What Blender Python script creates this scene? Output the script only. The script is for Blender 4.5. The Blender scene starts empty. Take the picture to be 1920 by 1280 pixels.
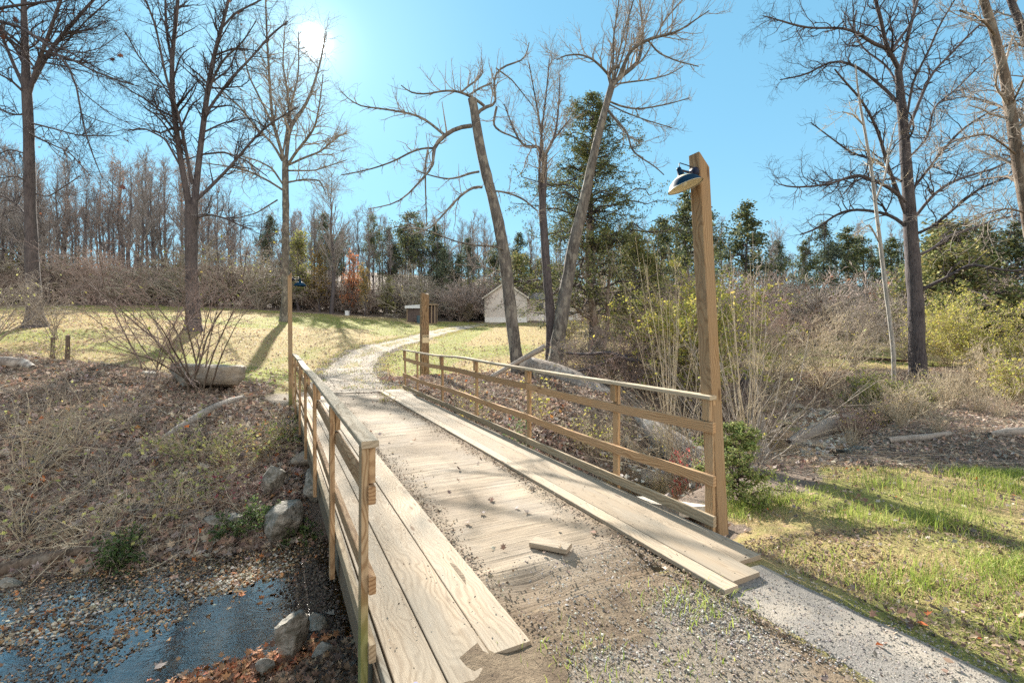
import bpy, math, random
import numpy as np
from mathutils import Vector, Matrix

random.seed(7)
rng = np.random.default_rng(11)
SC = bpy.context.scene
COL = SC.collection
F = 880.0            # focal length in pixels of the 1920 px wide photograph
CZ = 1.7             # camera height
R = math.radians

# ------------------------------------------------------------------ camera, world, sun, exposure
cam = bpy.data.cameras.new('camera')
cam.sensor_width = 36.0
cam.lens = 36.0 * F / 1920.0
cam.shift_y = -21.0 / 1920.0
cam.clip_end = 3000.0
cam.clip_start = 0.05
camo = bpy.data.objects.new('camera', cam)
camo.location = (0, 0, CZ)
camo.rotation_euler = (R(90), 0, 0)
COL.objects.link(camo)
SC.camera = camo

SUN_V = Vector((-370.0, 880.0, 539.0)).normalized()      # towards the sun
SUN_EL = math.asin(SUN_V.z)
SUN_AZ = math.atan2(SUN_V.x, SUN_V.y)                    # clockwise-from-+Y is +x

w = bpy.data.worlds.new('World')
SC.world = w
w.use_nodes = True
nt = w.node_tree
nt.nodes.clear()
wo = nt.nodes.new('ShaderNodeOutputWorld')
bg = nt.nodes.new('ShaderNodeBackground')
sky = nt.nodes.new('ShaderNodeTexSky')
sky.sky_type = 'NISHITA'
sky.sun_disc = False
sky.sun_elevation = SUN_EL
sky.sun_rotation = SUN_AZ
sky.altitude = 200
sky.air_density = 1.0
sky.dust_density = 0.25
sky.ozone_density = 2.0
hs = nt.nodes.new('ShaderNodeHueSaturation')
hs.inputs['Saturation'].default_value = 1.0
hs.inputs['Value'].default_value = 1.0
gm = nt.nodes.new('ShaderNodeGamma')
gm.inputs[1].default_value = 0.35
mulc = nt.nodes.new('ShaderNodeMix'); mulc.data_type = 'RGBA'; mulc.blend_type = 'MULTIPLY'
mulc.inputs[0].default_value = 1.0
mulc.inputs[7].default_value = (0.86, 1.72, 2.12, 1)
nt.links.new(sky.outputs[0], gm.inputs[0])
nt.links.new(gm.outputs[0], hs.inputs['Color'])
nt.links.new(hs.outputs[0], mulc.inputs[6])
# the bright aureole of the air close round the sun
geo = nt.nodes.new('ShaderNodeTexCoord')
dot = nt.nodes.new('ShaderNodeVectorMath'); dot.operation = 'DOT_PRODUCT'
nt.links.new(geo.outputs['Generated'], dot.inputs[0])
dot.inputs[1].default_value = tuple(SUN_V)
def wmath(op, a, b=None):
    n = nt.nodes.new('ShaderNodeMath'); n.operation = op
    for i, v in enumerate((a, b)):
        if v is None: continue
        if isinstance(v, (int, float)): n.inputs[i].default_value = v
        else: nt.links.new(v, n.inputs[i])
    return n.outputs[0]
mx = wmath('MAXIMUM', dot.outputs['Value'], 0.0)
aur = wmath('MULTIPLY', wmath('POWER', mx, 7000.0), 18.0)
aur = wmath('ADD', aur, wmath('MULTIPLY', wmath('POWER', mx, 600.0), 1.4))
aur = wmath('ADD', aur, wmath('MULTIPLY', wmath('POWER', mx, 40.0), 0.45))
ac = nt.nodes.new('ShaderNodeMix'); ac.data_type = 'RGBA'; ac.blend_type = 'MIX'
emi = nt.nodes.new('ShaderNodeVectorMath'); emi.operation = 'SCALE'
emi.inputs[0].default_value = (1.0, 0.98, 0.94)
nt.links.new(aur, emi.inputs['Scale'])
addv = nt.nodes.new('ShaderNodeVectorMath'); addv.operation = 'ADD'
# white fill added to the sky behind the camera, lighting the sides facing it
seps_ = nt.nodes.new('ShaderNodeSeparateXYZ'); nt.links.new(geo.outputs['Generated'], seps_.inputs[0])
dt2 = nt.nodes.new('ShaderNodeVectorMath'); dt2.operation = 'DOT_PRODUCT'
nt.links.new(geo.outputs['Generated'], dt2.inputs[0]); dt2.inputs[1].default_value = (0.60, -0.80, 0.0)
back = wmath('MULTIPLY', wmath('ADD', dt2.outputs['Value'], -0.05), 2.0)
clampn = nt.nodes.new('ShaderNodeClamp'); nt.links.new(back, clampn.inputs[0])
back_fill = nt.nodes.new('ShaderNodeMix'); back_fill.data_type = 'RGBA'
nt.links.new(clampn.outputs[0], back_fill.inputs[0]); nt.links.new(mulc.outputs[2], back_fill.inputs[6]); back_fill.inputs[7].default_value = (7.0, 6.8, 6.5, 1)
hor = wmath('POWER', wmath('SUBTRACT', 1.0, wmath('MAXIMUM', seps_.outputs['Z'], 0.0)), 6.0)
hv_ = nt.nodes.new('ShaderNodeVectorMath'); hv_.operation = 'SCALE'; hv_.inputs[0].default_value = (0.9, 0.42, 0.1); nt.links.new(hor, hv_.inputs['Scale'])
ha_ = nt.nodes.new('ShaderNodeVectorMath'); ha_.operation = 'ADD'; nt.links.new(back_fill.outputs[2], ha_.inputs[0]); nt.links.new(hv_.outputs[0], ha_.inputs[1])
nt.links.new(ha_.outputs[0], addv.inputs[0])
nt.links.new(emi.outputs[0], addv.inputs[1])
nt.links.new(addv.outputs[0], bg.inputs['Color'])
bg.inputs['Strength'].default_value = 0.076
nt.links.new(bg.outputs[0], wo.inputs['Surface'])
nt.nodes.remove(ac)

sl = bpy.data.lights.new('sun', 'SUN')
sl.energy = 5.0
sl.angle = R(0.5)
sl.color = (1.0, 0.93, 0.82)
so = bpy.data.objects.new('sun', sl)
so.rotation_euler = (-SUN_V).to_track_quat('-Z', 'Y').to_euler()
so.location = (0, 0, 50)
COL.objects.link(so)

SC.view_settings.view_transform = 'Standard'
SC.view_settings.look = 'None'
SC.view_settings.gamma = 1.0
SC.view_settings.exposure = 1.78
SC.render.engine = 'CYCLES'
SC.cycles.use_denoising = False
SC.cycles.max_bounces = 6
SC.cycles.sample_clamp_direct = 12.0
SC.cycles.diffuse_bounces = 4
SC.cycles.transparent_max_bounces = 8
SC.cycles.caustics_reflective = False
SC.cycles.caustics_refractive = False

# ------------------------------------------------------------------ materials
MATS = {}
class NT:
    def __init__(s, name, rough=0.8, spec=0.3):
        m = bpy.data.materials.new(name); m.use_nodes = True
        s.m = m; s.t = m.node_tree; s.t.nodes.clear()
        s.out = s.t.nodes.new('ShaderNodeOutputMaterial')
        s.b = s.t.nodes.new('ShaderNodeBsdfPrincipled')
        s.b.inputs['Roughness'].default_value = rough
        s.b.inputs['Specular IOR Level'].default_value = spec
        s.t.links.new(s.b.outputs[0], s.out.inputs[0])
        MATS[name] = m
    def n(s, kind, **kw):
        nd = s.t.nodes.new(kind)
        for k, v in kw.items(): setattr(nd, k, v)
        return nd
    def link(s, a, b): s.t.links.new(a, b)
    def setin(s, sock, v):
        if hasattr(v, 'links') or isinstance(v, bpy.types.NodeSocket): s.link(v, sock)
        else: sock.default_value = v
    def coord(s, which='Object', scale=(1, 1, 1), loc=(0, 0, 0), rnd=0.0):
        tc = s.n('ShaderNodeTexCoord'); mp = s.n('ShaderNodeMapping')
        s.link(tc.outputs[which], mp.inputs[0])
        mp.inputs['Scale'].default_value = scale
        mp.inputs['Location'].default_value = loc
        if rnd:
            oi = s.n('ShaderNodeObjectInfo')
            cm = s.n('ShaderNodeVectorMath', operation='SCALE')
            cm.inputs[0].default_value = (rnd, rnd * 0.37, rnd * 0.71)
            s.link(oi.outputs['Random'], cm.inputs['Scale'])
            s.link(cm.outputs[0], mp.inputs['Location'])
        return mp.outputs[0]
    def noise(s, vec, scale=5, detail=4, rough=0.6, dist=0.0):
        nd = s.n('ShaderNodeTexNoise')
        if vec is not None: s.link(vec, nd.inputs['Vector'])
        nd.inputs['Scale'].default_value = scale
        nd.inputs['Detail'].default_value = detail
        nd.inputs['Roughness'].default_value = rough
        nd.inputs['Distortion'].default_value = dist
        return nd.outputs['Fac']
    def ramp(s, fac, stops, interp='LINEAR'):
        nd = s.n('ShaderNodeValToRGB'); nd.color_ramp.interpolation = interp
        e = nd.color_ramp.elements
        while len(e) < len(stops): e.new(0.5)
        for i, (p, c) in enumerate(stops):
            e[i].position = p
            if isinstance(c, (int, float)): c = (c, c, c)
            e[i].color = (c[0], c[1], c[2], 1)
        s.link(fac, nd.inputs[0])
        return nd.outputs[0]
    def mix(s, fac, a, b, blend='MIX'):
        nd = s.n('ShaderNodeMix', data_type='RGBA', blend_type=blend)
        for i, v in ((0, fac), (6, a), (7, b)):
            if isinstance(v, bpy.types.NodeSocket): s.link(v, nd.inputs[i])
            else:
                if i and isinstance(v, tuple) and len(v) == 3: v = (*v, 1)
                nd.inputs[i].default_value = v
        return nd.outputs[2]
    def math(s, op, a, b=0.0, c=None, clamp=False):
        nd = s.n('ShaderNodeMath', operation=op); nd.use_clamp = clamp
        for i, v in enumerate((a, b, c)):
            if v is None: continue
            if isinstance(v, bpy.types.NodeSocket): s.link(v, nd.inputs[i])
            else: nd.inputs[i].default_value = v
        return nd.outputs[0]
    def attr(s, name):
        nd = s.n('ShaderNodeAttribute'); nd.attribute_name = name
        return nd
    def color(s, c):
        if isinstance(c, tuple): s.b.inputs['Base Color'].default_value = (*c, 1)
        else: s.link(c, s.b.inputs['Base Color'])
    def bump(s, h, strength=0.4, dist=0.02):
        nd = s.n('ShaderNodeBump')
        nd.inputs['Strength'].default_value = strength
        nd.inputs['Distance'].default_value = dist
        s.link(h, nd.inputs['Height'])
        s.link(nd.outputs[0], s.b.inputs['Normal'])

def wood(name, light, dark, grey, greyamt, ringscale=16, foot=None):
    """weathered sawn lumber; the length of the board is its own x axis"""
    k = NT(name, 0.8, 0.12)
    v = k.coord('Object', (0.10, 1, 1), rnd=3.0)
    big = k.coord('Object', (1.5, 3.5, 3.5), rnd=9.0)
    # wander of the rings along the length
    nd = k.n('ShaderNodeTexNoise'); k.link(big, nd.inputs['Vector']); nd.inputs['Scale'].default_value = 1.1
    nd.inputs['Detail'].default_value = 2.5
    sub = k.n('ShaderNodeVectorMath', operation='SUBTRACT'); k.link(nd.outputs['Color'], sub.inputs[0]); sub.inputs[1].default_value = (.5, .5, .5)
    sc_ = k.n('ShaderNodeVectorMath', operation='MULTIPLY'); k.link(sub.outputs[0], sc_.inputs[0]); sc_.inputs[1].default_value = (0, .12, .20)
    ad = k.n('ShaderNodeVectorMath', operation='ADD'); k.link(v, ad.inputs[0]); k.link(sc_.outputs[0], ad.inputs[1])
    wv = k.n('ShaderNodeTexWave', wave_type='RINGS', rings_direction='X', wave_profile='SIN')
    k.link(ad.outputs[0], wv.inputs['Vector'])
    wv.inputs['Scale'].default_value = ringscale
    wv.inputs['Distortion'].default_value = 1.2
    wv.inputs['Detail'].default_value = 2.0
    wv.inputs['Detail Scale'].default_value = 1.5
    ring = k.ramp(wv.outputs['Fac'], [(0.0, 0.0), (0.5, 0.15), (0.8, 0.75), (1.0, 1.0)])
    fine = k.noise(k.coord('Object', (3, 160, 160), rnd=5.0), 1.0, 3, 0.6)
    blot = k.noise(k.coord('Object', (1.3, 6, 6), rnd=7.0), 1.0, 4, 0.6)
    # knots
    vo = k.n('ShaderNodeTexVoronoi'); k.link(k.coord('Object', (1.7, 7, 7), rnd=4.0), vo.inputs['Vector']); vo.inputs['Scale'].default_value = 1.0
    knot = k.ramp(vo.outputs['Distance'], [(0.0, 1.0), (0.07, 0.9), (0.13, 0.0)])
    c = k.mix(ring, light, dark)
    c = k.mix(k.math('MULTIPLY', k.ramp(blot, [(0.35, 0.0), (0.7, 1.0)]), greyamt), c, grey)
    c = k.mix(k.math('MULTIPLY', k.ramp(fine, [(0.45, 0.0), (0.75, 1.0)]), 0.45), c, tuple(x * 0.55 for x in dark))
    c = k.mix(k.math('MULTIPLY', knot, 0.75), c, (0.09, 0.045, 0.025))
    oi = k.n('ShaderNodeObjectInfo')
    hv = k.n('ShaderNodeHueSaturation')
    k.link(k.math('MULTIPLY_ADD', oi.outputs['Random'], 0.35, 0.82), hv.inputs['Value'])
    hv.inputs['Saturation'].default_value = 1.0
    k.link(c, hv.inputs['Color'])
    c = hv.outputs[0]
    if foot:   # green algae low down in the damp
        pz = k.n('ShaderNodeSeparateXYZ'); g = k.n('ShaderNodeNewGeometry')
        k.link(g.outputs['Position'], pz.inputs[0])
        m = k.ramp(k.math('ADD', pz.outputs['Z'], k.math('MULTIPLY', blot, 0.25)), [(foot, 1.0), (foot + 0.3, 0.0)])
        c = k.mix(k.math('MULTIPLY', m, 0.7), c, (0.13, 0.17, 0.05))
    k.color(c)
    h = k.math('ADD', k.math('MULTIPLY', ring, 0.5), fine)
    k.bump(h, 0.35, 0.003)
    return k.m

wood('plank_wood', (0.385, 0.31, 0.225), (0.28, 0.215, 0.15), (0.31, 0.27, 0.215), 0.95, 20)
wood('post_wood', (0.42, 0.28, 0.155), (0.27, 0.16, 0.08), (0.33, 0.25, 0.17), 0.5, 18)
wood('old_post_wood', (0.42, 0.30, 0.18), (0.24, 0.14, 0.07), (0.30, 0.25, 0.17), 0.6, 22, foot=0.15)
wood('rail_wood', (0.43, 0.275, 0.15), (0.26, 0.145, 0.072), (0.33, 0.24, 0.155), 0.4, 15)
wood('cap_wood', (0.43, 0.35, 0.25), (0.28, 0.215, 0.14), (0.36, 0.32, 0.25), 0.7, 12)
wood('kick_rail_wood', (0.40, 0.305, 0.195), (0.24, 0.17, 0.10), (0.32, 0.27, 0.20), 0.6, 12)
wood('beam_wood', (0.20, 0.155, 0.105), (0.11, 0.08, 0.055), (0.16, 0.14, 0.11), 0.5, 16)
wood('fascia_wood', (0.30, 0.26, 0.20), (0.19, 0.155, 0.115), (0.26, 0.24, 0.21), 0.7, 16)
wood('timber_wood', (0.30, 0.20, 0.11), (0.12, 0.07, 0.035), (0.24, 0.19, 0.13), 0.5, 9)

def bark(name, a, b, vs=1.0, patch=None):
    k = NT(name, 0.9, 0.15)
    n1 = k.noise(k.coord('Object', (22 * vs, 22 * vs, 4 * vs)), 1.0, 4, 0.65, 0.4)
    n2 = k.noise(k.coord('Object', (1.5, 1.5, 1.0)), 1.0, 3, 0.5)
    c = k.mix(k.ramp(n1, [(0.35, 0.0), (0.65, 1.0)]), b, a)
    c = k.mix(k.math('MULTIPLY', k.ramp(n2, [(0.4, 0.0), (0.7, 1.0)]), 0.4), c, tuple(x * 1.35 for x in a))
    if patch:
        n3 = k.noise(k.coord('Object', (5, 5, 2.5)), 1.0, 3, 0.5)
        c = k.mix(k.math('MULTIPLY', k.ramp(n3, [(0.52, 0.0), (0.60, 1.0)]), 0.8), c, patch)
    k.color(c)
    k.bump(n1, 0.8, 0.03)
    return k.m
bark('dark_bark', (.115,.10,.10), (.035,.03,.034))
bark('brown_bark', (0.17, 0.13, 0.1), (0.05, 0.038, 0.03), patch=(0.22, 0.19, 0.155))
bark('grey_bark', (.16,.145,.13), (.05,.044,.04), patch=(0.24, 0.22, 0.185))
bark('pale_bark', (.38,.36,.33), (.20,.185,.165))
bark('log_bark', (0.31, 0.27, 0.235), (0.12, 0.1, 0.088), 1.3, patch=(0.45, 0.41, 0.36))
bark('drift_bark', (0.36, 0.32, 0.28), (0.15, 0.13, 0.11), 2.2)
bark('twig_dark', (.075,.062,.062), (.035,.03,.032))
bark('twig_grey', (0.38, 0.33, 0.28), (0.18, 0.15, 0.125))
bark('twig_tan', (0.52, 0.44, 0.32), (0.3, 0.24, 0.165))
bark('dead_twig', (.27,.23,.19), (.12,.10,.082))
bark('twig_rose', (0.36, 0.27, 0.235), (0.17, 0.12, 0.105))
bark('far_bark', (0.11, 0.095, 0.1), (0.055, 0.048, 0.052))
bark('thicket_rose', (0.46, 0.375, 0.33), (0.21, 0.17, 0.15))
bark('thicket_grey', (0.45, 0.40, 0.33), (0.21, 0.185, 0.15))
bark('far_twig', (.31,.28,.265), (.13,.12,.118))

def vcol(name, rough=0.7, spec=0.2, transl=0.0, val=1.0):
    """surface whose own colour varies from leaf to leaf or stone to stone (attribute 'Col')"""
    k = NT(name, rough, spec)
    a = k.attr('Col')
    k.link(a.outputs['Color'], k.b.inputs['Base Color'])
    if transl:
        t = k.n('ShaderNodeBsdfTranslucent'); k.link(a.outputs['Color'], t.inputs[0])
        mx_ = k.n('ShaderNodeMixShader'); mx_.inputs[0].default_value = transl
        k.link(k.b.outputs[0], mx_.inputs[1]); k.link(t.outputs[0], mx_.inputs[2])
        k.link(mx_.outputs[0], k.out.inputs[0])
    return k.m
vcol('leaf', 0.65, 0.25, 0.45)
vcol('litter', 0.75, 0.2, 0.2)
vcol('grass_blade', 0.6, 0.25, 0.45)
vcol('stone_chip', 0.85, 0.25)
vcol('needle', 0.7, 0.15, 0.25)

k = NT('rock', 0.85, 0.3)
n1 = k.noise(k.coord('Object', (3, 3, 5)), 1.0, 6, 0.65)
n2 = k.noise(k.coord('Object', (14, 14, 14)), 1.0, 4, 0.6)
c = k.mix(k.ramp(n1, [(0.35, 0.0), (0.65, 1.0)]), (0.13, 0.115, 0.095), (0.40, 0.37, 0.32))
c = k.mix(k.math('MULTIPLY', k.ramp(n2, [(0.45, 0.0), (0.62, 1.0)]), 0.7), c, (0.09, 0.085, 0.06))
k.color(c); k.bump(k.math('ADD', n1, n2), 0.8, 0.05)
k = NT('moss_rock', 0.9, 0.2)
n1 = k.noise(k.coord('Object', (4, 4, 4)), 1.0, 6, 0.65)
c = k.mix(k.ramp(n1, [(0.4, 0.0), (0.6, 1.0)]), (0.22, 0.21, 0.11), (0.30, 0.30, 0.10))
k.color(c); k.bump(n1, 0.8, 0.05)
k = NT('sandstone', 0.9, 0.2)
n1 = k.noise(k.coord('Object', (2.5, 2.5, 9)), 1.0, 6, 0.65, 0.5)
n2 = k.noise(k.coord('Object', (3, 3, 3)), 1.0, 4, 0.6)
c = k.mix(k.ramp(n1, [(0.35, 0.0), (0.65, 1.0)]), (0.19, 0.155, 0.12), (0.37, 0.32, 0.25))
c = k.mix(k.math('MULTIPLY', k.ramp(n2, [(0.5, 0.0), (0.65, 1.0)]), 0.7), c, (0.22, 0.21, 0.20))
k.color(c); k.bump(n1, 0.9, 0.05)

k = NT('deck', 0.9, 0.2)
pa = k.coord('Object', (1, 1, 1))
st = k.noise(k.coord('Object', (9, 0.8, 1)), 1.0, 5, 0.6, 0.1)
sp = k.noise(pa, 60, 4, 0.7)
bl = k.noise(pa, 1.6, 4, 0.6)
ln = k.noise(k.coord('Object', (55, 1.6, 1)), 1.0, 3, 0.5, 0.05)
a = k.attr('dirt')
c = k.mix(k.ramp(st, [(0.38, 0.0), (0.62, 1.0)]), (0.22, 0.18, 0.135), (0.35, 0.285, 0.21))
c = k.mix(k.math('MULTIPLY', k.ramp(ln, [(0.5, 0.0), (0.66, 1.0)]), 0.4), c, (0.15, 0.115, 0.08))
c = k.mix(k.math('MULTIPLY', k.ramp(bl, [(0.45, 0.0), (0.65, 1.0)]), 0.45), c, (0.28, 0.25, 0.215))
c = k.mix(k.math('MULTIPLY', a.outputs['Fac'], k.ramp(sp, [(0.3, 0.5), (0.6, 1.0)])), c, (0.13, 0.09, 0.055))
c = k.mix(k.math('MULTIPLY', k.ramp(sp, [(0.55, 0.0), (0.7, 1.0)]), 0.5), c, (0.17, 0.14, 0.11))
k.color(c)
k.bump(k.math('ADD', k.math('MULTIPLY', sp, 0.8), k.math('SUBTRACT', st, k.math('MULTIPLY', ln, 1.2))), 0.6, 0.012)

k = NT('ground', 0.95, 0.1)
pa = k.coord('Object', (1, 1, 1))
g = k.attr('grass').outputs['Fac']; dry = k.attr('dry').outputs['Fac']; lit = k.attr('litter').outputs['Fac']
gra = k.attr('gravel').outputs['Fac']; wet = k.attr('wet').outputs['Fac']
nf = k.noise(pa, 45, 5, 0.7); nm = k.noise(pa, 6, 5, 0.65); nl = k.noise(pa, 0.6, 4, 0.6); nvf = k.noise(pa, 140, 3, 0.7)
soil = k.mix(k.ramp(nm, [(0.35, 0.0), (0.65, 1.0)]), (0.15, 0.112, 0.08), (0.27, 0.21, 0.145))
soil = k.mix(k.math('MULTIPLY', k.ramp(nf, [(0.5, 0.0), (0.65, 1.0)]), 0.6), soil, (0.11, 0.08, 0.055))
green = k.mix(k.ramp(nf, [(0.35, 0.0), (0.65, 1.0)]), (0.12, 0.125, 0.04), (0.32, 0.31, 0.10))
green = k.mix(k.math('MULTIPLY', k.ramp(nm, [(0.5, 0.0), (0.7, 1.0)]), 0.5), green, (0.34, 0.28, 0.12))
straw = k.mix(k.ramp(nf, [(0.3, 0.0), (0.6, 1.0)]), (0.17, 0.11, 0.06), (0.38, 0.285, 0.155))
straw = k.mix(k.math('MULTIPLY', k.ramp(nm, [(0.42, 0.0), (0.58, 1.0)]), 0.55), straw, (0.27, 0.26, 0.085))
leafc = k.mix(k.ramp(nf, [(0.35, 0.0), (0.65, 1.0)]), (0.09, 0.068, 0.055), (0.27, 0.21, 0.165))
leafc = k.mix(k.math('MULTIPLY', k.ramp(nm, [(0.5, 0.0), (0.65, 1.0)]), 0.5), leafc, (0.17, 0.145, 0.125))
gr = k.mix(k.ramp(nvf, [(0.35, 0.0), (0.65, 1.0)]), (0.14, 0.115, 0.09), (0.30, 0.26, 0.215))
gr = k.mix(k.math('MULTIPLY', k.ramp(nm, [(0.45, 0.0), (0.65, 1.0)]), 0.5), gr, (0.30, 0.25, 0.19))
def soft(f, nn, w_=0.35):   # ragged border of a patch
    return k.math('ADD', k.math('MULTIPLY', k.math('SUBTRACT', nn, 0.5), w_ * 2), f)
c = soil
c = k.mix(k.ramp(soft(g, nm, 0.4), [(0.35, 0.0), (0.6, 1.0)]), c, green)
c = k.mix(k.ramp(soft(dry, nm, 0.5), [(0.35, 0.0), (0.65, 1.0)]), c, straw)
c = k.mix(k.ramp(soft(lit, nm, 0.4), [(0.35, 0.0), (0.6, 1.0)]), c, leafc)
c = k.mix(k.ramp(soft(gra, nm, 0.3), [(0.35, 0.0), (0.6, 1.0)]), c, gr)
bed = k.mix(k.ramp(nm, [(0.4, 0.0), (0.62, 1.0)]), (0.12, 0.07, 0.035), (0.66, 0.34, 0.11))
bed = k.mix(k.ramp(nf, [(0.5, 0.0), (0.7, 1.0)]), bed, (0.24, 0.17, 0.10))
c = k.mix(k.ramp(wet, [(0.4, 0.0), (0.6, 1.0)]), c, bed)
k.color(c)
k.bump(k.math('ADD', k.math('MULTIPLY', nf, 0.7), nm), 0.9, 0.05)

k = NT('driveway', 0.95, 0.1)
pa = k.coord('Object', (1, 1, 1))
nvf = k.noise(pa, 90, 3, 0.7); nm = k.noise(pa, 3, 4, 0.6)
c = k.mix(k.ramp(nvf, [(0.35, 0.0), (0.65, 1.0)]), (0.22, 0.185, 0.15), (0.44, 0.39, 0.325))
c = k.mix(k.math('MULTIPLY', k.ramp(nm, [(0.45, 0.0), (0.65, 1.0)]), 0.5), c, (0.28, 0.22, 0.155))
tr = k.attr('mid').outputs['Fac']
c = k.mix(k.ramp(k.math('ADD', tr, k.math('MULTIPLY', k.math('SUBTRACT', nm, 0.5), 0.8)), [(0.45, 0.0), (0.75, 1.0)]), c, (0.30, 0.25, 0.12))
k.color(c); k.bump(nvf, 0.6, 0.02)

k = NT('path', 0.9, 0.2)
pa = k.coord('Object', (1, 1, 1))
vo = k.n('ShaderNodeTexVoronoi'); k.link(pa, vo.inputs['Vector']); vo.inputs['Scale'].default_value = 140
nm = k.noise(pa, 2.5, 4, 0.6); nf = k.noise(pa, 120, 3, 0.7)
c = k.mix(k.ramp(nf, [(0.3, 0.0), (0.7, 1.0)]), (0.11, 0.10, 0.092), (0.28, 0.26, 0.235))
c = k.mix(k.ramp(vo.outputs['Distance'], [(0.35, 0.0), (0.8, 0.55)]), c, (0.12, 0.11, 0.10))
c = k.mix(k.math('MULTIPLY', k.ramp(nm, [(0.45, 0.0), (0.6, 1.0)]), 0.4), c, (0.42, 0.36, 0.28))
k.color(c)
k.bump(k.math('SUBTRACT', nf, k.math('MULTIPLY', vo.outputs['Distance'], .5)), 0.6, 0.008)

# creek water: clear shallow water, see-through with a mirror-like skin
k = NT('water', 0.03, 0.5)
pa = k.coord('Object', (1, 1, 1))
rp = k.noise(k.coord('Object', (5, 9, 5), ), 1.0, 3, 0.55, 0.8)
rp2 = k.noise(k.coord('Object', (22, 34, 20)), 1.0, 3, 0.6)
bp = k.n('ShaderNodeBump'); bp.inputs['Strength'].default_value = 0.13; bp.inputs['Distance'].default_value = 0.02
k.link(k.math('ADD', rp, k.math('MULTIPLY', rp2, 0.35)), bp.inputs['Height'])
fr = k.n('ShaderNodeFresnel'); fr.inputs['IOR'].default_value = 1.6; k.link(bp.outputs[0], fr.inputs['Normal'])
tr = k.n('ShaderNodeBsdfTransparent'); tr.inputs[0].default_value = (0.96, 0.88, 0.74, 1)
gl = k.n('ShaderNodeBsdfGlossy'); gl.inputs['Roughness'].default_value = 0.02; gl.inputs[0].default_value = (1, 1, 1, 1)
k.link(bp.outputs[0], gl.inputs['Normal'])
ms = k.n('ShaderNodeMixShader')
k.link(k.math('MULTIPLY', fr.outputs[0], 2.3, clamp=True), ms.inputs[0]); k.link(tr.outputs[0], ms.inputs[1]); k.link(gl.outputs[0], ms.inputs[2])
k.link(ms.outputs[0], k.out.inputs[0])

def plain(name, c, rough=0.7, spec=0.3, metal=0.0, nscale=20, var=0.25):
    k = NT(name, rough, spec)
    n1 = k.noise(k.coord('Object'), nscale, 4, 0.6)
    k.color(k.mix(k.ramp(n1, [(0.3, 0.0), (0.7, 1.0)]), tuple(x * (1 - var) for x in c), tuple(min(1, x * (1 + var)) for x in c)))
    k.b.inputs['Metallic'].default_value = metal
    k.bump(n1, 0.15, 0.005)
    return k.m
plain('lamp_enamel', (0.005, 0.026, 0.055), 0.55, 0.06)
plain('lamp_black', (0.010, 0.012, 0.03), 0.5, 0.25)
plain('lamp_inside', (0.74, 0.66, 0.47), 0.5, 0.3, var=0.06)
plain('bulb_glass', (0.7, 0.68, 0.6), 0.2, 0.5, var=0.03)
plain('sign_paint', (0.60, 0.50, 0.32), 0.6, var=0.12)
plain('sign_ink', (0.03, 0.028, 0.025), 0.6)
plain('nail', (0.06, 0.055, 0.05), 0.5)
plain('shed_wall', (0.10, 0.075, 0.07), 0.85, nscale=6)
plain('shed_trim', (0.30, 0.22, 0.15), 0.85, nscale=6)
plain('white_metal', (0.62, 0.64, 0.66), 0.5)
plain('siding', (0.66, 0.60, 0.55), 0.7, nscale=2, var=0.06)
plain('skirt_wall', (0.80, 0.78, 0.75), 0.7, nscale=2, var=0.06)
plain('roof_shingle', (0.15, 0.14, 0.14), 0.9, nscale=15)
plain('trim_white', (0.62, 0.58, 0.50), 0.6, var=0.05)
plain('window_glass', (0.05, 0.06, 0.075), 0.1, 0.6)
plain('pipe_rust', (0.10, 0.055, 0.035), 0.8)
plain('drum_blue', (0.06, 0.10, 0.12), 0.6)
plain('concrete', (0.40, 0.36, 0.30), 0.9, nscale=25)
plain('blue_cap', (0.03, 0.04, 0.35), 0.4)
M = MATS

# ------------------------------------------------------------------ mesh helpers
def build(name, V, Q=None, T=None, mat=None, parent=None, smooth=False, attrs=None, loc=None, rotz=0.0, mats=None, fmat=None):
    V = np.asarray(V, dtype=np.float32).reshape(-1, 3)
    me = bpy.data.meshes.new(name)
    Q = np.zeros((0, 4), int) if Q is None else np.asarray(Q, dtype=np.int32).reshape(-1, 4)
    T = np.zeros((0, 3), int) if T is None else np.asarray(T, dtype=np.int32).reshape(-1, 3)
    li = np.concatenate([Q.ravel(), T.ravel()]).astype(np.int32)
    ls = np.concatenate([np.arange(len(Q)) * 4, len(Q) * 4 + np.arange(len(T)) * 3]).astype(np.int32)
    me.vertices.add(len(V)); me.vertices.foreach_set('co', V.ravel())
    me.loops.add(len(li)); me.loops.foreach_set('vertex_index', li)
    me.polygons.add(len(ls)); me.polygons.foreach_set('loop_start', ls)
    me.polygons.foreach_set('use_smooth', np.full(len(ls), bool(smooth)))
    if attrs:
        for an, av in attrs.items():
            av = np.asarray(av, dtype=np.float32)
            if av.ndim == 2:
                at_ = me.attributes.new(an, 'FLOAT_COLOR', 'POINT')
                c4 = np.ones((len(V), 4), np.float32); c4[:, :3] = av[:, :3]
                at_.data.foreach_set('color', c4.ravel())
            else:
                at_ = me.attributes.new(an, 'FLOAT', 'POINT'); at_.data.foreach_set('value', av)
    if mats:
        for m_ in mats: me.materials.append(M[m_])
        if fmat is not None: me.polygons.foreach_set('material_index', np.asarray(fmat, dtype=np.int32))
    elif mat: me.materials.append(M[mat] if isinstance(mat, str) else mat)
    me.update(calc_edges=True)
    o = bpy.data.objects.new(name, me); COL.objects.link(o)
    if loc is not None: o.location = loc
    if rotz: o.rotation_euler = (0, 0, rotz)
    if parent is not None: o.parent = parent
    return o

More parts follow.
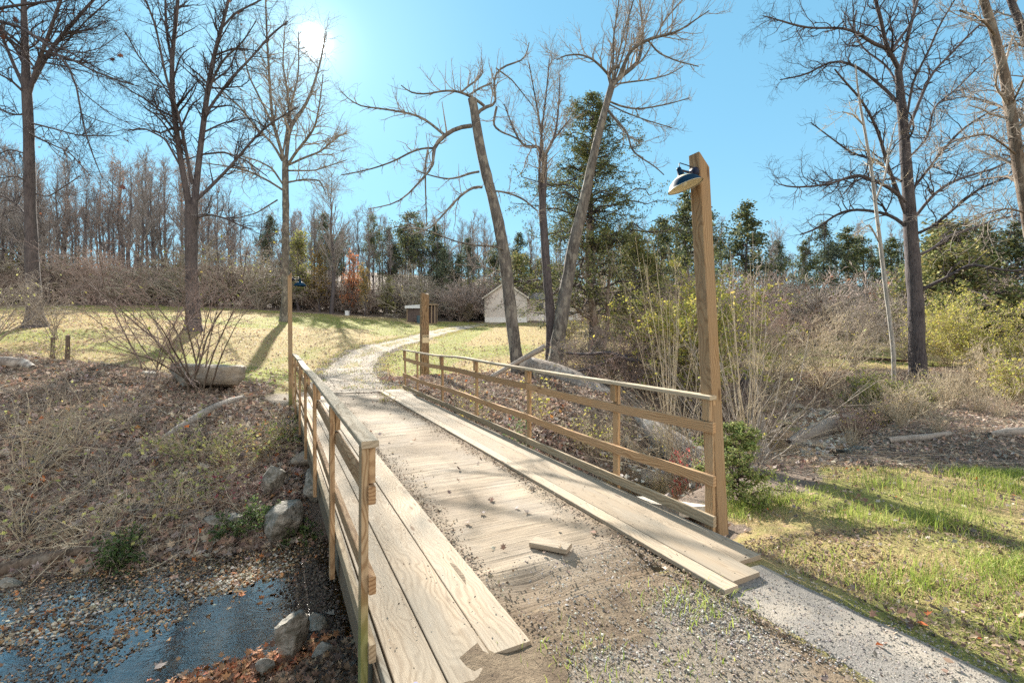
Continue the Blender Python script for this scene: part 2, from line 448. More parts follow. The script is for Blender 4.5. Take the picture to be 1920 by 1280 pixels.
def thing(name, label, cat, loc=(0, 0, 0), rotz=0.0, group=None):
    o = bpy.data.objects.new(name, None); COL.objects.link(o)
    o.empty_display_size = 0.2
    o.location = loc; o.rotation_euler = (0, 0, rotz)
    return tag(o, label, cat, group)
def tag(o, label=None, cat=None, group=None, kind=None):
    if label: o['label'] = label
    if cat: o['category'] = cat
    if group: o['group'] = group
    if kind: o['kind'] = kind
    return o
def dup(root, loc, rotz=0.0, scale=1.0, label=None, group=None):
    r = root.copy(); COL.objects.link(r); r.location = loc; r.rotation_euler = (0, 0, rotz); r.scale = (scale,) * 3 if isinstance(scale, (int, float)) else scale
    if label: r['label'] = label
    if group: r['group'] = group
    for ch in list(root.children):
        c_ = ch.copy(); COL.objects.link(c_); c_.parent = r
        for g_ in ch.children:
            d_ = g_.copy(); COL.objects.link(d_); d_.parent = c_
    return r

def section_sweep(P, A, B, sec):
    """sweep closed 2-D section (m,2) along points P (n,3) with axes A,B (3,) ; end caps as fan tris"""
    P = np.asarray(P, float); n = len(P); m = len(sec)
    V = P[:, None, :] + sec[None, :, 0, None] * np.asarray(A)[None, None, :] + sec[None, :, 1, None] * np.asarray(B)[None, None, :]
    V = V.reshape(-1, 3)
    i = np.arange(n - 1)[:, None] * m; j = np.arange(m)[None, :]; j2 = (j + 1) % m
    Q = np.stack([i + j, i + m + j, i + m + j2, i + j2], -1).reshape(-1, 4)
    c0 = len(V); V = np.vstack([V, P[0] + (sec.mean(0)[0] * np.asarray(A) + sec.mean(0)[1] * np.asarray(B)), P[-1] + (sec.mean(0)[0] * np.asarray(A) + sec.mean(0)[1] * np.asarray(B))])
    jj = np.arange(m); T = np.concatenate([np.stack([np.full(m, c0), jj, (jj + 1) % m], -1), np.stack([np.full(m, c0 + 1), (n - 1) * m + (jj + 1) % m, (n - 1) * m + jj], -1)])
    return V, Q, T
def rect_sec(w_, h_, c_=0.004):
    a, b = w_ / 2, h_ / 2
    return np.array([(-a + c_, -b), (a - c_, -b), (a, -b + c_), (a, b - c_), (a - c_, b), (-a + c_, b), (-a, b - c_), (-a, -b + c_)])
def board(name, p0, p1, wdt, thk, mat, parent, dev=None, seg=14, up=(0, 0, 1), ch=0.004, label=None, parent_inv=None):
    """board from p0 to p1: wdt is across (horizontal), thk is along 'up'. Own x axis runs along it."""
    p0 = Vector(p0); p1 = Vector(p1)
    X = (p1 - p0); L = X.length; X.normalize()
    U = Vector(up); U = (U - U.dot(X) * X).normalized(); Y = U.cross(X)
    t = np.linspace(0, 1, seg + 1)
    P = np.zeros((seg + 1, 3)); P[:, 0] = t * L
    if dev is not None:
        dy, dz = dev(t); P[:, 1] += dy; P[:, 2] += dz
    V, Q, T = section_sweep(P, (0, 1, 0), (0, 0, 1), rect_sec(wdt, thk, ch))
    o = build(name, V, Q, T, mat)
    mt = Matrix.Identity(4)
    for i in range(3):
        mt[i][0] = X[i]; mt[i][1] = Y[i]; mt[i][2] = U[i]; mt[i][3] = p0[i]
    if parent is not None:
        o.parent = parent
    o.matrix_local = mt
    if label: o['label'] = label
    return o

def tubes(P, Rr, k=5, cap=True):
    """P (n,m,3) polylines, Rr (n,m) radii -> V,Q"""
    P = np.asarray(P, float); Rr = np.asarray(Rr, float)
    n, m, _ = P.shape
    T = np.gradient(P, axis=1); T /= (np.linalg.norm(T, axis=2, keepdims=True) + 1e-9)
    mean = P[:, -1] - P[:, 0]; mean /= (np.linalg.norm(mean, axis=1, keepdims=True) + 1e-9)
    ref = np.where(np.abs(mean[:, 2:3]) > 0.8, np.array([[1.0, 0.13, 0]]), np.array([[0.0, 0.1, 1.0]]))
    U = np.cross(T, ref[:, None, :]); U /= (np.linalg.norm(U, axis=2, keepdims=True) + 1e-9)
    W = np.cross(T, U)
    a = np.arange(k) * 2 * np.pi / k
    V = P[:, :, None, :] + Rr[:, :, None, None] * (np.cos(a)[None, None, :, None] * U[:, :, None, :] + np.sin(a)[None, None, :, None] * W[:, :, None, :])
    V = V.reshape(-1, 3)
    b = (np.arange(n) * m * k)[:, None, None]; i = (np.arange(m - 1) * k)[None, :, None]; j = np.arange(k)[None, None, :]; j2 = (j + 1) % k
    Q = np.stack([b + i + j, b + i + j2, b + i + k + j2, b + i + k + j], -1).reshape(-1, 4)
    return V, Q
class Acc:
    def __init__(s): s.V = []; s.Q = []; s.T = []; s.C = []; s.n = 0
    def add(s, V, Q=None, T=None, C=None):
        V = np.asarray(V).reshape(-1, 3)
        s.V.append(V)
        if Q is not None and len(Q): s.Q.append(np.asarray(Q) + s.n)
        if T is not None and len(T): s.T.append(np.asarray(T) + s.n)
        if C is not None:
            C = np.asarray(C, float)
            s.C.append(np.broadcast_to(C, (len(V), 3)) if C.ndim == 1 else C)
        s.n += len(V)
    def done(s, name, mat, parent=None, smooth=False, **kw):
        V = np.vstack(s.V); Q = np.vstack(s.Q) if s.Q else None; T = np.vstack(s.T) if s.T else None
        at_ = {'Col': np.vstack(s.C)} if s.C else None
        return build(name, V, Q, T, mat, parent, smooth, at_, **kw)

def resample(pts, rad, m):
    pts = np.asarray(pts, float); rad = np.asarray(rad, float)
    d = np.r_[0, np.cumsum(np.linalg.norm(np.diff(pts, axis=0), axis=1))]
    t = np.linspace(0, d[-1], m)
    # Catmull-like smoothing: cubic through linear interp then 1 smoothing pass
    P = np.stack([np.interp(t, d, pts[:, i]) for i in range(3)], -1); r_ = np.interp(t, d, rad)
    Q_ = P.copy(); Q_[1:-1] = 0.25 * P[:-2] + 0.5 * P[1:-1] + 0.25 * P[2:]
    return Q_, r_
def rotvec(v, ax, an):
    c_, s_ = np.cos(an)[:, None], np.sin(an)[:, None]
    return v * c_ + np.cross(ax, v) * s_ + ax * np.sum(ax * v, 1, keepdims=True) * (1 - c_)
def sprout(PP, RR, count, length, m=6, ang=(30, 60), t=(0.25, 1.0), wig=0.18, trop=0.05, rr=0.55, rmin=0.002, rend=0.35, lt=0.5, bias=None, seed=None, bylen=True):
    """grow `count` child branches from polylines PP (list of (m,3) arrays); returns P (n,m,3), R (n,m)"""
    g = rng if seed is None else np.random.default_rng(seed)
    if isinstance(PP, np.ndarray): PP = list(PP); RR = list(RR)
    Ls = np.array([np.linalg.norm(np.diff(p, axis=0), axis=1).sum() for p in PP])
    pr = Ls / Ls.sum() if bylen else np.full(len(PP), 1 / len(PP))
    idx = g.choice(len(PP), count, p=pr)
    tt = g.uniform(t[0], t[1], count)
    P0 = np.zeros((count, 3)); D = np.zeros((count, 3)); r0 = np.zeros(count)
    for j in np.unique(idx):
        s_ = np.where(idx == j)[0]; p = PP[j]; mm = len(p)
        f = tt[s_] * (mm - 1); i0 = np.minimum(f.astype(int), mm - 2); fr_ = (f - i0)[:, None]
        P0[s_] = p[i0] * (1 - fr_) + p[i0 + 1] * fr_
        D[s_] = p[i0 + 1] - p[i0]
        r0[s_] = RR[j][i0] * (1 - fr_[:, 0]) + RR[j][i0 + 1] * fr_[:, 0]
    D /= np.linalg.norm(D, axis=1, keepdims=True) + 1e-9
    ax = g.normal(size=(count, 3)); ax -= np.sum(ax * D, 1, keepdims=True) * D; ax /= np.linalg.norm(ax, axis=1, keepdims=True) + 1e-9
    d = rotvec(D, ax, np.radians(g.uniform(ang[0], ang[1], count)))
    if bias is not None: d = d + np.asarray(bias) * 0.5; d /= np.linalg.norm(d, axis=1, keepdims=True)
    L = length * (1 - lt * tt) * g.uniform(0.6, 1.2, count) if np.isscalar(length) else length[idx] * (1 - lt * tt) * g.uniform(0.6, 1.2, count)
    st_ = L / (m - 1)
    P = np.zeros((count, m, 3)); P[:, 0] = P0
    for i in range(1, m):
        d = d + g.normal(size=(count, 3)) * wig + np.array([0, 0, trop]); d /= np.linalg.norm(d, axis=1, keepdims=True)
        P[:, i] = P[:, i - 1] + d * st_[:, None]
    r1 = np.maximum(np.minimum(r0 * rr, L * 0.03), rmin)
    Rn = r1[:, None] * np.linspace(1, rend, m)[None, :]
    return P, Rn

def P3(px, py, Y):
    return np.array([(px - 960.0) * Y / F, Y, CZ - (py - 619.0) * Y / F])

LEAF_KITE = (np.array([(0, 0, 0), (0.33, 0.45, 0.07), (0, 1, 0), (-0.33, 0.45, 0.07)]), np.array([(0, 1, 2, 3)]), None)
LEAF_LOBED = (np.array([(0, -0.05, 0), (0.16, 0.1, 0.02), (0.5, 0.22, 0.12), (0.26, 0.42, 0.03), (0.42, 0.75, 0.1), (0.12, 0.66, 0.0), (0, 1.05, -0.03), (-0.12, 0.66, 0.0), (-0.42, 0.75, 0.1), (-0.26, 0.42, 0.03), (-0.5, 0.22, 0.12), (-0.16, 0.1, 0.02)]),
              None, np.array([(0, 1, 11), (1, 2, 3), (1, 3, 11), (3, 9, 11), (9, 10, 11), (3, 4, 5), (3, 5, 9), (5, 7, 9), (7, 8, 9), (5, 6, 7)]))
def scatter(tmpl, pos, size, normal=None, tilt=0.5, cols=None, acc=None, g=None):
    """template copied to every pos with random heading; +z of template along normal with random tilt"""
    g = g or rng
    tv, tq, tt_ = tmpl; n = len(pos); m = len(tv)
    N = np.tile([0, 0, 1.0], (n, 1)) if normal is None else normal / (np.linalg.norm(normal, axis=1, keepdims=True) + 1e-9)
    N = N + g.normal(size=(n, 3)) * tilt; N /= np.linalg.norm(N, axis=1, keepdims=True)
    h = g.normal(size=(n, 3)); Yv = h - np.sum(h * N, 1, keepdims=True) * N; Yv /= np.linalg.norm(Yv, axis=1, keepdims=True) + 1e-9
    Xv = np.cross(Yv, N)
    curl = g.uniform(0.3, 2.2, n)
    S = np.asarray(size).reshape(-1, 1, 1) * np.ones((n, 1, 1))
    V = pos[:, None, :] + S * (tv[None, :, 0, None] * Xv[:, None, :] + tv[None, :, 1, None] * Yv[:, None, :] + tv[None, :, 2, None] * curl[:, None, None] * N[:, None, :])
    off = (np.arange(n) * m)[:, None, None]
    Qs = (off + tq[None]).reshape(-1, 4) if tq is not None else None
    Ts = (off + tt_[None]).reshape(-1, 3) if tt_ is not None else None
    C = np.repeat(cols, m, axis=0) if cols is not None else None
    acc = acc or Acc(); acc.add(V.reshape(-1, 3), Qs, Ts, C)
    return acc
def pick(pal, n, var=0.2, wts=None, g=None):
    g = g or rng
    pal = np.array(pal); i = g.choice(len(pal), n, p=wts)
    return np.clip(pal[i] * g.uniform(1 - var, 1 + var, (n, 1)) * g.uniform(0.93, 1.07, (n, 3)), 0.005, 0.95)
# ------------------------------------------------------------------ terrain
TH = math.atan2(514 - 960.0, F)
BB = np.array([math.sin(TH), math.cos(TH)]); NN = np.array([math.cos(TH), -math.sin(TH)])
def BP(s, d, z): return (float(BB[0] * s + NN[0] * d), float(BB[1] * s + NN[1] * d), z)
def to_sd(x, y): return x * BB[0] + y * BB[1], x * NN[0] + y * NN[1]
PL = -0.06                       # top of the planks

CP = np.array([
 (0,0,-.25),(2.2,1.5,-.13),(1.2,1,-.14),(3,2,-.14),(5,3,-.16),(3,-3,-.14),(8,3,-.2),(12,3,-.2),(20,3,-.2),(4.2,4.2,-.17),(6,6,-.25),(9,7,-.45),(7.6,9.3,-.8),(10.2,10.8,-.65),(13,12.5,-.55),(14,9,-.35),(12,7,-.3),(20,11,-.3),
 (-.6,.8,-.4),(-1.5,1,-.75),(-2,2.6,-1.0),(-3.5,2,-1.1),(-6,1,-1.0),(-12,2,-.9),(-3,-3,-.4),(-10,-5,-.4),
 (-3.6,8.0,-.95),(-4.3,9.5,-.55),(-5,11.5,-.22),(-6,13,-.12),(-6.5,16,-.06),
 (-7,7.5,-.85),(-8,9.5,-.35),(-10,11,.0),(-12,14,.5),(-9.5,13,.12),(-8,14.5,.06),(-13,9,-.2),(-20,10,.1),(-16,14,.7),(-20,15,.8),
 (-11,20,.12),(-9.5,23,.2),(-16.4,24,1.68),(-13.3,27,1.0),(-22.3,22,1.87),(-23,42,2.75),(-30,24,2.1),(-45,30,2.6),(-17,40,2.0),(-35,40,3.3),
 (-46.5,62,5.0),(-68,62,5.0),(-31,64,4.5),(-21.8,62,3.75),(-13.2,58,2.75),(-90,40,4),
 (-4.8,14,-.13),(-3,12.4,-.13),(-7,20,.0),(-8.3,28,.55),(-7.4,36,1.05),(-6,48,1.9),(-3.5,62,2.65),
 (-2,20,-.05),(0,25,.45),(0,35,.95),(0,50,1.95),(8,50,1.85),(5,62,2.7),(8,30,.65),(15,35,.6),(15,50,1.5),(25,50,1.3),(25,35,.5),(1,17,.22),(0,14,-.1),(-1.5,14,-.12),(-2.5,15.5,-.08),
 (4,14.5,-.1),(4,18,.2),(8,20,.1),(12,23,.1),(18,24,.05),(25,26,.1),(17.2,20,-.15),
 (40,40,1),(40,60,3),(20,65,3.2),(60,30,1),(60,15,0),
 (0,100,7.5),(-60,100,12),(60,100,7),(0,180,20),(-100,180,26),(100,180,17),(-150,80,10),(150,60,7),(0,350,32),(-300,300,34),(300,300,30),(0,-60,0),(-100,-60,0),(100,-60,0),(-120,30,4),(120,30,2),(-300,0,5),(300,0,4),(0,-200,0),(-300,-200,0),(300,-200,0),
], float)
def _k(r2): return 0.5 * r2 * np.log(r2 + 1e-9)
def _fit():
    W_ = CP[:, :2]; n = len(W_)
    r2 = ((W_[:, None] - W_[None]) ** 2).sum(-1)
    A = np.zeros((n + 3, n + 3)); A[:n, :n] = _k(r2) + np.eye(n) * 0.5
    A[:n, n] = 1; A[:n, n + 1:] = W_; A[n, :n] = 1; A[n + 1:, :n] = W_.T
    return np.linalg.solve(A, np.r_[CP[:, 2], 0, 0, 0])
TPS = _fit()
CREEK = np.array([(-40,-4),(-20,.6),(-9,2.9),(-6.3,3.75),(-4.4,4.35),(-2.7,5.15),(-.3,6.5),(1.5,8.0),(3.3,9.5),(5.5,11.2),(8.5,13.6),(12,16.2),(18,17.6),(30,19),(60,20),(120,20)], float)
def dist_poly(x, y, poly):
    best = np.full(x.shape, 1e9); side = np.zeros(x.shape)
    for a, b in zip(poly[:-1], poly[1:]):
        d = b - a; t = np.clip(((x - a[0]) * d[0] + (y - a[1]) * d[1]) / (d @ d), 0, 1)
        qx, qy = x - (a[0] + t * d[0]), y - (a[1] + t * d[1])
        r = np.hypot(qx, qy); m = r < best
        best = np.where(m, r, best); side = np.where(m, np.sign(d[0] * qy - d[1] * qx), side)
    return best, side
def sstep(a, b, x):
    t = np.clip((x - a) / (b - a), 0, 1); return t * t * (3 - 2 * t)
_PG = np.random.default_rng(5).random((64, 64))
def vnoise(x, y):
    xi = np.floor(x).astype(int); yi = np.floor(y).astype(int); fx = x - xi; fy = y - yi
    fx = fx * fx * (3 - 2 * fx); fy = fy * fy * (3 - 2 * fy)
    a = _PG[xi % 64, yi % 64]; b = _PG[(xi + 1) % 64, yi % 64]; c = _PG[xi % 64, (yi + 1) % 64]; d = _PG[(xi + 1) % 64, (yi + 1) % 64]
    return (a * (1 - fx) + b * fx) * (1 - fy) + (c * (1 - fx) + d * fx) * fy - 0.5
WZ = -1.30
def hwf(x, y): return 1.12 + .5 * sstep(-.8, -2.5, x) + 0.45 * vnoise(x * .35 + 3, y * .35) + .55 * sstep(4.5, 6.5, x) * sstep(15, 12, x)
def tz(x, y, detail=True):
    x = np.asarray(x, float); y = np.asarray(y, float); sh = x.shape; x = x.ravel(); y = y.ravel()
    z = TPS[-3] + TPS[-2] * x + TPS[-1] * y
    for i in range(len(CP)):
        z = z + TPS[i] * _k((x - CP[i, 0]) ** 2 + (y - CP[i, 1]) ** 2)
    if detail:
        z = z + (.30 * vnoise(x * 1.1 + 2, y * 1.1) + .16 * vnoise(x * 2.4, y * 2.4 + 8)) * sstep(-1.5, -3, x) * sstep(14, 12, y) * sstep(4, 5.5, y) * sstep(.2, -1.2, x * NN[0] + y * NN[1])
        z = z + 0.10 * vnoise(x * .7, y * .7) * sstep(1, 6, np.hypot(x - 1, y - 2)) + 0.035 * vnoise(x * 2.3 + 9, y * 2.3)
    r, side = dist_poly(x, y, CREEK)
    hw = hwf(x, y)
    cz = np.where(r < hw, WZ - 0.14 + 0.12 * (r / hw) ** 3 + 0.05 * vnoise(x * 3, y * 3), WZ - 0.02 + (r - hw) * np.where(side > 0, .75, 1.1))
    kk = 8.0
    z = -np.log(np.exp(-kk * np.clip(z, -5, 60)) + np.exp(-kk * np.clip(cz, -5, 60)) + 1e-300) / kk
    # room under the bridge deck, and dirt level with its ends
    s, d = to_sd(x, y)
    inb = sstep(-.15, .25, d) * sstep(4.2, 3.7, d)
    z = np.where((s > 2.6) & (s < 13.6), z - inb * np.maximum(z + .32, 0) * sstep(2.6, 3.2, s) * sstep(13.6, 13.2, s), z)
    lvl = sstep(.3, .75, d) * sstep(4.1, 3.4, d) * (sstep(-2, 1.0, s) * sstep(3.1, 2.6, s))
    z = z * (1 - lvl) + lvl * (PL - .05 + .03 * vnoise(x * 4, y * 4) + .052 * sstep(1.7, 1.2, d) * sstep(2.6, 2.2, s + .5 * vnoise(x * 5, y * 5)))
    lvl2 = sstep(-.3, .5, d) * sstep(4.6, 3.5, d) * sstep(13.3, 13.8, s) * sstep(17, 14.5, s)
    z = z * (1 - lvl2) + lvl2 * (PL - .06 + .03 * vnoise(x * 4, y * 4))
    return z.reshape(sh)
def tz1(x, y): return float(tz(np.array([x]), np.array([y]))[0])
def G(px, py, y0=2.0, y1=160.0):
    """where the ray through a pixel of the photograph meets the terrain"""
    Y = np.geomspace(y0, y1, 500); X = (px - 960) * Y / F; Z = CZ - (py - 619) * Y / F
    hit = np.where(Z <= tz(X, Y))[0]
    i = hit[0] if len(hit) else len(Y) - 1
    return np.array([X[i], Y[i], tz1(X[i], Y[i])])

DRIVE = np.array([(-4.6, 13.6), (-5.6, 16.5), (-7, 20), (-8.1, 25), (-8.2, 30), (-7.4, 36), (-6.6, 42), (-5.6, 49), (-3.8, 58), (-1.0, 66)], float)
def smooth_poly(p, m):
    d = np.r_[0, np.cumsum(np.linalg.norm(np.diff(p, axis=0), axis=1))]; t = np.linspace(0, d[-1], m)
    q = np.stack([np.interp(t, d, p[:, i]) for i in range(2)], -1)
    for _ in range(int(m * .12)): q[1:-1] = .25 * q[:-2] + .5 * q[1:-1] + .25 * q[2:]
    return q
DRIVE_S = smooth_poly(DRIVE, 120)

def zones(x, y):
    s, d = to_sd(x, y); r, side = dist_poly(x, y, CREEK); z = None
    rd, _ = dist_poly(x, y, DRIVE)
    n1 = vnoise(x * .5 + 20, y * .5); n2 = vnoise(x * .15, y * .15 + 7); n3 = vnoise(x * 1.7 + 2, y * 1.7)
    far = y > 13
    wet = (r < 1.6).astype(float) * 1.0
    hw = hwf(x, y); wet = sstep(hw + .06, hw - .12, r)
    # leaf litter: creek banks, and the left bank up to the lawn; the wood beyond the lawns
    line = 14.2 + 0.0 * x + np.where(x < -8, (-8 - x) * .12, 0)      # where the left lawn begins
    lb = sstep(line + .8, line - .8, y + n1 * 1.2) * (side > 0) * sstep(1.2, -.4, d + n1)
    rb = np.where(side > 0, sstep(3.6, 2.4, r + n1 * 1.5), sstep(3.2, 2.0, r + n1))
    rfar = sstep(18.5, 17.0, y - .25 * np.maximum(x, 0) * .9 + n1) * (side > 0) * (d > 3.5)
    wood_ = sstep(59.5, 61.5, y + n1 * 3 + np.where(x > -25, -(x + 25) * .22 * sstep(10, -25, x) , 0) + np.where(x > 5, -4, 0))
    rgt = sstep(6.9, 8.0, y + n1 * 1.5) * (side < 0) * (x > 2.0) * (y < 30)
    lit = np.maximum.reduce([lb, rb * (np.abs(d - 2) > 2.2), rfar * .9, wood_, rgt])
    dry = np.clip(.45 + 1.5 * n2 + .5 * n1, 0, 1)
    dry = np.where(y > 12, np.clip(.06 + sstep(.25, .85, .5 + n2 * 1.4 + n1 * .3 + np.where((x < -9) & (y < 38), .35, 0) + np.where(x > -3, .22, 0) - sstep(2.2, 0, np.abs(rd - 3.2)) * .6), 0, 1), .8 + .9 * n3 + n1)
    # bright green strip below the left lawn
    strip = sstep(1.8, .4, np.abs(y - (19.2 + .02 * x)) ) * (x < -7) * (x > -17)
    dry = dry * (1 - .85 * strip)
    grass = np.ones_like(x)
    # dirt and gravel in front of the bridge
    nb = sstep(.2, .7, d) * sstep(3.0, 2.5, d) * sstep(3.2, 2.4, s)
    gravel = nb * sstep(-.1, .2, n3 + .1) * sstep(.9, 1.6, s + n1) * .85
    dirt = np.maximum(nb * sstep(-.6, 1.2, s + n1 * 2 + n3 * 1.5), sstep(1.1, .2, d) * sstep(5, 3, s) )
    eb = sstep(-1, .4, d) * sstep(4.2, 3.4, d) * sstep(12.5, 13.2, s) * sstep(16.5, 14.5, s + n1 * 2)
    gravel = np.maximum(gravel, eb * .8); gravel = np.maximum(gravel, sstep(1.5, 1.2, rd + n3 * .5) * .9 * (y > 12))
    dirt = np.maximum(dirt, eb)
    under = ((s > 3.2) & (s < 13.3) & (d > -.6) & (d < 4.4)) | ((d < .5) & (y < 6) & (side < 0) & (s < 6)); dirt = np.where(under, 1, dirt); gravel = np.where(under, 0, gravel)
    grass = grass * (1 - dirt); dry = np.clip(dry, 0, 1) * (1 - dirt * .8); lit = np.where(under, 1, lit * (1 - eb))
    return dict(grass=grass, dry=dry, litter=np.clip(lit, 0, 1), gravel=gravel, wet=wet)

def axis_(n, c, rng_, A):
    Bc = math.asinh(rng_ / A); u = np.linspace(-1, 1, n); return c + A * np.sinh(u * Bc)
gx = axis_(560, -1.0, 420.0, 4.5); gy = axis_(560, 8.0, 420.0, 5.0)
GX, GY = np.meshgrid(gx, gy)
GZ = tz(GX, GY)
nx_, ny_ = len(gx), len(gy)
ii = (np.arange(ny_ - 1)[:, None] * nx_ + np.arange(nx_ - 1)[None, :])
Qg = np.stack([ii, ii + 1, ii + nx_ + 1, ii + nx_], -1).reshape(-1, 4)
zn = zones(GX.ravel(), GY.ravel())
grd = build('ground', np.stack([GX, GY, GZ], -1), Qg, None, 'ground', smooth=True, attrs=zn)
tag(grd, kind='structure')

# creek surface: one strip following the stream
cs = smooth_poly(CREEK[0:], 200); tn = np.gradient(cs, axis=0); tn /= np.linalg.norm(tn, axis=1, keepdims=True); nr = np.stack([-tn[:, 1], tn[:, 0]], -1)
W9 = np.linspace(-3.2, 3.2, 9)
Vw = np.concatenate([(cs[:, None, :] + nr[:, None, :] * W9[None, :, None]), np.full((200, 9, 1), WZ)], -1)
ii = (np.arange(199)[:, None] * 9 + np.arange(8)[None, :]); Qw = np.stack([ii, ii + 9, ii + 10, ii + 1], -1).reshape(-1, 4)
wat = build('creek_water', Vw, Qw, None, 'water', smooth=True); tag(wat, kind='structure')

# driveway sheet
def strip_sheet(name, cen, half, mat, lift, m=9, mid=None):
    tn = np.gradient(cen, axis=0); tn /= np.linalg.norm(tn, axis=1, keepdims=True); nr = np.stack([-tn[:, 1], tn[:, 0]], -1)
    n = len(cen); u = np.linspace(-1, 1, m)
    wob = 1 + .18 * vnoise(np.arange(n)[:, None] * .35 + 3, u[None] * 3 + 5) * (np.abs(u) > .9)
    XY = cen[:, None, :] + nr[:, None, :] * (u[None, :] * half * wob)[..., None]
    if name == 'path': XY = XY + (nr[:, None, :] * (.05 * vnoise(np.arange(n)[:, None] * .6, u[None] * 2) * (np.abs(u) > .9))[..., None])
    Z = tz(XY[..., 0], XY[..., 1]) + lift - .06 * (np.abs(u) > .99)
    V = np.concatenate([XY, Z[..., None]], -1)
    ii = (np.arange(n - 1)[:, None] * m + np.arange(m - 1)[None, :]); Q = np.stack([ii, ii + m, ii + m + 1, ii + 1], -1).reshape(-1, 4)
    at_ = {'mid': np.tile(np.clip(1 - np.abs(u) * 2.8, 0, 1) * (mid or 0), (n, 1)).ravel()}
    o = build(name, V, Q, None, mat, smooth=True, attrs=at_); tag(o, kind='structure'); return o
strip_sheet('driveway', smooth_poly(DRIVE, 300), 1.05, 'driveway', .02, 21, mid=.5)
# hard gravelled wheel path running on from the planks towards the camera
cenp = np.stack([BP(s_, 3.06 + .004 * s_ * s_ * (s_ < 0), 0)[:2] for s_ in np.linspace(-3.5, 2.35, 60)])
strip_sheet('path', cenp, .37, 'path', .012, 9)

# ------------------------------------------------------------------ bridge
ROT = TH   # rotation helper (bridge x axis runs along BB)
br = thing('wooden_bridge', 'low driveway bridge with worn middle deck and pale wheel planks over the creek', 'bridge', BP(2.3, 2.0, PL))
def pb(o):   # parent while keeping world place (roots are never rotated)
    return o
def wboard(name, p0, p1, wdt, thk, mat, root, **kw):
    off = Vector(root.location)
    o = board(name, Vector(p0) - off, Vector(p1) - off, wdt, thk, mat, root, **kw)
    return o
# middle deck with dirt-filled cross cracks
s0, s1, d0, d1 = 2.55, 13.75, 1.20, 2.80
ns_, nd_ = 560, 60
S_, D_ = np.meshgrid(np.linspace(s0, s1, ns_), np.linspace(d0, d1, nd_), indexing='ij')
gr_ = np.zeros_like(S_)
g2 = np.random.default_rng(3)
for sc_ in np.arange(s0 + .3, s1, .235):
    o_ = sc_ + g2.uniform(-.03, .03); sk = g2.uniform(-.02, .03)
    amp = g2.uniform(.05, 1.0) ** 1.6
    gr_ += amp * np.exp(-((S_ - o_ - sk * (D_ - 2) - .02 * vnoise(D_ * 5 + sc_ * 9, D_ * 0 + sc_)) / .012) ** 2) * sstep(-.25, .1, vnoise(D_ * 2.2 + sc_ * 3, D_ * 0 + sc_ * 7))
edge = np.minimum(D_ - d0, d1 - D_)
fade = sstep(3.25, 2.55, S_ + .5 * vnoise(D_ * 3, S_ * 3))
Zd = -0.045 - .012 * gr_ + .012 * vnoise(S_ * 2, D_ * 2) + .006 * vnoise(S_ * 12, D_ * 12) + .03 * np.exp(-(edge / .09) ** 2) * (.5 + vnoise(S_ * 5, D_ * 9)) - fade * .10
dirt = np.clip(.9 * np.exp(-(edge / .13) ** 2) + .9 * gr_ * .7 + fade + .15 + .9 * vnoise(S_ * 1.3, D_ * 1.6), 0, 1)
V = np.stack([S_ - 2.3, -(D_ - 2.0), Zd - PL * 0], -1)
ii = (np.arange(ns_ - 1)[:, None] * nd_ + np.arange(nd_ - 1)[None, :]); Q = np.stack([ii, ii + nd_, ii + nd_ + 1, ii + 1], -1).reshape(-1, 4)[:, ::-1]
dk = build('deck', V, Q, None, 'deck', br, smooth=True, attrs={'dirt': dirt.ravel()})
dk.rotation_euler = (0, 0, math.atan2(BB[1], BB[0]))
wboard('deck_slab', BP(3.3, 2.0, PL - .19), BP(13.75, 2.0, PL - .19), 1.60, .20, 'concrete', br)
def warp(a, seed):
    g = np.random.default_rng(seed); ph = g.uniform(0, 6, 4)
    return lambda t: (a * np.sin(t * 3 + ph[0]) + a * .4 * np.sin(t * 8 + ph[1]), a * np.sin(t * 4 + ph[2]) + a * .3 * np.sin(t * 11 + ph[3]))
for i, (da, db, sa, sb, dz) in enumerate([(.54, .775, 1.5, 13.5, .0), (.785, 1.055, 2.12, 13.55, .003), (1.065, 1.315, 2.36, 13.45, .0),
                                      (2.73, 2.865, 2.19, 14.0, -.002), (2.875, 3.16, 2.235, 14.05, .0), (3.168, 3.43, 2.42, 14.1, -.006)]):
    slope = -.05 if i < 3 else 0.0
    wboard('plank', BP(sa, (da + db) / 2, PL - .019 + dz + slope * .4), BP(sb, (da + db) / 2, PL - .019 + dz), db - da, .038, 'plank_wood', br, dev=warp(.003, 40 + i), seg=50)
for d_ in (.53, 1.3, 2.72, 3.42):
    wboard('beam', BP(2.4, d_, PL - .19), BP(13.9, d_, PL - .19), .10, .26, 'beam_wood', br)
wboard('fascia_board', BP(2.3, .515, PL - .075), BP(8.0, .515, PL - .075), .03, .16, 'fascia_wood', br, dev=warp(.004, 3))
wboard('fascia_board', BP(8.02, .515, PL - .075), BP(13.7, .515, PL - .08), .03, .16, 'fascia_wood', br, dev=warp(.004, 4))
wboard('fascia_board', BP(2.6, 3.455, PL - .10), BP(13.9, 3.455, PL - .10), .03, .16, 'fascia_wood', br, dev=warp(.004, 5))
for s_ in (3.55, 13.4):
    wboard('abutment', BP(s_, .62, -.95), BP(s_, 3.35, -.95), .5, 1.12, 'concrete', br)

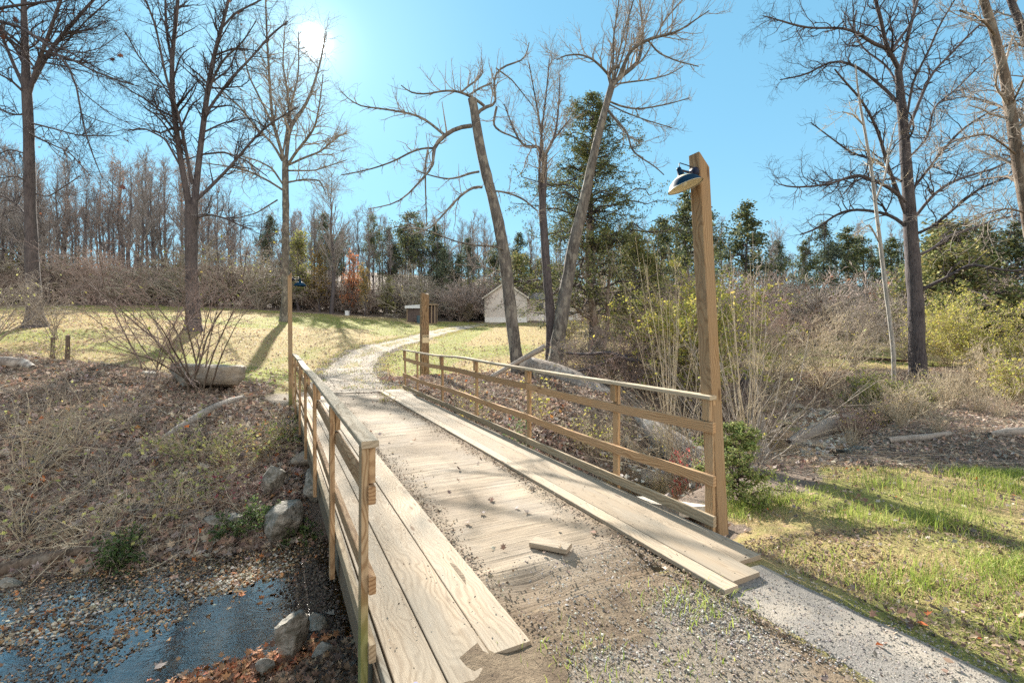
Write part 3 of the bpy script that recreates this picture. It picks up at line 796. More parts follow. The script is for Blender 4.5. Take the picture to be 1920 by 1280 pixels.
nl = Acc(); gn = np.random.default_rng(12)
for da, db in ((.54, .775), (.785, 1.055), (1.065, 1.315), (2.73, 2.865), (2.875, 3.16), (3.168, 3.43)):
    for s_ in np.arange(2.7, 13.6, .61):
        for d_ in (da + .035, db - .035):
            p = np.array(BP(s_ + gn.uniform(-.015, .015), d_ + gn.uniform(-.01, .01), .0042)) - np.array(BP(2.3, 2.0, 0)); a_ = np.arange(8) * np.pi / 4
            nl.add(np.vstack([p + np.stack([.0055 * np.cos(a_), .0055 * np.sin(a_), 0 * a_], -1), [p + [0, 0, .001]]]), None, [(8, i, (i + 1) % 8) for i in range(8)])
tag(nl.done('nail_heads', 'nail', br), kind='stuff')
# ------------------------------------------------------------------ railings
def railing(label, side, ends, posts, mid_kink):
    """side -1: left railing (posts outside = smaller d), +1: right"""
    if side < 0: dc, dpost, drail, dblk = .455, .425, .465, .467
    else: dc, dpost, drail, dblk = 3.50, 3.535, 3.495, 3.495
    root = thing('bridge_railing', label, 'railing', BP(ends[0], dc, PL))
    g = np.random.default_rng(21 + side)
    def kink(t, amp=1.0):
        s = ends[0] + t * (ends[1] - ends[0])
        return mid_kink(s) * amp
    L = ends[1] - ends[0]
    segs = [(ends[0], ends[0] + L * .5), (ends[0] + L * .5 + .006, ends[1])] if side < 0 else [(ends[0], 6.38), (6.386, 10.6), (10.606, ends[1])]
    for a, b in segs:
        wboard('cap_rail', BP(a, dc, 1.115 - .019), BP(b, dc, 1.115 - .019), .092, .038, 'cap_wood', root,
               dev=lambda t, a=a, b=b: (0 * t, mid_kink(a + t * (b - a))), seg=24)
    for z, mt, nm in ((.83, 'rail_wood', 'rail'), (.355, 'rail_wood', 'rail'), (-.005, 'kick_rail_wood', 'kick_rail')):
        for a, b in segs:
            ph = g.uniform(0, 6)
            wboard(nm, BP(a - .02 if a == ends[0] else a, drail, z), BP(b, drail, z), .038, .095, mt, root,
                   dev=lambda t, a=a, b=b, ph=ph, z=z: (.004 * np.sin(t * 5 + ph), mid_kink(a + t * (b - a)) * (.9 if z > .2 else .0) - (.02 * np.sin(np.pi * t) if z > .2 else 0)), seg=24)
    for i, s in enumerate(posts):
        bot = (-.33 if i == 1 else -.24) if side < 0 else -.30
        if side < 0 and i == 0: bot = -.62
        lean = g.uniform(-.006, .006, 2)
        k_ = float(mid_kink(s))
        top = 1.075 + k_
        zz = Vector(BP(s + lean[0], dpost + lean[1], top)) ; z0 = Vector(BP(s, dpost, bot))
        # posts stand upright: 38 mm across the bridge, 89 mm along it
        wboard('post', z0, zz, .038, .089, 'post_wood' if not (side < 0 and i == 0) else 'old_post_wood', root, up=(BB[0], BB[1], 0), ch=.003)
        # short packing block under the cap rail, mitred look of its foot
        zb0 = Vector(BP(s, dblk, .885 + k_)); zb1 = Vector(BP(s, dblk, top))
        wboard('block', zb0, zb1, .038, .089, 'post_wood', root, up=(BB[0], BB[1], 0), ch=.006, seg=2)
    return root
railing('left railing of weathered wood with an end post standing over the dark creek', -1, (2.56, 13.1), [2.62, 4.12, 5.95, 7.75, 9.6, 11.5, 12.95],
        lambda s: .004 * np.sin(np.asarray(s) * 1.3) - .012 * np.exp(-((np.asarray(s) - 8.6) / 1.0) ** 2))
railing('right railing ending at the tall post with the large blue lamp', 1, (2.93, 14.2), [2.99, 4.30, 6.38, 8.50, 10.60, 12.75, 14.12],
        lambda s: .032 * np.exp(-((np.asarray(s) - 9.3) / 1.1) ** 2) + .008 * np.sin(np.asarray(s) * .9 + 1.0) * sstep(4, 6, np.asarray(s)))

# ------------------------------------------------------------------ lamps
def lathe(prof, k=48):
    prof = np.array(prof, float); a = np.arange(k) * 2 * np.pi / k
    V = np.stack([prof[:, 0, None] * np.cos(a), prof[:, 0, None] * np.sin(a), prof[:, 1, None] + 0 * a], -1).reshape(-1, 3)
    n = len(prof); i = (np.arange(n - 1) * k)[:, None]; j = np.arange(k)[None]; j2 = (j + 1) % k
    return V, np.stack([i + j, i + j2, i + k + j2, i + k + j], -1).reshape(-1, 4)
def xf(V, rot=None, loc=(0, 0, 0)):
    V = np.asarray(V, float)
    if rot is not None: V = V @ np.array(rot.to_3x3()).T
    return V + np.array(loc)
def lamp(base, top, out, label, wd, mat, tilt, groundz, lining='lamp_inside'):
    """square wooden post with a barn lamp reaching out along `out` (unit xy)"""
    base = Vector(base); top = Vector(top)
    root = thing('lamp_post', label, 'lamp post', base)
    X = (top - base); L = X.length; Xn = X.normalized()
    sec = rect_sec(wd, wd, .006)
    P = np.zeros((30, 3)); P[:, 0] = np.linspace(0, L, 30)
    V, Q, T = section_sweep(P, (0, 1, 0), (0, 0, 1), sec)
    # the top is sawn off on a slope, high on the lamp side
    U = Vector((out[0], out[1], 0)); U = (U - U.dot(Xn) * Xn).normalized(); Y = U.cross(Xn)
    m = V[:, 0] > L - .01
    V[m, 0] += V[m, 2] * 1.15 - wd * .5
    V[-1, 0] = L - wd * .5
    o = build('post', V, Q, T, mat, root)
    mt = Matrix.Identity(4)
    for i in range(3): mt[i][0] = Xn[i]; mt[i][1] = Y[i]; mt[i][2] = U[i]
    o.matrix_local = mt
    lp = L - .17       # height of the mount along the post
    O = Xn * lp + U * (wd / 2)
    u = Vector((out[0], out[1], 0)).normalized(); zv = Vector((0, 0, 1)); sv = u.cross(zv)
    def basis(a, b, c):
        mm = Matrix.Identity(4)
        for i in range(3): mm[i][0] = a[i]; mm[i][1] = b[i]; mm[i][2] = c[i]
        return mm
    # round wall plate, facing out
    V, Q = lathe([(0, .0), (.052, .0), (.058, .012), (.050, .028), (.03, .036), (0, .038)], 28)
    build('mounting_plate', xf(V, basis(sv, zv, u), O), Q, None, 'lamp_black', root, smooth=True)
    # knuckle and arm
    acc = Acc()
    V, Q = lathe([(0, 0), (.020, 0), (.026, .02), (.020, .045), (0, .05)], 16); acc.add(xf(V, basis(sv, zv, u), O + u * .03 - zv * .008), Q)
    A = [O + u * .03, O + u * .11 + zv * .0, O + u * .185 + zv * .004]
    V, Q = tubes([np.array(A)], [np.array([.012, .011, .010])], 10); acc.add(V, Q)
    acc.done('arm', 'lamp_black', root, smooth=True)
    A = np.array([O + u * .02 + zv * .048, O + u * .10 + zv * .060, O + u * .185 + zv * .066, O + u * .192 + zv * .060, O + u * .190 + zv * .01])
    V, Q = tubes([A], [np.full(5, .0045)], 8)
    build('stay_rod', V, Q, None, 'lamp_black', root, smooth=True)
    # shade: bell shaped, enamelled, with a cap
    n_ = (O + u * .19 - zv * .005)
    tl = (Matrix.Rotation(-tilt * .9, 4, u) @ Matrix.Rotation(tilt, 4, sv)) if tilt else Matrix.Identity(4)
    prof = [(0.0, .030), (.016, .030), (.022, .018), (.020, .004), (.024, -.012), (.030, -.040), (.040, -.052), (.062, -.060), (.095, -.078), (.125, -.104), (.142, -.132), (.152, -.150), (.158, -.153)]
    V, Q = lathe(prof)
    build('lamp_shade', xf(V, tl, n_), Q, None, 'lamp_enamel', root, smooth=True)
    inn = [(.157, -.1535), (.150, -.147), (.139, -.130), (.122, -.102), (.092, -.0755), (.060, -.0575), (.036, -.049), (0, -.045)]
    V, Q = lathe(inn)
    build('shade_lining', xf(V, tl, n_), Q, None, lining, root, smooth=True)
    V, Q = lathe([(0, -.145), (.02, -.140), (.031, -.118), (.026, -.09), (.014, -.072), (.014, -.05)], 20)
    build('bulb', xf(V, tl, n_), Q, None, 'bulb_glass', root, smooth=True)
    return root
g_ = tz1(*BP(2.86, 3.62, 0)[:2])
Pb = P3(1347, 1005, 4.30)
lamp((Pb[0], Pb[1], -.16), tuple(P3(1310, 292, 4.30)), (-NN[0], -NN[1]), 'tall leaning wooden post with a large tilted blue barn lamp, beside the grass', .125, 'post_wood', R(-14), g_)
Bl = BP(13.25, .38, -.25)
lamp(Bl, (Bl[0] - .03, Bl[1], 3.17), (NN[0], NN[1]), 'slim wooden post with a small dark lamp at the far end of the bridge', .10, 'old_post_wood', 0.0, 0, 'lamp_enamel')

# square timber with the sign
P0 = G(796, 704, 12, 30)
tp = thing('timber_post', 'thick cracked timber post with a yellowed notice, standing on the lawn beyond the bridge', 'post', tuple(P0))
ht = CZ - (551 - 619) * P0[1] / F - P0[2]
n = 40; zc = np.linspace(-.3, ht, n)
V = []; kk_ = 48
ang_ = np.arange(kk_) * 2 * np.pi / kk_
ca, sa = np.cos(ang_), np.sin(ang_); sq = 1 / np.maximum(np.abs(ca), np.abs(sa)); sq = np.minimum(sq, 1.27)
gg = np.random.default_rng(8); crk = (gg.random(kk_) < .22) * gg.uniform(.04, .12, kk_)
for i, z in enumerate(zc):
    r_ = .155 * (1 + .06 * (1 - z / ht)) * sq * (1 - crk * (.6 + .4 * np.sin(z * 3 + ang_ * 7))) + .004 * gg.normal(size=kk_)
    V.append(np.stack([r_ * ca, r_ * sa, np.full(kk_, z) + (i == n - 1) * .03 * np.sin(ang_ * 2)], -1))
V = np.array(V).reshape(-1, 3)
i = (np.arange(n - 1) * kk_)[:, None]; j = np.arange(kk_)[None]; j2 = (j + 1) % kk_
Q = np.stack([i + j, i + j2, i + kk_ + j2, i + kk_ + j], -1).reshape(-1, 4)
V = np.vstack([V, [(0, 0, ht + .005)]]); jj = np.arange(kk_); T = np.stack([np.full(kk_, len(V) - 1), (n - 1) * kk_ + jj, (n - 1) * kk_ + (jj + 1) % kk_], -1)
Vx = V[:, [2, 0, 1]]      # own x axis runs up the post so that the grain does
o = build('timber', Vx, Q, T, 'timber_wood', tp)
mt = Matrix(((0, 1, 0, 0), (0, 0, 1, 0), (1, 0, 0, 0), (0, 0, 0, 1)))
o.matrix_local = Matrix.Rotation(R(24), 4, 'Z') @ mt
sgz = CZ - (635 - 619) * P0[1] / F - P0[2]
face = Matrix.Rotation(R(24), 4, 'Z')
def boxm(x0, x1, y0, y1, z0, z1):
    V = np.array([(x, y, z) for x in (x0, x1) for y in (y0, y1) for z in (z0, z1)], float)
    Q = np.array([(0, 1, 3, 2), (4, 6, 7, 5), (0, 4, 5, 1), (2, 3, 7, 6), (0, 2, 6, 4), (1, 5, 7, 3)])
    return V, Q
V, Q = boxm(-.125, .135, -.172, -.166, sgz - .16, sgz + .15)
sg = build('notice_sign', V, Q, None, 'sign_paint', tp); sg.matrix_local = face
def text_mesh(name, body, size, mat, parent, mloc):
    cu = bpy.data.curves.new(name, 'FONT'); cu.body = body; cu.size = size; cu.align_x = 'CENTER'; cu.align_y = 'CENTER'; cu.extrude = .001; cu.offset = size * .02
    ob = bpy.data.objects.new(name, cu); COL.objects.link(ob)
    dg = bpy.context.evaluated_depsgraph_get(); me = bpy.data.meshes.new_from_object(ob.evaluated_get(dg))
    bpy.data.objects.remove(ob); me.name = name
    o = bpy.data.objects.new(name, me); me.materials.clear(); me.materials.append(M[mat]); COL.objects.link(o); o.parent = parent; o.matrix_local = mloc
    return o
text_mesh('lettering', 'POSTED', .070, 'sign_ink', sg, Matrix.Translation((.005, -.175, sgz + .085)) @ Matrix.Rotation(R(90), 4, 'X') @ Matrix.Diagonal((.92, 1.35, 1, 1)))

# loose block of wood on the deck
bp_ = P3(1032, 1026, 3.88)
bl_ = thing('wood_block', 'loose offcut of pale wood lying on the gravelly deck end', 'wood block', (bp_[0], bp_[1], -.10))
board('offcut', (-.155, .05, .022), (.155, -.05, .030), .135, .04, 'plank_wood', bl_, seg=4, dev=None)
# rotate so that its length runs as in the photograph
bl_.rotation_euler = (0, 0, R(-8))
# little blue cap on the near planks
cp_ = P3(779, 1276, 2.33); V, Q = lathe([(0, .022), (.010, .022), (.012, .016), (.012, 0), (0, 0)], 20)
tag(build('bottle_cap', V, Q, None, 'blue_cap', smooth=False, loc=(cp_[0], cp_[1], PL - .012)), 'small blue cap lying on the near planks', 'cap')
# ------------------------------------------------------------------ the big trees, limb by limb
def limb(px, Y, dY=0.0, g=None, m=14, wob=0.0):
    """px: list of (x, y, width in photo pixels); Y depth of its base, dY drift of depth along it"""
    px = np.array(px, float); n = len(px)
    t = np.linspace(0, 1, n)
    Ys = Y + dY * t
    pts = np.stack([(px[:, 0] - 960) * Ys / F, Ys, CZ - (px[:, 1] - 619) * Ys / F], -1)
    rad = px[:, 2] * Ys / F / 2
    P, r_ = resample(pts, rad, m)
    if wob:
        P[1:-1] += (g or rng).normal(size=(m - 2, 3)) * wob
    return P, r_
def bare_tree(name, label, cat, Y, trunk, limbs, bark_, twig, seed, lvl=(60, 400, 1500, 3000), lens=(2.4, 1.1, .5, .25), rmin=.005,
              trop=.05, ang=(25, 60), flare=1.6, leaves=0, leafcol=None, wig=.16, group=None, upshoots=0, fine_r=1.0, base=None, trunk_sprout=(.45, 1.0), wk=1.0):
    g = np.random.default_rng(seed); trunk = [(a_, b_, c_ * wk) for a_, b_, c_ in trunk]; limbs = [([(a_, b_, c_ * (wk if c_ > 4 else .9)) for a_, b_, c_ in l_], d_) for l_, d_ in limbs]
    P0, R0 = limb(trunk, Y, 0, g, 26)
    bx, by = P0[0, 0], P0[0, 1]
    bz = tz1(bx, by) - .15
    P0 = np.vstack([[(bx, by, bz)], P0[P0[:, 2] > bz + .1]]); R0 = np.r_[R0[0], R0[-(len(P0) - 1):]]
    P0, R0 = resample(P0, R0, 30)
    h = P0[:, 2] - bz; R0 = R0 * (1 + (flare - 1) * np.exp(-h / .45))
    root = thing(name, label, cat, (float(bx), float(by), float(bz + .1)), group=group)
    off = np.array(root.location)
    acc = Acc(); V, Q = tubes([P0 - off], [R0], 14)
    cen_ = np.repeat(P0 - off, 14, axis=0); aj = np.tile(np.arange(14), 30) * .4488; sj = np.repeat(np.arange(30), 14)
    V = cen_ + (V - cen_) * (1 + .22 * vnoise(np.cos(aj) * 2.1 + sj * .23 + seed, np.sin(aj) * 2.1 + sj * .9) + .10 * vnoise(aj * 3 + seed, sj * 1.7))[:, None]
    acc.add(V, Q)
    LP, LR = [P0], [R0]
    for i, (px, dY) in enumerate(limbs):
        # a limb starts on whatever it grows from: take the depth of the nearest point already built
        x0, y0 = px[0][0], px[0][1]; best = None
        for P in LP:
            sx = 960 + F * P[:, 0] / P[:, 1]; sy = 619 - F * (P[:, 2] - CZ) / P[:, 1]
            j = int(np.argmin((sx - x0) ** 2 + (sy - y0) ** 2)); dd = (sx[j] - x0) ** 2 + (sy[j] - y0) ** 2
            if best is None or dd < best[0]: best = (dd, P[j, 1])
        P, r_ = limb(px, best[1], dY, g, 16, 0.0)
        LP.append(P); LR.append(np.maximum(r_, rmin * 1.2))
        V, Q = tubes([P - off], [LR[-1]], 8); acc.add(V, Q)
    acc.done('trunk', bark_, root, smooth=True)
    cr = Acc()
    # twigs grow from every limb and from the upper trunk
    j0 = int(len(P0) * trunk_sprout[0])
    SP = [P0[j0:]] + LP[1:]; SR = [R0[j0:]] + LR[1:]
    P1, R1 = sprout(SP, SR, lvl[0], lens[0], 8, ang, (.15, 1.0), wig, trop, .45, rmin * 2.2, seed=seed + 1)
    V, Q = tubes(P1 - off, R1, 5); cr.add(V, Q)
    A = SP + list(P1); B = SR + list(R1)
    P2, R2 = sprout(A[1:] if len(A) > 1 else A, B[1:] if len(B) > 1 else B, lvl[1], lens[1], 7, (25, 65), (.15, 1.0), wig * 1.2, trop, .55, rmin * 1.4, seed=seed + 2)
    V, Q = tubes(P2 - off, R2, 4); cr.add(V, Q)
    P3_, R3 = sprout(list(P1) + list(P2), list(R1) + list(R2), lvl[2], lens[2], 5, (25, 65), (.15, 1.0), wig * 1.4, trop, .6, rmin * fine_r, rend=.6, seed=seed + 3)
    V, Q = tubes(P3_ - off, R3, 3); cr.add(V, Q)
    if lvl[3]:
        P4, R4 = sprout(list(P3_), list(R3), lvl[3], lens[3], 4, (25, 60), (.1, 1.0), wig * 1.4, trop, .8, rmin * fine_r * .85, rend=.7, seed=seed + 4, bylen=False)
        V, Q = tubes(P4 - off, R4, 3); cr.add(V, Q)
    if upshoots:
        Pu, Ru = sprout(SP[1:], SR[1:], upshoots, 1.2, 6, (60, 95), (.1, 1.0), .05, .35, .4, rmin * 1.1, seed=seed + 6, bias=(0, 0, 1.4))
        V, Q = tubes(Pu - off, Ru, 4); cr.add(V, Q)
        Pv, Rv = sprout(list(Pu), list(Ru), upshoots * 3, .3, 4, (25, 45), (.2, 1.0), .08, .1, .7, rmin * .8, rend=.6, seed=seed + 7)
        V, Q = tubes(Pv - off, Rv, 3); cr.add(V, Q)
    cr.done('crown', twig, root, smooth=True)
    if leaves:
        tips = P3_[g.integers(0, len(P3_), leaves), -1] - off
        a = scatter(LEAF_LOBED, tips, g.uniform(.07, .13, leaves), None, 1.2, pick(leafcol, leaves, g=g), None, g)
        a.done('leaves', 'leaf', root)
    return root

bare_tree('bare_tree', 'tall straight trunk with flaring roots on the lawn, leftmost of the big trees', 'tree', 22,
  [(68, 612, 27), (64, 560, 24), (60, 500, 23), (58, 430, 21), (56, 340, 20), (54, 250, 19), (52, 190, 18), (49, 165, 17), (47, 100, 13), (45, 20, 11), (43, -60, 9), (44, -160, 6)],
  [([(47, 168, 8), (25, 120, 7), (5, 70, 6), (-15, 20, 5), (-40, -40, 3)], 1.5), ([(55, 175, 9), (72, 115, 8), (90, 70, 7), (105, 25, 6), (125, -30, 5), (140, -90, 3)], -1.0),
   ([(62, 155, 8), (90, 100, 8), (120, 62, 7), (150, 28, 6), (175, 0, 5), (230, -50, 3)], 1.0), ([(50, 178, 6), (20, 150, 4), (-20, 130, 3)], -1),
   ([(55, 250, 4), (90, 268, 3), (130, 285, 2.5), (170, 330, 2)], -1.5), ([(54, 230, 4), (95, 240, 3), (150, 255, 2.5), (220, 255, 1.5)], -2), ([(52, 215, 4), (20, 215, 3), (-30, 190, 2)], 1),
   ([(54, 290, 3), (20, 280, 2.5), (-20, 295, 2)], 1), ([(60, 345, 3), (30, 330, 2.5), (-10, 335, 2)], -1), ([(70, 90, 5), (130, 110, 4), (190, 140, 3), (250, 160, 2)], -2),
   ([(60, 130, 4), (110, 95, 3), (160, 40, 2.5), (205, 0, 2)], 1.5), ([(58, 360, 3), (90, 370, 2.5), (150, 330, 2)], 1), ([(60, 420, 4), (30, 380, 3), (-10, 360, 2)], 1)],
  'dark_bark', 'twig_dark', 101, wk=0.84, lvl=(110, 700, 2500, 3000), lens=(2.9, 1.5, .8, .5), rmin=.004, flare=2.2, trunk_sprout=(.55, 1.0), leaves=30, leafcol=[(.12, .05, .03)])

bare_tree('bare_tree', 'tall tree forking low into two upright stems behind the pinkish shrub', 'tree', 24,
  [(363, 622, 34), (361, 560, 29), (359, 500, 28), (358, 450, 28), (360, 400, 29), (360, 385, 27)],
  [([(357, 395, 18), (348, 350, 15), (340, 310, 14), (330, 240, 13), (322, 170, 12), (322, 110, 10), (328, 55, 9), (334, 0, 8), (338, -70, 6), (340, -150, 4)], -1.0),
   ([(364, 392, 18), (369, 340, 15), (373, 300, 14), (383, 220, 13), (392, 150, 12), (402, 100, 10), (418, 45, 8), (432, -15, 7), (450, -100, 4)], 1.0),
   ([(361, 345, 9), (350, 290, 8), (336, 215, 7), (325, 190, 6), (312, 150, 6), (300, 90, 5), (290, 40, 5), (268, -10, 4)], -2), ([(322, 115, 7), (312, 60, 6), (310, 0, 5), (312, -60, 4)], 1),
   ([(368, 375, 8), (395, 350, 8), (425, 320, 7), (455, 285, 6), (480, 255, 5), (512, 228, 4), (560, 200, 2)], 2.5), ([(385, 215, 7), (405, 185, 6), (435, 145, 6), (470, 110, 5), (508, 65, 4), (540, 40, 2.5)], 2),
   ([(386, 205, 5), (398, 150, 5), (420, 110, 4), (455, 80, 3), (480, 40, 2)], -2), ([(370, 408, 5), (395, 402, 5), (425, 410, 4), (455, 425, 3), (475, 430, 2)], -2),
   ([(340, 315, 5), (310, 260, 4), (270, 240, 3), (240, 245, 2)], -2), ([(325, 240, 4), (300, 250, 3), (285, 245, 2)], -1), ([(330, 200, 4), (300, 150, 3), (262, 110, 3), (235, 60, 2)], 1),
   ([(376, 290, 4), (420, 285, 4), (460, 300, 3), (500, 330, 2)], -2), ([(410, 60, 5), (440, 25, 4), (490, 0, 3), (520, -20, 2)], 1), ([(400, 105, 4), (440, 90, 3), (480, 95, 2)], -2),
   ([(390, 160, 4), (430, 130, 3), (450, 80, 2)], 2), ([(378, 250, 4), (420, 230, 3), (470, 220, 2.5), (500, 240, 2)], 2)],
  'dark_bark', 'twig_dark', 102, wk=0.74, lvl=(110, 700, 2500, 3000), lens=(2.9, 1.5, .8, .5), rmin=.004, flare=1.5, trunk_sprout=(.9, 1.0), trop=.06, leaves=40, leafcol=[(.12, .06, .04)])

bare_tree('bare_tree', 'tall round-crowned bare tree in front of the sun, casting a long shadow down the lawn', 'tree', 42,
  [(533, 602, 17), (535, 550, 15), (535, 480, 15), (536, 400, 14), (535, 330, 13), (535, 300, 12)],
  [([(534, 308, 8), (524, 270, 7), (512, 235, 7), (508, 190, 6), (504, 130, 5), (500, 60, 4), (498, 0, 3)], -2), ([(536, 305, 9), (541, 250, 8), (550, 225, 8), (570, 205, 7), (585, 170, 5), (600, 120, 4), (612, 60, 2)], 2),
   ([(538, 312, 6), (555, 285, 6), (580, 255, 5), (592, 235, 4), (600, 190, 3), (606, 140, 2)], -2), ([(540, 310, 5), (565, 298, 5), (600, 285, 4), (635, 255, 3), (650, 250, 2)], 2),
   ([(533, 358, 5), (505, 340, 4), (470, 322, 4), (430, 312, 3), (375, 305, 2)], 2), ([(540, 342, 4), (570, 336, 3), (600, 338, 3), (612, 365, 2)], -2), ([(530, 345, 4), (510, 315, 4), (480, 300, 3), (440, 290, 2)], -2),
   ([(530, 302, 6), (512, 270, 5), (480, 240, 5), (450, 200, 4), (425, 180, 3), (400, 150, 2)], -3), ([(512, 235, 5), (490, 190, 4), (465, 140, 3), (455, 80, 2)], 3),
   ([(545, 235, 5), (540, 180, 4), (530, 120, 3), (535, 40, 2)], 0), ([(530, 290, 4), (545, 200, 4), (560, 140, 3), (560, 60, 2)], 3), ([(520, 375, 3), (480, 400, 2.5), (440, 410, 2)], 2), ([(540, 320, 4), (590, 320, 3), (650, 300, 2)], 3)],
  'grey_bark', 'twig_grey', 103, wk=0.85, lvl=(110, 650, 2000, 2200), lens=(5.0, 2.6, 1.4, .8), rmin=.0055, flare=1.5, trunk_sprout=(.72, 1.0), wig=.18, trop=.04, leaves=60, leafcol=[(.14, .08, .04)])

bare_tree('broken_tree', 'leaning tree with a snapped-off top and crooked limbs reaching out over the lane', 'tree', 17,
  [(972, 690, 27), (966, 650, 24), (958, 590, 24), (950, 520, 24), (943, 460, 24), (935, 415, 23), (922, 365, 21), (910, 320, 20), (900, 275, 19), (893, 235, 18), (888, 200, 17), (885, 186, 17)],
  [([(884, 236, 9), (858, 238, 9), (838, 250, 9), (822, 264, 8), (812, 275, 8), (811, 292, 7), (815, 306, 6), (814, 312, 5), (800, 325, 4.5), (775, 355, 4), (745, 382, 3), (690, 392, 2)], -1.5),
   ([(832, 252, 6), (815, 238, 5), (795, 222, 5), (770, 213, 4.5), (740, 208, 4), (710, 203, 3.5), (675, 200, 3), (645, 180, 2), (635, 165, 1.5)], 1.5),
   ([(812, 278, 5), (795, 277, 4), (770, 285, 4), (740, 302, 3.5), (700, 316, 3), (660, 325, 2.5), (640, 328, 2)], 1), ([(802, 282, 4), (797, 310, 4), (798, 360, 3), (800, 425, 2)], -.5),
   ([(893, 217, 7), (900, 206, 7), (910, 199, 7), (922, 198, 6), (931, 200, 5), (929, 180, 4.5), (925, 155, 4.5), (928, 140, 4), (940, 126, 4), (960, 119, 3.5), (985, 113, 3), (992, 80, 2)], 1),
   ([(908, 199, 6), (895, 188, 6), (880, 180, 5.5), (865, 173, 5), (850, 170, 4.5), (825, 171, 4), (802, 177, 3.5), (770, 175, 3), (752, 160, 2)], -1),
   ([(866, 172, 4), (880, 160, 4), (895, 150, 3.5), (905, 138, 3), (903, 110, 2)], 1), ([(880, 178, 4), (900, 165, 4), (922, 156, 4)], .5),
   ([(931, 201, 5), (927, 220, 5), (925, 236, 4.5), (940, 248, 4), (960, 255, 3.5), (978, 265, 3), (985, 275, 2)], -1), ([(898, 322, 5), (880, 325, 5), (860, 333, 4), (838, 336, 3.5), (810, 330, 3), (780, 320, 2)], -1),
   ([(903, 351, 6), (890, 350, 5.5), (875, 358, 5), (855, 375, 4.5), (835, 398, 4), (808, 428, 3), (770, 440, 2)], -2), ([(920, 358, 4), (940, 359, 4), (965, 366, 4), (985, 376, 3.5), (1008, 396, 3)], .7),
   ([(948, 470, 4), (930, 462, 4), (890, 460, 3.5), (850, 452, 3), (800, 430, 2.5), (740, 425, 2)], -3), ([(930, 128, 3), (960, 150, 2.5), (1000, 200, 2)], 1), ([(945, 510, 3), (900, 500, 2.5), (850, 495, 2)], -3)],
  'grey_bark', 'twig_grey', 104, wk=0.92, lvl=(60, 300, 650, 0), lens=(1.3, .7, .35, .2), rmin=.0045, flare=1.25, trunk_sprout=(.55, 1.0), trop=.03, upshoots=70)

bare_tree('bare_tree', 'slim dark tree with a pale V of upright twigs, close beside the cedar', 'tree', 18,
  [(1032, 683, 20), (1034, 640, 18), (1031, 580, 17), (1026, 520, 16), (1021, 450, 15), (1017, 400, 14), (1019, 340, 12), (1021, 290, 11)],
  [([(1020, 292, 6), (1012, 274, 6), (998, 275, 5.5), (984, 276, 5), (970, 258, 4), (960, 235, 3), (945, 195, 2)], 1), ([(1022, 292, 6), (1030, 275, 6), (1038, 262, 5), (1044, 235, 4), (1048, 190, 3), (1050, 140, 2)], 1),
   ([(1018, 285, 4), (1012, 230, 3.5), (1003, 180, 3), (992, 120, 2)], -1), ([(1016, 410, 6), (1011, 350, 5), (1012, 300, 5), (1016, 240, 4), (1024, 180, 3), (1030, 110, 2)], -.6), ([(1038, 262, 4), (1055, 240, 3), (1070, 222, 2)], 1)],
  'dark_bark', 'twig_grey', 105, lvl=(60, 300, 800, 500), lens=(1.7, .9, .45, .25), rmin=.0045, flare=1.3, trunk_sprout=(.75, 1.0), trop=.12, ang=(20, 50))

bare_tree('bare_tree', 'mottled trunk leaning steeply to the right with long upright shoots at its top', 'tree', 17.5,
  [(1040, 688, 27), (1048, 630, 26), (1058, 560, 24), (1070, 490, 22), (1082, 430, 21), (1094, 385, 20), (1105, 330, 17), (1118, 270, 15), (1132, 215, 13), (1143, 175, 12), (1147, 160, 12)],
  [([(1146, 164, 9), (1155, 150, 9), (1168, 140, 9), (1185, 128, 8), (1196, 118, 7), (1202, 100, 6), (1206, 60, 5), (1202, 20, 4), (1195, -30, 3)], 1),
   ([(1160, 146, 7), (1172, 118, 7), (1180, 95, 6), (1200, 82, 6), (1225, 70, 5.5), (1250, 66, 5), (1275, 58, 4), (1300, 40, 3), (1330, 20, 2)], -1),
   ([(1146, 162, 6), (1141, 140, 7), (1150, 128, 7), (1160, 124, 7)], 0), ([(1150, 150, 4), (1158, 110, 4), (1170, 60, 3.5), (1188, 0, 3), (1200, -50, 2)], .6), ([(1148, 155, 4), (1150, 110, 4), (1150, 70, 3.5), (1158, 20, 3), (1165, -40, 2)], -.8),
   ([(1142, 142, 5), (1130, 128, 4.5), (1110, 110, 4), (1088, 102, 3.5), (1060, 104, 3), (1045, 112, 2)], -1), ([(1142, 190, 4), (1165, 200, 4), (1195, 205, 3.5), (1230, 200, 3), (1265, 192, 2.5), (1292, 184, 2)], 1),
   ([(1138, 205, 5), (1152, 222, 5), (1165, 236, 4.5), (1178, 250, 4), (1183, 282, 3.5), (1205, 298, 3), (1228, 312, 2.5), (1245, 328, 2)], -1), ([(1154, 158, 4), (1180, 154, 3.5), (1215, 150, 3), (1255, 140, 2.5), (1280, 125, 2)], 1.5),
   ([(1140, 195, 3), (1170, 210, 3), (1210, 225, 2.5), (1260, 240, 2)], -1.5), ([(1152, 150, 4), (1172, 90, 3.5), (1180, 30, 3), (1178, -30, 2)], 1.2), ([(1215, 76, 4), (1235, 100, 3), (1270, 115, 2.5), (1310, 125, 2)], .5), ([(1230, 68, 4), (1245, 40, 3.5), (1270, 10, 3), (1300, -20, 2)], .8)],
  'grey_bark', 'twig_grey', 106, lvl=(90, 400, 1100, 700), lens=(1.9, 1.0, .5, .25), rmin=.0045, flare=1.2, trunk_sprout=(.8, 1.0), trop=.10, ang=(20, 50), upshoots=40)

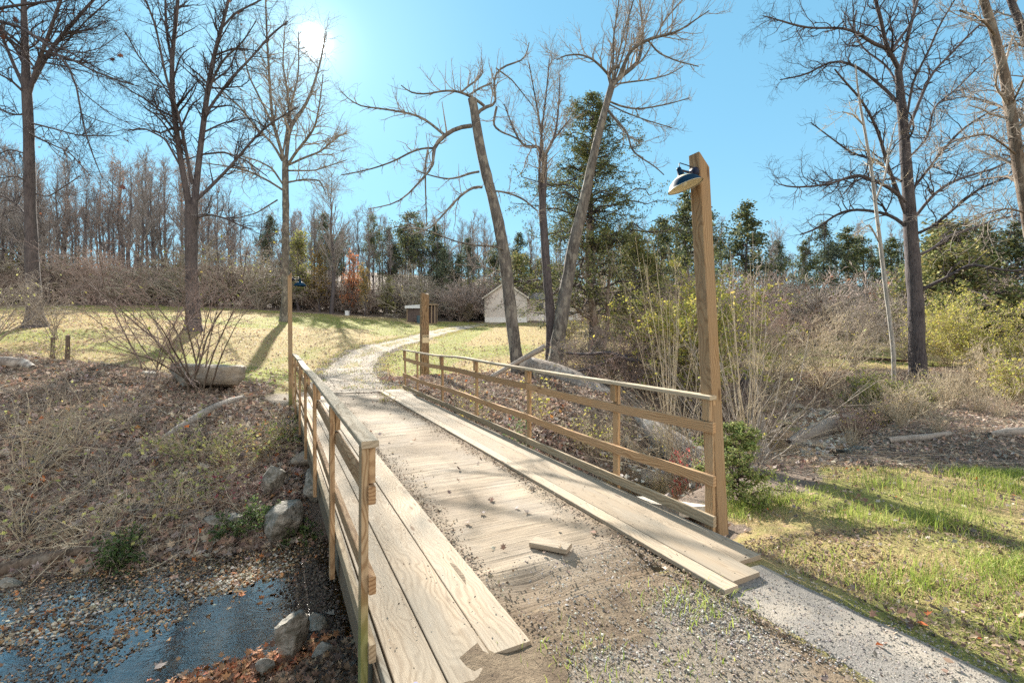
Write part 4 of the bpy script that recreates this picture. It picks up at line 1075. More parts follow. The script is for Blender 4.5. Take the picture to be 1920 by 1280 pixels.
bare_tree('oak_tree', 'stout dark oak with a dense net of crooked bare branches beyond the creek', 'tree', 20,
  [(1722, 702, 34), (1720, 640, 32), (1716, 560, 31), (1712, 500, 30), (1708, 440, 28), (1704, 380, 25), (1700, 320, 23), (1696, 260, 21), (1691, 210, 19), (1688, 170, 16), (1684, 130, 14)],
  [([(1686, 132, 10), (1674, 108, 10), (1662, 88, 9), (1656, 60, 8), (1650, 30, 8), (1641, 0, 7), (1632, -40, 5)], -1), ([(1666, 92, 8), (1640, 84, 8), (1618, 68, 7), (1592, 54, 6), (1560, 52, 5), (1525, 54, 4.5), (1490, 48, 4), (1462, 38, 3), (1430, 30, 2)], -2),
   ([(1688, 130, 9), (1697, 95, 8), (1704, 60, 8), (1712, 30, 7), (1722, -5, 6), (1730, -60, 4)], 1), ([(1670, 100, 7), (1685, 75, 7), (1705, 50, 6), (1716, 20, 6), (1712, -10, 5)], 2), ([(1694, 210, 8), (1672, 178, 8), (1650, 160, 7), (1625, 138, 6), (1598, 120, 6), (1565, 112, 5), (1540, 122, 4.5), (1520, 138, 4), (1490, 145, 3), (1462, 150, 2)], 2),
   ([(1702, 245, 7), (1716, 210, 7), (1732, 170, 6.5), (1748, 135, 6), (1775, 110, 5.5), (1812, 70, 5), (1842, 42, 4), (1870, 20, 3)], 2), ([(1697, 400, 8), (1680, 350, 8), (1662, 305, 7.5), (1650, 255, 7), (1632, 215, 6), (1610, 180, 5), (1585, 155, 4), (1565, 130, 3)], -2),
   ([(1705, 362, 6), (1735, 325, 6), (1765, 285, 5.5), (1800, 245, 5), (1845, 215, 4), (1880, 200, 3.5), (1930, 180, 3)], -2), ([(1697, 378, 8), (1670, 352, 8), (1640, 340, 7), (1612, 326, 7), (1590, 332, 6), (1560, 345, 5.5), (1520, 350, 4.5), (1480, 352, 3.5), (1460, 345, 2)], -2.5),
   ([(1712, 412, 7), (1745, 370, 7), (1775, 345, 6), (1815, 330, 5), (1860, 318, 4), (1920, 290, 3)], 1.5), ([(1702, 428, 8), (1675, 405, 8), (1640, 396, 7), (1600, 392, 6.5), (1570, 400, 6), (1550, 415, 5), (1530, 430, 4), (1500, 440, 3)], 2),
   ([(1714, 440, 7), (1750, 425, 6.5), (1790, 390, 6), (1840, 350, 5), (1900, 330, 4), (1960, 300, 3)], -2), ([(1724, 545, 9), (1755, 530, 8), (1785, 515, 7), (1815, 495, 6.5), (1850, 500, 6), (1900, 510, 5), (1950, 500, 4)], -2.5),
   ([(1716, 480, 7), (1745, 470, 6), (1780, 440, 5.5), (1820, 430, 5), (1870, 410, 4), (1930, 400, 3)], 2.5), ([(1690, 340, 6), (1668, 330, 5), (1650, 300, 4.5), (1600, 290, 4), (1560, 260, 3), (1520, 230, 2)], 2.5),
   ([(1695, 250, 6), (1705, 190, 5.5), (1712, 150, 5), (1740, 100, 4), (1760, 50, 3.5), (1790, 0, 3)], -2), ([(1700, 300, 5), (1740, 260, 4.5), (1750, 200, 4), (1790, 170, 3.5), (1830, 130, 3)], 3), ([(1690, 205, 5), (1680, 150, 4.5), (1660, 120, 4), (1620, 95, 3.5), (1600, 60, 3), (1605, 20, 2)], 3)],
  'dark_bark', 'twig_dark', 107, wk=0.78, lvl=(150, 950, 3200, 4000), lens=(2.4, 1.3, .7, .4), rmin=.004, flare=1.25, trunk_sprout=(.45, 1.0), wig=.26, trop=.03, ang=(30, 70))

bare_tree('pale_tree', 'slender whitish trunk leaning left in front of the stout oak', 'tree', 18.5,
  [(1676, 664, 11), (1668, 600, 10), (1658, 520, 10), (1650, 450, 9), (1642, 390, 9), (1636, 330, 8), (1626, 270, 7), (1616, 215, 6), (1608, 170, 5), (1604, 120, 3)],
  [([(1640, 380, 5), (1660, 330, 4), (1665, 290, 3), (1680, 230, 2)], 1), ([(1620, 235, 4), (1600, 215, 3), (1580, 210, 2)], -1), ([(1652, 460, 4), (1630, 420, 3), (1600, 440, 2)], -.5)],
  'pale_bark', 'twig_tan', 108, wk=.68, lvl=(25, 90, 250, 0), lens=(1.3, .7, .35, .2), rmin=.005, flare=1.2, trunk_sprout=(.55, 1.0), ang=(30, 70))

bare_tree('bare_tree', 'thick rough trunk leaning in from the right edge, crossing the whole height of the sky', 'tree', 13,
  [(1990, 760, 36), (1972, 680, 34), (1958, 600, 32), (1946, 520, 31), (1934, 440, 30), (1922, 370, 28), (1912, 320, 27), (1904, 270, 26), (1898, 230, 25), (1890, 170, 24), (1880, 120, 22), (1870, 80, 20), (1862, 55, 20), (1850, 20, 19), (1838, -20, 18), (1815, -90, 15), (1795, -160, 10)],
  [([(1868, 70, 8), (1850, 45, 7), (1830, 30, 5), (1800, 20, 4)], -1), ([(1896, 225, 6), (1880, 200, 5), (1850, 190, 4), (1810, 180, 3), (1770, 190, 2)], 2), ([(1905, 290, 6), (1880, 270, 5), (1850, 250, 4), (1800, 260, 3), (1760, 280, 2)], -1.5),
   ([(1900, 240, 5), (1930, 220, 4), (1960, 200, 3)], 1), ([(1915, 350, 5), (1890, 330, 4), (1850, 335, 3), (1800, 345, 2)], 2), ([(1895, 200, 5), (1915, 160, 4), (1940, 100, 3)], -1), ([(1925, 400, 5), (1890, 390, 4), (1850, 400, 3), (1790, 430, 2)], -1)],
  'brown_bark', 'twig_grey', 109, wk=0.68, lvl=(70, 400, 1000, 900), lens=(1.8, .9, .45, .25), rmin=.0045, flare=1.3, trunk_sprout=(.35, 1.0))
bare_tree('bare_tree', 'second leaning trunk cut by the top right corner, behind the thick rough one', 'tree', 16,
  [(2070, 730, 28), (2045, 600, 26), (2020, 480, 24), (1995, 360, 22), (1970, 240, 20), (1945, 140, 18), (1925, 70, 16), (1905, 30, 15), (1890, -10, 14), (1870, -80, 11)],
  [([(1930, 90, 6), (1900, 80, 5), (1870, 95, 3), (1840, 120, 2)], -1), ([(1965, 220, 6), (1930, 200, 4), (1890, 215, 3)], 1.5), ([(1990, 330, 6), (1940, 300, 4), (1880, 290, 3)], -2)],
  'dark_bark', 'twig_grey', 110, wk=0.75, lvl=(50, 260, 700, 600), lens=(1.8, .9, .45, .25), rmin=.005, flare=1.3, trunk_sprout=(.35, 1.0))

# tree standing off to the left, its near limb hangs into the top left corner
bare_tree('overhanging_tree', 'near bough drooping into the top left corner with a few curled brown leaves', 'tree', 8.0,
  [(-330, 800, 60), (-320, 600, 52), (-300, 400, 48), (-280, 250, 44), (-260, 120, 38), (-240, 0, 34), (-230, -150, 26), (-225, -300, 18)],
  [([(-250, 60, 18), (-190, 45, 15), (-120, 50, 12), (-60, 42, 9), (-10, 34, 7), (40, 48, 5.5), (80, 80, 4.5), (112, 98, 4), (135, 128, 4), (146, 160, 3.5), (150, 205, 3.2), (158, 250, 2.8), (178, 300, 2.3), (192, 335, 1.6)], -.6),
   ([(-60, 42, 6), (0, 15, 5), (50, 8, 4.5), (100, 2, 3.5), (170, -12, 2.5)], -.5), ([(80, 80, 3.5), (120, 92, 3), (165, 118, 2.5), (205, 140, 2), (250, 158, 1.5)], .6), ([(146, 165, 2.2), (175, 190, 2), (215, 220, 1.6), (262, 240, 1.2)], .4),
   ([(-10, 34, 4), (-5, 80, 3.5), (30, 100, 3), (70, 130, 2.2), (95, 160, 1.5)], -.4), ([(150, 212, 2), (180, 225, 1.6), (215, 235, 1.3), (250, 250, 1)], -.3), ([(110, 98, 2.2), (150, 100, 2), (190, 90, 1.5), (230, 60, 1)], .3)],
  'dark_bark', 'twig_dark', 111, lvl=(60, 260, 260, 0), lens=(.55, .30, .16, .1), rmin=.0016, flare=1.4, trunk_sprout=(.5, 1.0), trop=-.05, leaves=22, leafcol=[(.16, .06, .035), (.10, .05, .04)], ang=(20, 50))

# ------------------------------------------------------------------ evergreens
def conifer_meshes(H, Rb, nb, per, seed, leafs, cols, fr=.1, gapiness=.35, droop=-.08, top_r=.03, leafsize=.11, trunk_r=.14, clear=.12, shape=1.0, side_twigs=4):
    """returns (V,Q) trunk+limbs and (V,Q,C) foliage round the origin"""
    g = np.random.default_rng(seed)
    zt = np.linspace(-.2, H, 14); P0 = np.stack([.05 * np.sin(zt * .7 + seed), .05 * np.cos(zt * .9), zt], -1); R0 = trunk_r * (1 - zt / H * .93)
    R0[0] = R0[1] * 1.2
    accw = Acc(); V, Q = tubes([P0], [R0], 8); accw.add(V, Q)
    t = clear + (1 - clear) * g.random(nb) ** .85
    z = t * H; a = g.uniform(0, 2 * np.pi, nb)
    lob = 1 + .35 * np.sin(a * 3 + seed) * np.sin(z * 1.7 + seed) + g.normal(size=nb) * .16
    L = Rb * (1 - t) ** (.75 * shape) * lob * np.where(g.random(nb) < gapiness, .55, 1.0) + .02 * H
    m = 8; s = np.linspace(0, 1, m)
    rise = g.uniform(.05, .45, nb)
    P = np.zeros((nb, m, 3))
    r_ = L[:, None] * s[None]
    P[..., 0] = np.cos(a)[:, None] * r_; P[..., 1] = np.sin(a)[:, None] * r_
    P[..., 2] = z[:, None] + r_ * rise[:, None] * (1 - .6 * s[None]) + droop * L[:, None] * s[None] ** 2
    P[:, 1:] += g.normal(size=(nb, m - 1, 3)) * .05 * L[:, None, None]
    V, Q = tubes(P, (.012 + .012 * L)[:, None] * np.linspace(1, .2, m)[None], 4); accw.add(V, Q)
    # secondary sprays
    P2, R2 = sprout(list(P), list((.012 + .01 * L)[:, None] * np.linspace(1, .2, m)[None]), nb * side_twigs, L * .42, 5, (30, 60), (.25, 1.0), .12, .06, .5, .004, seed=seed + 5)
    V, Q = tubes(P2, R2, 3); accw.add(V, Q)
    allp = np.concatenate([P2[:, 1:].reshape(-1, 3), P[:, 3:].reshape(-1, 3)])
    idx = g.integers(0, len(allp), leafs)
    pos = allp[idx] + g.normal(size=(leafs, 3)) * fr
    shade = .5 + .5 * vnoise(pos[:, 0] * 1.3 + pos[:, 2], pos[:, 1] * 1.3 - pos[:, 2] * .7)
    C = pick(cols, leafs, .25, g=g)
    nrm = np.stack([pos[:, 0], pos[:, 1], 0 * pos[:, 0] + Rb * .8], -1)
    A = scatter(LEAF_KITE, pos, g.uniform(.6, 1.3, leafs) * leafsize, nrm, .8, C, None, g)
    return accw, A
def conifer(name, label, cat, loc, wood_mat='dark_bark', group=None, rotz=0, **kw):
    root = thing(name, label, cat, loc, rotz, group)
    w_, A = conifer_meshes(**kw)
    w_.done('trunk', wood_mat, root, smooth=True)
    A.done('crown', 'needle', root)
    return root
CED = [(.08, .10, .04), (.12, .145, .05), (.17, .185, .06), (.05, .07, .035), (.24, .23, .09)]
DARKC = [(.09, .12, .085), (.13, .155, .09), (.17, .185, .10), (.07, .095, .075)]
OLIVE = [(.20, .21, .07), (.28, .26, .09), (.14, .16, .06), (.34, .29, .11)]
g0 = np.array([ (1110 - 960) * 22 / F, 22.0]); zc_ = tz1(*g0)
Hc = CZ + (619 - 178) * 22 / F - zc_
conifer('cedar_tree', 'big pointed cedar rising behind the leaning trunk', 'tree', (g0[0], g0[1], zc_), H=Hc, Rb=4.9, nb=280, per=1, seed=31, leafs=62000, cols=CED, fr=.06, leafsize=.075, trunk_r=.19, clear=.15, shape=.9, side_twigs=7, gapiness=.65, droop=-.02)
xx = (1190 - 960) * 25 / F
conifer('cedar_tree', 'broad olive cedar right of the pointed one, behind the tangled grey shoots', 'tree', (xx, 25, tz1(xx, 25)), H=6.3, Rb=2.6, nb=150, per=1, seed=32, leafs=24000, cols=CED + OLIVE, fr=.1, leafsize=.10, trunk_r=.15, clear=.05, shape=.7, side_twigs=6)
xx = (1128 - 960) * 20 / F
bare_tree('bare_tree', 'dark double-stemmed small trunk at the foot of the pointed cedar', 'tree', 20.5,
  [(1130, 665, 18), (1122, 630, 15), (1112, 590, 14), (1105, 540, 13), (1102, 480, 11), (1104, 420, 8)], [([(1132, 655, 9), (1140, 610, 8), (1138, 560, 6), (1145, 500, 4)], .5), ([(1112, 600, 5), (1090, 590, 4), (1065, 560, 3), (1050, 540, 2)], -1)],
  'brown_bark', 'twig_grey', 112, lvl=(40, 160, 300, 0), lens=(1.4, .7, .35, .2), rmin=.0045)

# far pines and cedars in front of and inside the wood: prototypes and copies
protos = []
def proto_conifer(seed, H, Rb, cols, **kw):
    r = conifer('pine_tree', 'x', 'tree', (0, 0, 0), 'far_bark', H=H, Rb=Rb, seed=seed, cols=cols, **kw)
    return r
pineA = proto_conifer(51, 12, 2.6, DARKC, nb=90, per=1, leafs=4600, fr=.2, leafsize=.24, trunk_r=.2, clear=.35, shape=.6, gapiness=.6, side_twigs=4)
pineB = proto_conifer(52, 12, 3.1, DARKC + OLIVE[:1], nb=75, per=1, leafs=4300, fr=.22, leafsize=.25, trunk_r=.22, clear=.42, shape=.45, gapiness=.6, side_twigs=4)
cedC = proto_conifer(53, 8, 2.2, DARKC + CED, nb=110, per=1, leafs=8500, fr=.13, leafsize=.16, trunk_r=.12, clear=.03, shape=.9, gapiness=.35, side_twigs=4)
bushE = proto_conifer(54, 5, 2.6, OLIVE + CED[:2], nb=110, per=1, leafs=12000, fr=.2, leafsize=.17, trunk_r=.08, clear=.02, shape=.55, gapiness=.3, side_twigs=4)
used = set()
def place(proto, px, Y, top, label, name=None, group=None, z=None, wide=1.0, rz=None):
    x = (px - 960) * Y / F; zb = tz1(x, Y); H0 = {id(pineA): 12, id(pineB): 12, id(cedC): 8, id(bushE): 5}.get(id(proto)) or proto_h[proto.name]
    s = (CZ + (619 - top) * Y / F - zb) / H0
    rz = rng.uniform(0, 6.28) if rz is None else rz
    sc = (s * wide, s * wide, s)
    if proto.name not in used:
        used.add(proto.name); proto.location = (x, Y, zb); proto.rotation_euler = (0, 0, rz); proto.scale = sc; proto['label'] = label; r = proto
        if group: r['group'] = group
    else: r = dup(proto, (x, Y, zb), rz, sc, label, group)
    return r
proto_h = {}
PG = 'pines on the wooded slope behind the shed'
for px, Y, top, pr, wd in [(610, 74, 405, pineA, 1.0), (640, 84, 438, pineA, .8), (700, 78, 408, pineB, .6), (730, 82, 430, pineA, 1.0), (770, 78, 400, pineB, 1.1), 
                     (760, 90, 424, pineB, 1.0), (820, 80, 425, pineA, 1.1), (880, 78, 450, pineA, 1.1), (560, 88, 445, pineA, 1.0), (505, 84, 408, pineA, .9), 
                     (935, 80, 460, pineB, 1.1), (860, 72, 480, pineA, 1.2), (830, 70, 470, pineA, 1.0), (975, 84, 440, pineA, 1.0)]:
    place(pr, px, Y, top, 'dark pine standing among bare trunks on the slope behind the shed', group=PG, wide=wd)
CG = 'cedars along the far side of the field'
for px, Y, top, pr, wd in [(1285, 44, 365, cedC, 1.0), (1240, 40, 415, cedC, 1.1), (1400, 55, 385, cedC, 1.2), (1510, 58, 455, cedC, 1.0), (1545, 60, 420, pineA, 1.0), (1590, 60, 430, cedC, 1.3),
                     (1670, 58, 450, cedC, 1.4), (1755, 50, 430, cedC, 1.4), (1800, 46, 420, bushE, 1.1), (1850, 42, 425, cedC, 1.1), (1905, 44, 420, cedC, 1.1), (1455, 70, 455, pineA, 1.2), (1620, 72, 445, pineB, 1.2), (1180, 60, 420, pineA, 1.0), (1130, 66, 440, pineB, 1.0), (1330, 62, 400, pineB, 1.0)]:
    place(pr, px, Y, top, 'dark green evergreen in the belt beyond the creek', group=CG, wide=wd)
for px, Y, top, wd, lb in [(1015, 82, 490, 1.1, 'olive green evergreen behind the long low house'), (966, 70, 482, .8, 'narrow young evergreen right of the house gable'), (1062, 84, 500, 1.1, 'second olive evergreen behind the right end of the long low house'),
                           (1790, 36, 470, 1.2, 'olive green cedar behind the oak branches on the right'), (1770, 30, 560, 1.0, 'small olive evergreen under the oak limbs')]:
    place(bushE, px, Y, top, lb, wide=wd)
# ------------------------------------------------------------------ the wood beyond the lawns: prototypes and copies
def forest_proto(seed, H, tr, nl, lens, lv, cleared, ang, trop, bark_='far_bark', twig='far_twig', rmin=.018, leafn=0, leafcol=None, name='forest_tree', lsz=.16):
    g = np.random.default_rng(seed)
    z = np.linspace(-.3, H, 22); P0 = np.stack([np.cumsum(g.normal(size=22) * .06), np.cumsum(g.normal(size=22) * .06), z], -1); P0[:, :2] -= P0[1, :2]
    R0 = tr * (1 - z / H * .9); R0 = R0 * 1.45; root = thing(name, 'x', 'tree'); acc = Acc(); V, Q = tubes([P0], [R0], 7); acc.add(V, Q); acc.done('trunk', bark_, root, smooth=True)
    c_ = Acc(); j0 = int(22 * cleared)
    P1, R1 = sprout([P0[j0:]], [R0[j0:]], nl, lens[0], 8, ang, (0, 1.0), .12, trop, .5, rmin * 1.6, seed=seed + 1, lt=.55); V, Q = tubes(P1, R1, 4); c_.add(V, Q)
    P2, R2 = sprout(list(P1), list(R1), lv[0], lens[1], 6, (25, 55), (.15, 1.0), .16, trop, .5, rmin, seed=seed + 2); V, Q = tubes(P2, R2, 3); c_.add(V, Q)
    P3_, R3 = sprout(list(P2), list(R2), lv[1], lens[2], 4, (25, 55), (.1, 1.0), .2, trop, .7, rmin * .8, rend=.6, seed=seed + 3); V, Q = tubes(P3_, R3, 3); c_.add(V, Q)
    c_.done('crown', twig, root, smooth=True)
    if leafn:
        i = g.integers(0, len(P3_), leafn); pos = P3_[i, g.integers(1, 4, leafn)] + g.normal(size=(leafn, 3)) * .12
        scatter(LEAF_KITE, pos, g.uniform(.6, 1.3, leafn) * lsz, None, 1.2, pick(leafcol, leafn, .25, g=g), None, g).done('foliage', 'leaf', root)
    proto_h[root.name] = H
    return root
FT = [forest_proto(201, 17, .17, 46, (3.6, 1.7, .8), (220, 650), .38, (25, 50), .14), forest_proto(202, 18, .15, 40, (3.0, 1.5, .8), (200, 600), .5, (20, 45), .16),
      forest_proto(203, 15, .14, 50, (3.4, 1.6, .7), (230, 650), .25, (30, 60), .10), forest_proto(204, 16, .20, 52, (4.6, 2.0, .9), (260, 750), .3, (30, 60), .10),
      forest_proto(205, 14, .10, 36, (2.4, 1.2, .6), (170, 520), .3, (20, 45), .14), forest_proto(206, 17, .16, 44, (3.4, 1.6, .8), (200, 650), .4, (25, 50), .12, leafn=700, leafcol=[(.22, .10, .06), (.25, .14, .08), (.16, .09, .06)])]
g3 = np.random.default_rng(77)
LBL = {'L': ('slender bare tree in the dense wood above the left lawn', 'bare trees of the wood above the left lawn'), 'M': ('bare grey tree on the dark slope behind the shed', 'bare trees on the slope behind the shed'), 'R': ('bare tree showing between the far cedars on the right', 'bare trees between the far cedars')}
ftops = []
for i in range(96):
    px = -90 + 650 * (i + g3.uniform(-.6, .6)) / 96; Y = g3.uniform(64, 100)
    top = np.interp(px, [-100, 60, 200, 330, 430, 560], [270, 320, 345, 335, 395, 430]) + g3.uniform(-45, 70)
    place(FT[g3.integers(0, 6)], px, Y, top, LBL['L'][0], group=LBL['L'][1], wide=g3.uniform(.8, 1.15))
for i in range(70):
    px = 545 + 420 * (i + g3.uniform(-.6, .6)) / 70; Y = g3.uniform(70, 115)
    top = np.interp(px, [540, 640, 760, 900, 960], [425, 425, 410, 425, 430]) + g3.uniform(-30, 65)
    place(FT[g3.integers(0, 6)], px, Y, top, LBL['M'][0], group=LBL['M'][1], wide=g3.uniform(.8, 1.2))
for i in range(64):
    px = 960 + 1020 * (i + g3.uniform(-.6, .6)) / 64; Y = g3.uniform(58, 100)
    top = np.interp(px, [960, 1100, 1300, 1500, 1700, 1950], [440, 420, 400, 455, 430, 400]) + g3.uniform(-20, 50)
    place(FT[g3.integers(0, 6)], px, Y, top, LBL['R'][0], group=LBL['R'][1], wide=g3.uniform(.8, 1.2))
place(FT[3], 622, 62, 325, 'tall bare tree standing up above the wood, right of the sunlit round-crowned tree', wide=.9)
place(FT[0], 590, 66, 385, 'bare tree with a narrow crown between two pines at the wood\'s edge', wide=.9)
# coloured trees at the wood's edge
GLD = [(.42, .28, .06), (.36, .27, .08), (.30, .24, .10)]; ORG = [(.52, .20, .07), (.48, .16, .08), (.42, .22, .10)]; YG = [(.26, .27, .07), (.20, .22, .07), (.33, .30, .09)]
for nm, px, Y, top, cols, lb, wd in [('orange', 656, 63, 487, ORG, 'small tree holding bright orange leaves at the edge of the wood', 1.0), ('gold', 600, 64, 478, GLD, 'golden leaved tree beside the orange one, closer to the small lamp', 1.1), ('gold2', 684, 62, 505, GLD, 'low yellow leaved tree just right of the orange one', .8),
                                     ('olive', 560, 63, 450, YG, 'dull green leafy tree behind the small lamp', 1.1), ('olive2', 725, 64, 525, YG, 'pale green-grey small tree left of the shed', 1.3), ('olive3', 878, 62, 572, [(.25, .2, .12), (.3, .22, .1)], 'round brown-leaved bush at the corner of the pale house', 1.6)]:
    r = forest_proto(300 + px, 8, .10, 40, (2.6, 1.2, .6), (260, 1200), .12, (25, 55), .12, leafn=2600, leafcol=cols, name='leafy_tree', lsz=.2)
    place(r, px, Y, top, lb, wide=wd)

# ------------------------------------------------------------------ shrubs
def shrub(name, label, cat, loc, H, spread, nst, seed, lv=(80, 300, 900), twig='twig_rose', stem=.02, leafn=0, leafcol=None, lsz=.05, wig=.10, trop=-.02, fine=.0035, lens=(.45, .22, .11), group=None, ang=(20, 55), tmpl=LEAF_KITE, rot=0, lean=(0, 0), lmin=.3, bark_=None):
    g = np.random.default_rng(seed)
    root = thing(name, label, cat, loc, 0, group)
    a = g.uniform(0, 2 * np.pi, nst); tl = np.radians(g.uniform(3, spread, nst)); d = np.stack([np.sin(tl) * np.cos(a) + lean[0], np.sin(tl) * np.sin(a) + lean[1], np.cos(tl)], -1); d /= np.linalg.norm(d, axis=1, keepdims=True)
    L = H * g.uniform(.65, 1.1, nst); m = 10; P = np.zeros((nst, m, 3)); P[:, 0, :2] = g.normal(size=(nst, 2)) * .04 * H ** .5; P[:, 0, 2] = -.06
    for i in range(1, m):
        d = d + g.normal(size=(nst, 3)) * wig + np.array([0, 0, trop]); d /= np.linalg.norm(d, axis=1, keepdims=True); P[:, i] = P[:, i - 1] + d * (L / (m - 1))[:, None]
    Rr = stem * g.uniform(.5, 1.1, nst)[:, None] * np.linspace(1, .25, m)[None]
    acc = Acc(); V, Q = tubes(P, np.maximum(Rr, fine), 5); acc.add(V, Q); acc.done('stems', bark_ or twig, root, smooth=True)
    c_ = Acc(); SP, SR = list(P), list(Rr); allp = []
    for li, (n_, l_) in enumerate(zip(lv, lens)):
        if not n_: continue
        Pn, Rn = sprout(SP, SR, n_, l_ * H, 6 if li == 0 else 5, ang, (lmin if li == 0 else .15, 1.0), wig * 1.6, .0 if trop < 0 else trop, .6, fine, rend=.6, seed=seed + li + 1)
        V, Q = tubes(Pn, Rn, 3); c_.add(V, Q); allp.append(Pn[:, 1:].reshape(-1, 3))
        if li == 0: SP, SR = list(Pn) + SP, list(Rn) + SR
        else: SP, SR = list(Pn), list(Rn)
    if c_.V: c_.done('twigs', twig, root, smooth=True)
    if leafn:
        allp = np.concatenate(allp[-2:] if allp else [P[:, 3:].reshape(-1, 3)]); i = g.integers(0, len(allp), leafn)
        pos = allp[i] + g.normal(size=(leafn, 3)) * lsz * .5
        scatter(tmpl, pos, g.uniform(.6, 1.3, leafn) * lsz, None, .9, pick(leafcol, leafn, .22, g=g), None, g).done('leaves', 'leaf', root)
    proto_h[root.name] = H
    return root
def at_ground(px, py=None, Y=None, dz=0.0):
    if Y is None:
        p = G(px, py, 2.5, 90); return (float(p[0]), float(p[1]), float(p[2]) + dz)
    x = (px - 960) * Y / F; return (x, Y, tz1(x, Y) + dz)

# thickets along the foot of the wood
TH_ = [shrub('thicket_bush', 'x', 'bush', (0, 0, 0), 4.5, 40, 22, 401, (90, 380, 900), 'thicket_rose', .04, fine=.015, lens=(.5, .25, .13), wig=.12), shrub('thicket_bush', 'x', 'bush', (0, 0, 0), 4.0, 50, 20, 402, (90, 380, 900), 'thicket_grey', .04, fine=.015, lens=(.5, .25, .13), wig=.14, leafn=250, leafcol=YG, lsz=.14),
       shrub('thicket_bush', 'x', 'bush', (0, 0, 0), 4.0, 45, 22, 403, (90, 380, 900), 'thicket_rose', .04, fine=.015, lens=(.5, .25, .13), wig=.12, leafn=300, leafcol=[(.25, .12, .08), (.2, .12, .08)], lsz=.14)]
g4 = np.random.default_rng(88)
for i in range(38):
    px = -80 + 630 * (i + g4.uniform(-.5, .5)) / 38; Y = g4.uniform(62, 70); top = np.interp(px, [-80, 100, 300, 450, 550], [470, 480, 475, 490, 505]) + g4.uniform(-25, 50)
    place(TH_[g4.integers(0, 3)], px, Y, top, 'dense pinkish-grey twiggy thicket at the foot of the left wood', group='thickets below the left wood', wide=g4.uniform(.9, 1.5))
for i in range(36):
    px = 545 + 420 * (i + g4.uniform(-.5, .5)) / 36; Y = g4.uniform(64, 74); top = g4.uniform(500, 560)
    place(TH_[g4.integers(0, 3)], px, Y, top, 'low grey thicket below the pines behind the shed', group='thickets below the pines', wide=g4.uniform(1.0, 1.7))
for i in range(30):
    px = 1120 + 840 * (i + g4.uniform(-.5, .5)) / 30; Y = g4.uniform(34, 50); top = g4.uniform(500, 570)
    place(TH_[g4.integers(0, 3)], px, Y, top, 'tan and rosy thicket edging the far field on the right', group='thickets edging the far field', wide=g4.uniform(1.0, 1.6))

YEL = [(.42, .39, .08), (.33, .34, .08), (.50, .44, .11), (.23, .25, .06)]
YB = [(.46, .42, .08), (.36, .36, .10), (.55, .45, .12)]
PB = [(.46, .44, .16), (.36, .36, .14), (.28, .30, .10)]
# the two pinkish shrubs on the left bank
shrub('bare_shrub', 'large pinkish bare shrub fanning up beside the flat rock on the left bank', 'shrub', at_ground(372, Y=12.4), 4.5, 46, 12, 411, (70, 320, 700), 'twig_rose', .028, fine=.0036, wig=.10, trop=.0, lens=(.42, .22, .11), leafn=26, leafcol=YEL, lsz=.10, bark_='brown_bark')
shrub('bare_shrub', 'thinner bare shrub just left of the large pinkish one', 'shrub', at_ground(292, Y=14.6), 4.3, 34, 6, 412, (45, 190, 420), 'twig_rose', .030, fine=.0036, wig=.09, trop=.0, lens=(.42, .22, .11), leafn=14, leafcol=YEL, lsz=.10, bark_='brown_bark')
shrub('bare_shrub', 'broad grey twiggy shrub at the photo\'s left edge, around the foot of the straight trunk', 'shrub', at_ground(-20, Y=17.5), 3.4, 55, 9, 413, (50, 220, 420), 'twig_grey', .03, fine=.005, wig=.12, lens=(.45, .24, .12), leafn=60, leafcol=PB, lsz=.09)
shrub('bare_shrub', 'open grey shrub on the lawn edge with arching canes over the straight trunk\'s roots', 'shrub', at_ground(105, Y=19.0), 2.4, 55, 9, 414, (50, 250, 600), 'twig_grey', .02, fine=.005, wig=.12)
# two stub posts sprouting leafy shoots
for px, Y, h, lb in [(98, 14.8, .75, 'short sprouting stub with pale yellow leaves, left of its twin'), (126, 14.6, .85, 'short sprouting stub topped by a tuft of twigs, right of its twin')]:
    s_ = shrub('sprouting_stub', lb, 'stump', at_ground(px, Y=Y), 1.0, 50, 12, 420 + px, (30, 100, 0), 'twig_tan', .010, fine=.003, leafn=120, leafcol=PB, lsz=.07)
    P = np.array([(0, 0, -.1), (.02, 0, h * .5), (0, .02, h)]); V, Q = tubes([P], [np.array([.07, .06, .055])], 10); a_ = Acc(); a_.add(V, Q); a_.add([(0, .02, h + .02)] + [tuple(v) for v in V[-10:]], T=[(0, 1 + i, 1 + (i + 1) % 10) for i in range(10)]); a_.done('stub', 'brown_bark', s_, smooth=True)

# the fan of long pale shoots behind the tall lamp post
shrub('willow_shrub', 'old stool sending up a fan of long straight pale shoots behind the tall lamp post', 'shrub', at_ground(1398, Y=8.3), 3.3, 60, 26, 431, (60, 150, 160), 'twig_grey', .018, fine=.0034, wig=.075, trop=.02, lens=(.30, .13, .07), leafn=40, leafcol=YB, lsz=.06, ang=(12, 40), lmin=.35, lean=(-.22, 0))
shrub('willow_shrub', 'few tall straight pale wands rising far above the fan behind the tall lamp post', 'shrub', at_ground(1408, Y=8.8), 4.4, 26, 11, 434, (30, 60, 60), 'twig_tan', .016, fine=.0032, wig=.035, trop=.04, lens=(.30, .13, .07), ang=(12, 35))
shrub('willow_shrub', 'tuft of upright pale wands left of the tall lamp post', 'shrub', at_ground(1262, Y=10.6), 4.9, 22, 14, 432, (40, 90, 100), 'twig_tan', .016, fine=.0035, wig=.03, trop=.05, lens=(.30, .13, .07), ang=(12, 35))
shrub('willow_shrub', 'low arching pale canes crossing behind the right railing', 'shrub', at_ground(1310, Y=9.2), 2.8, 65, 26, 433, (90, 260, 400), 'twig_tan', .015, fine=.003, wig=.08, trop=-.03, lens=(.35, .2, .1))
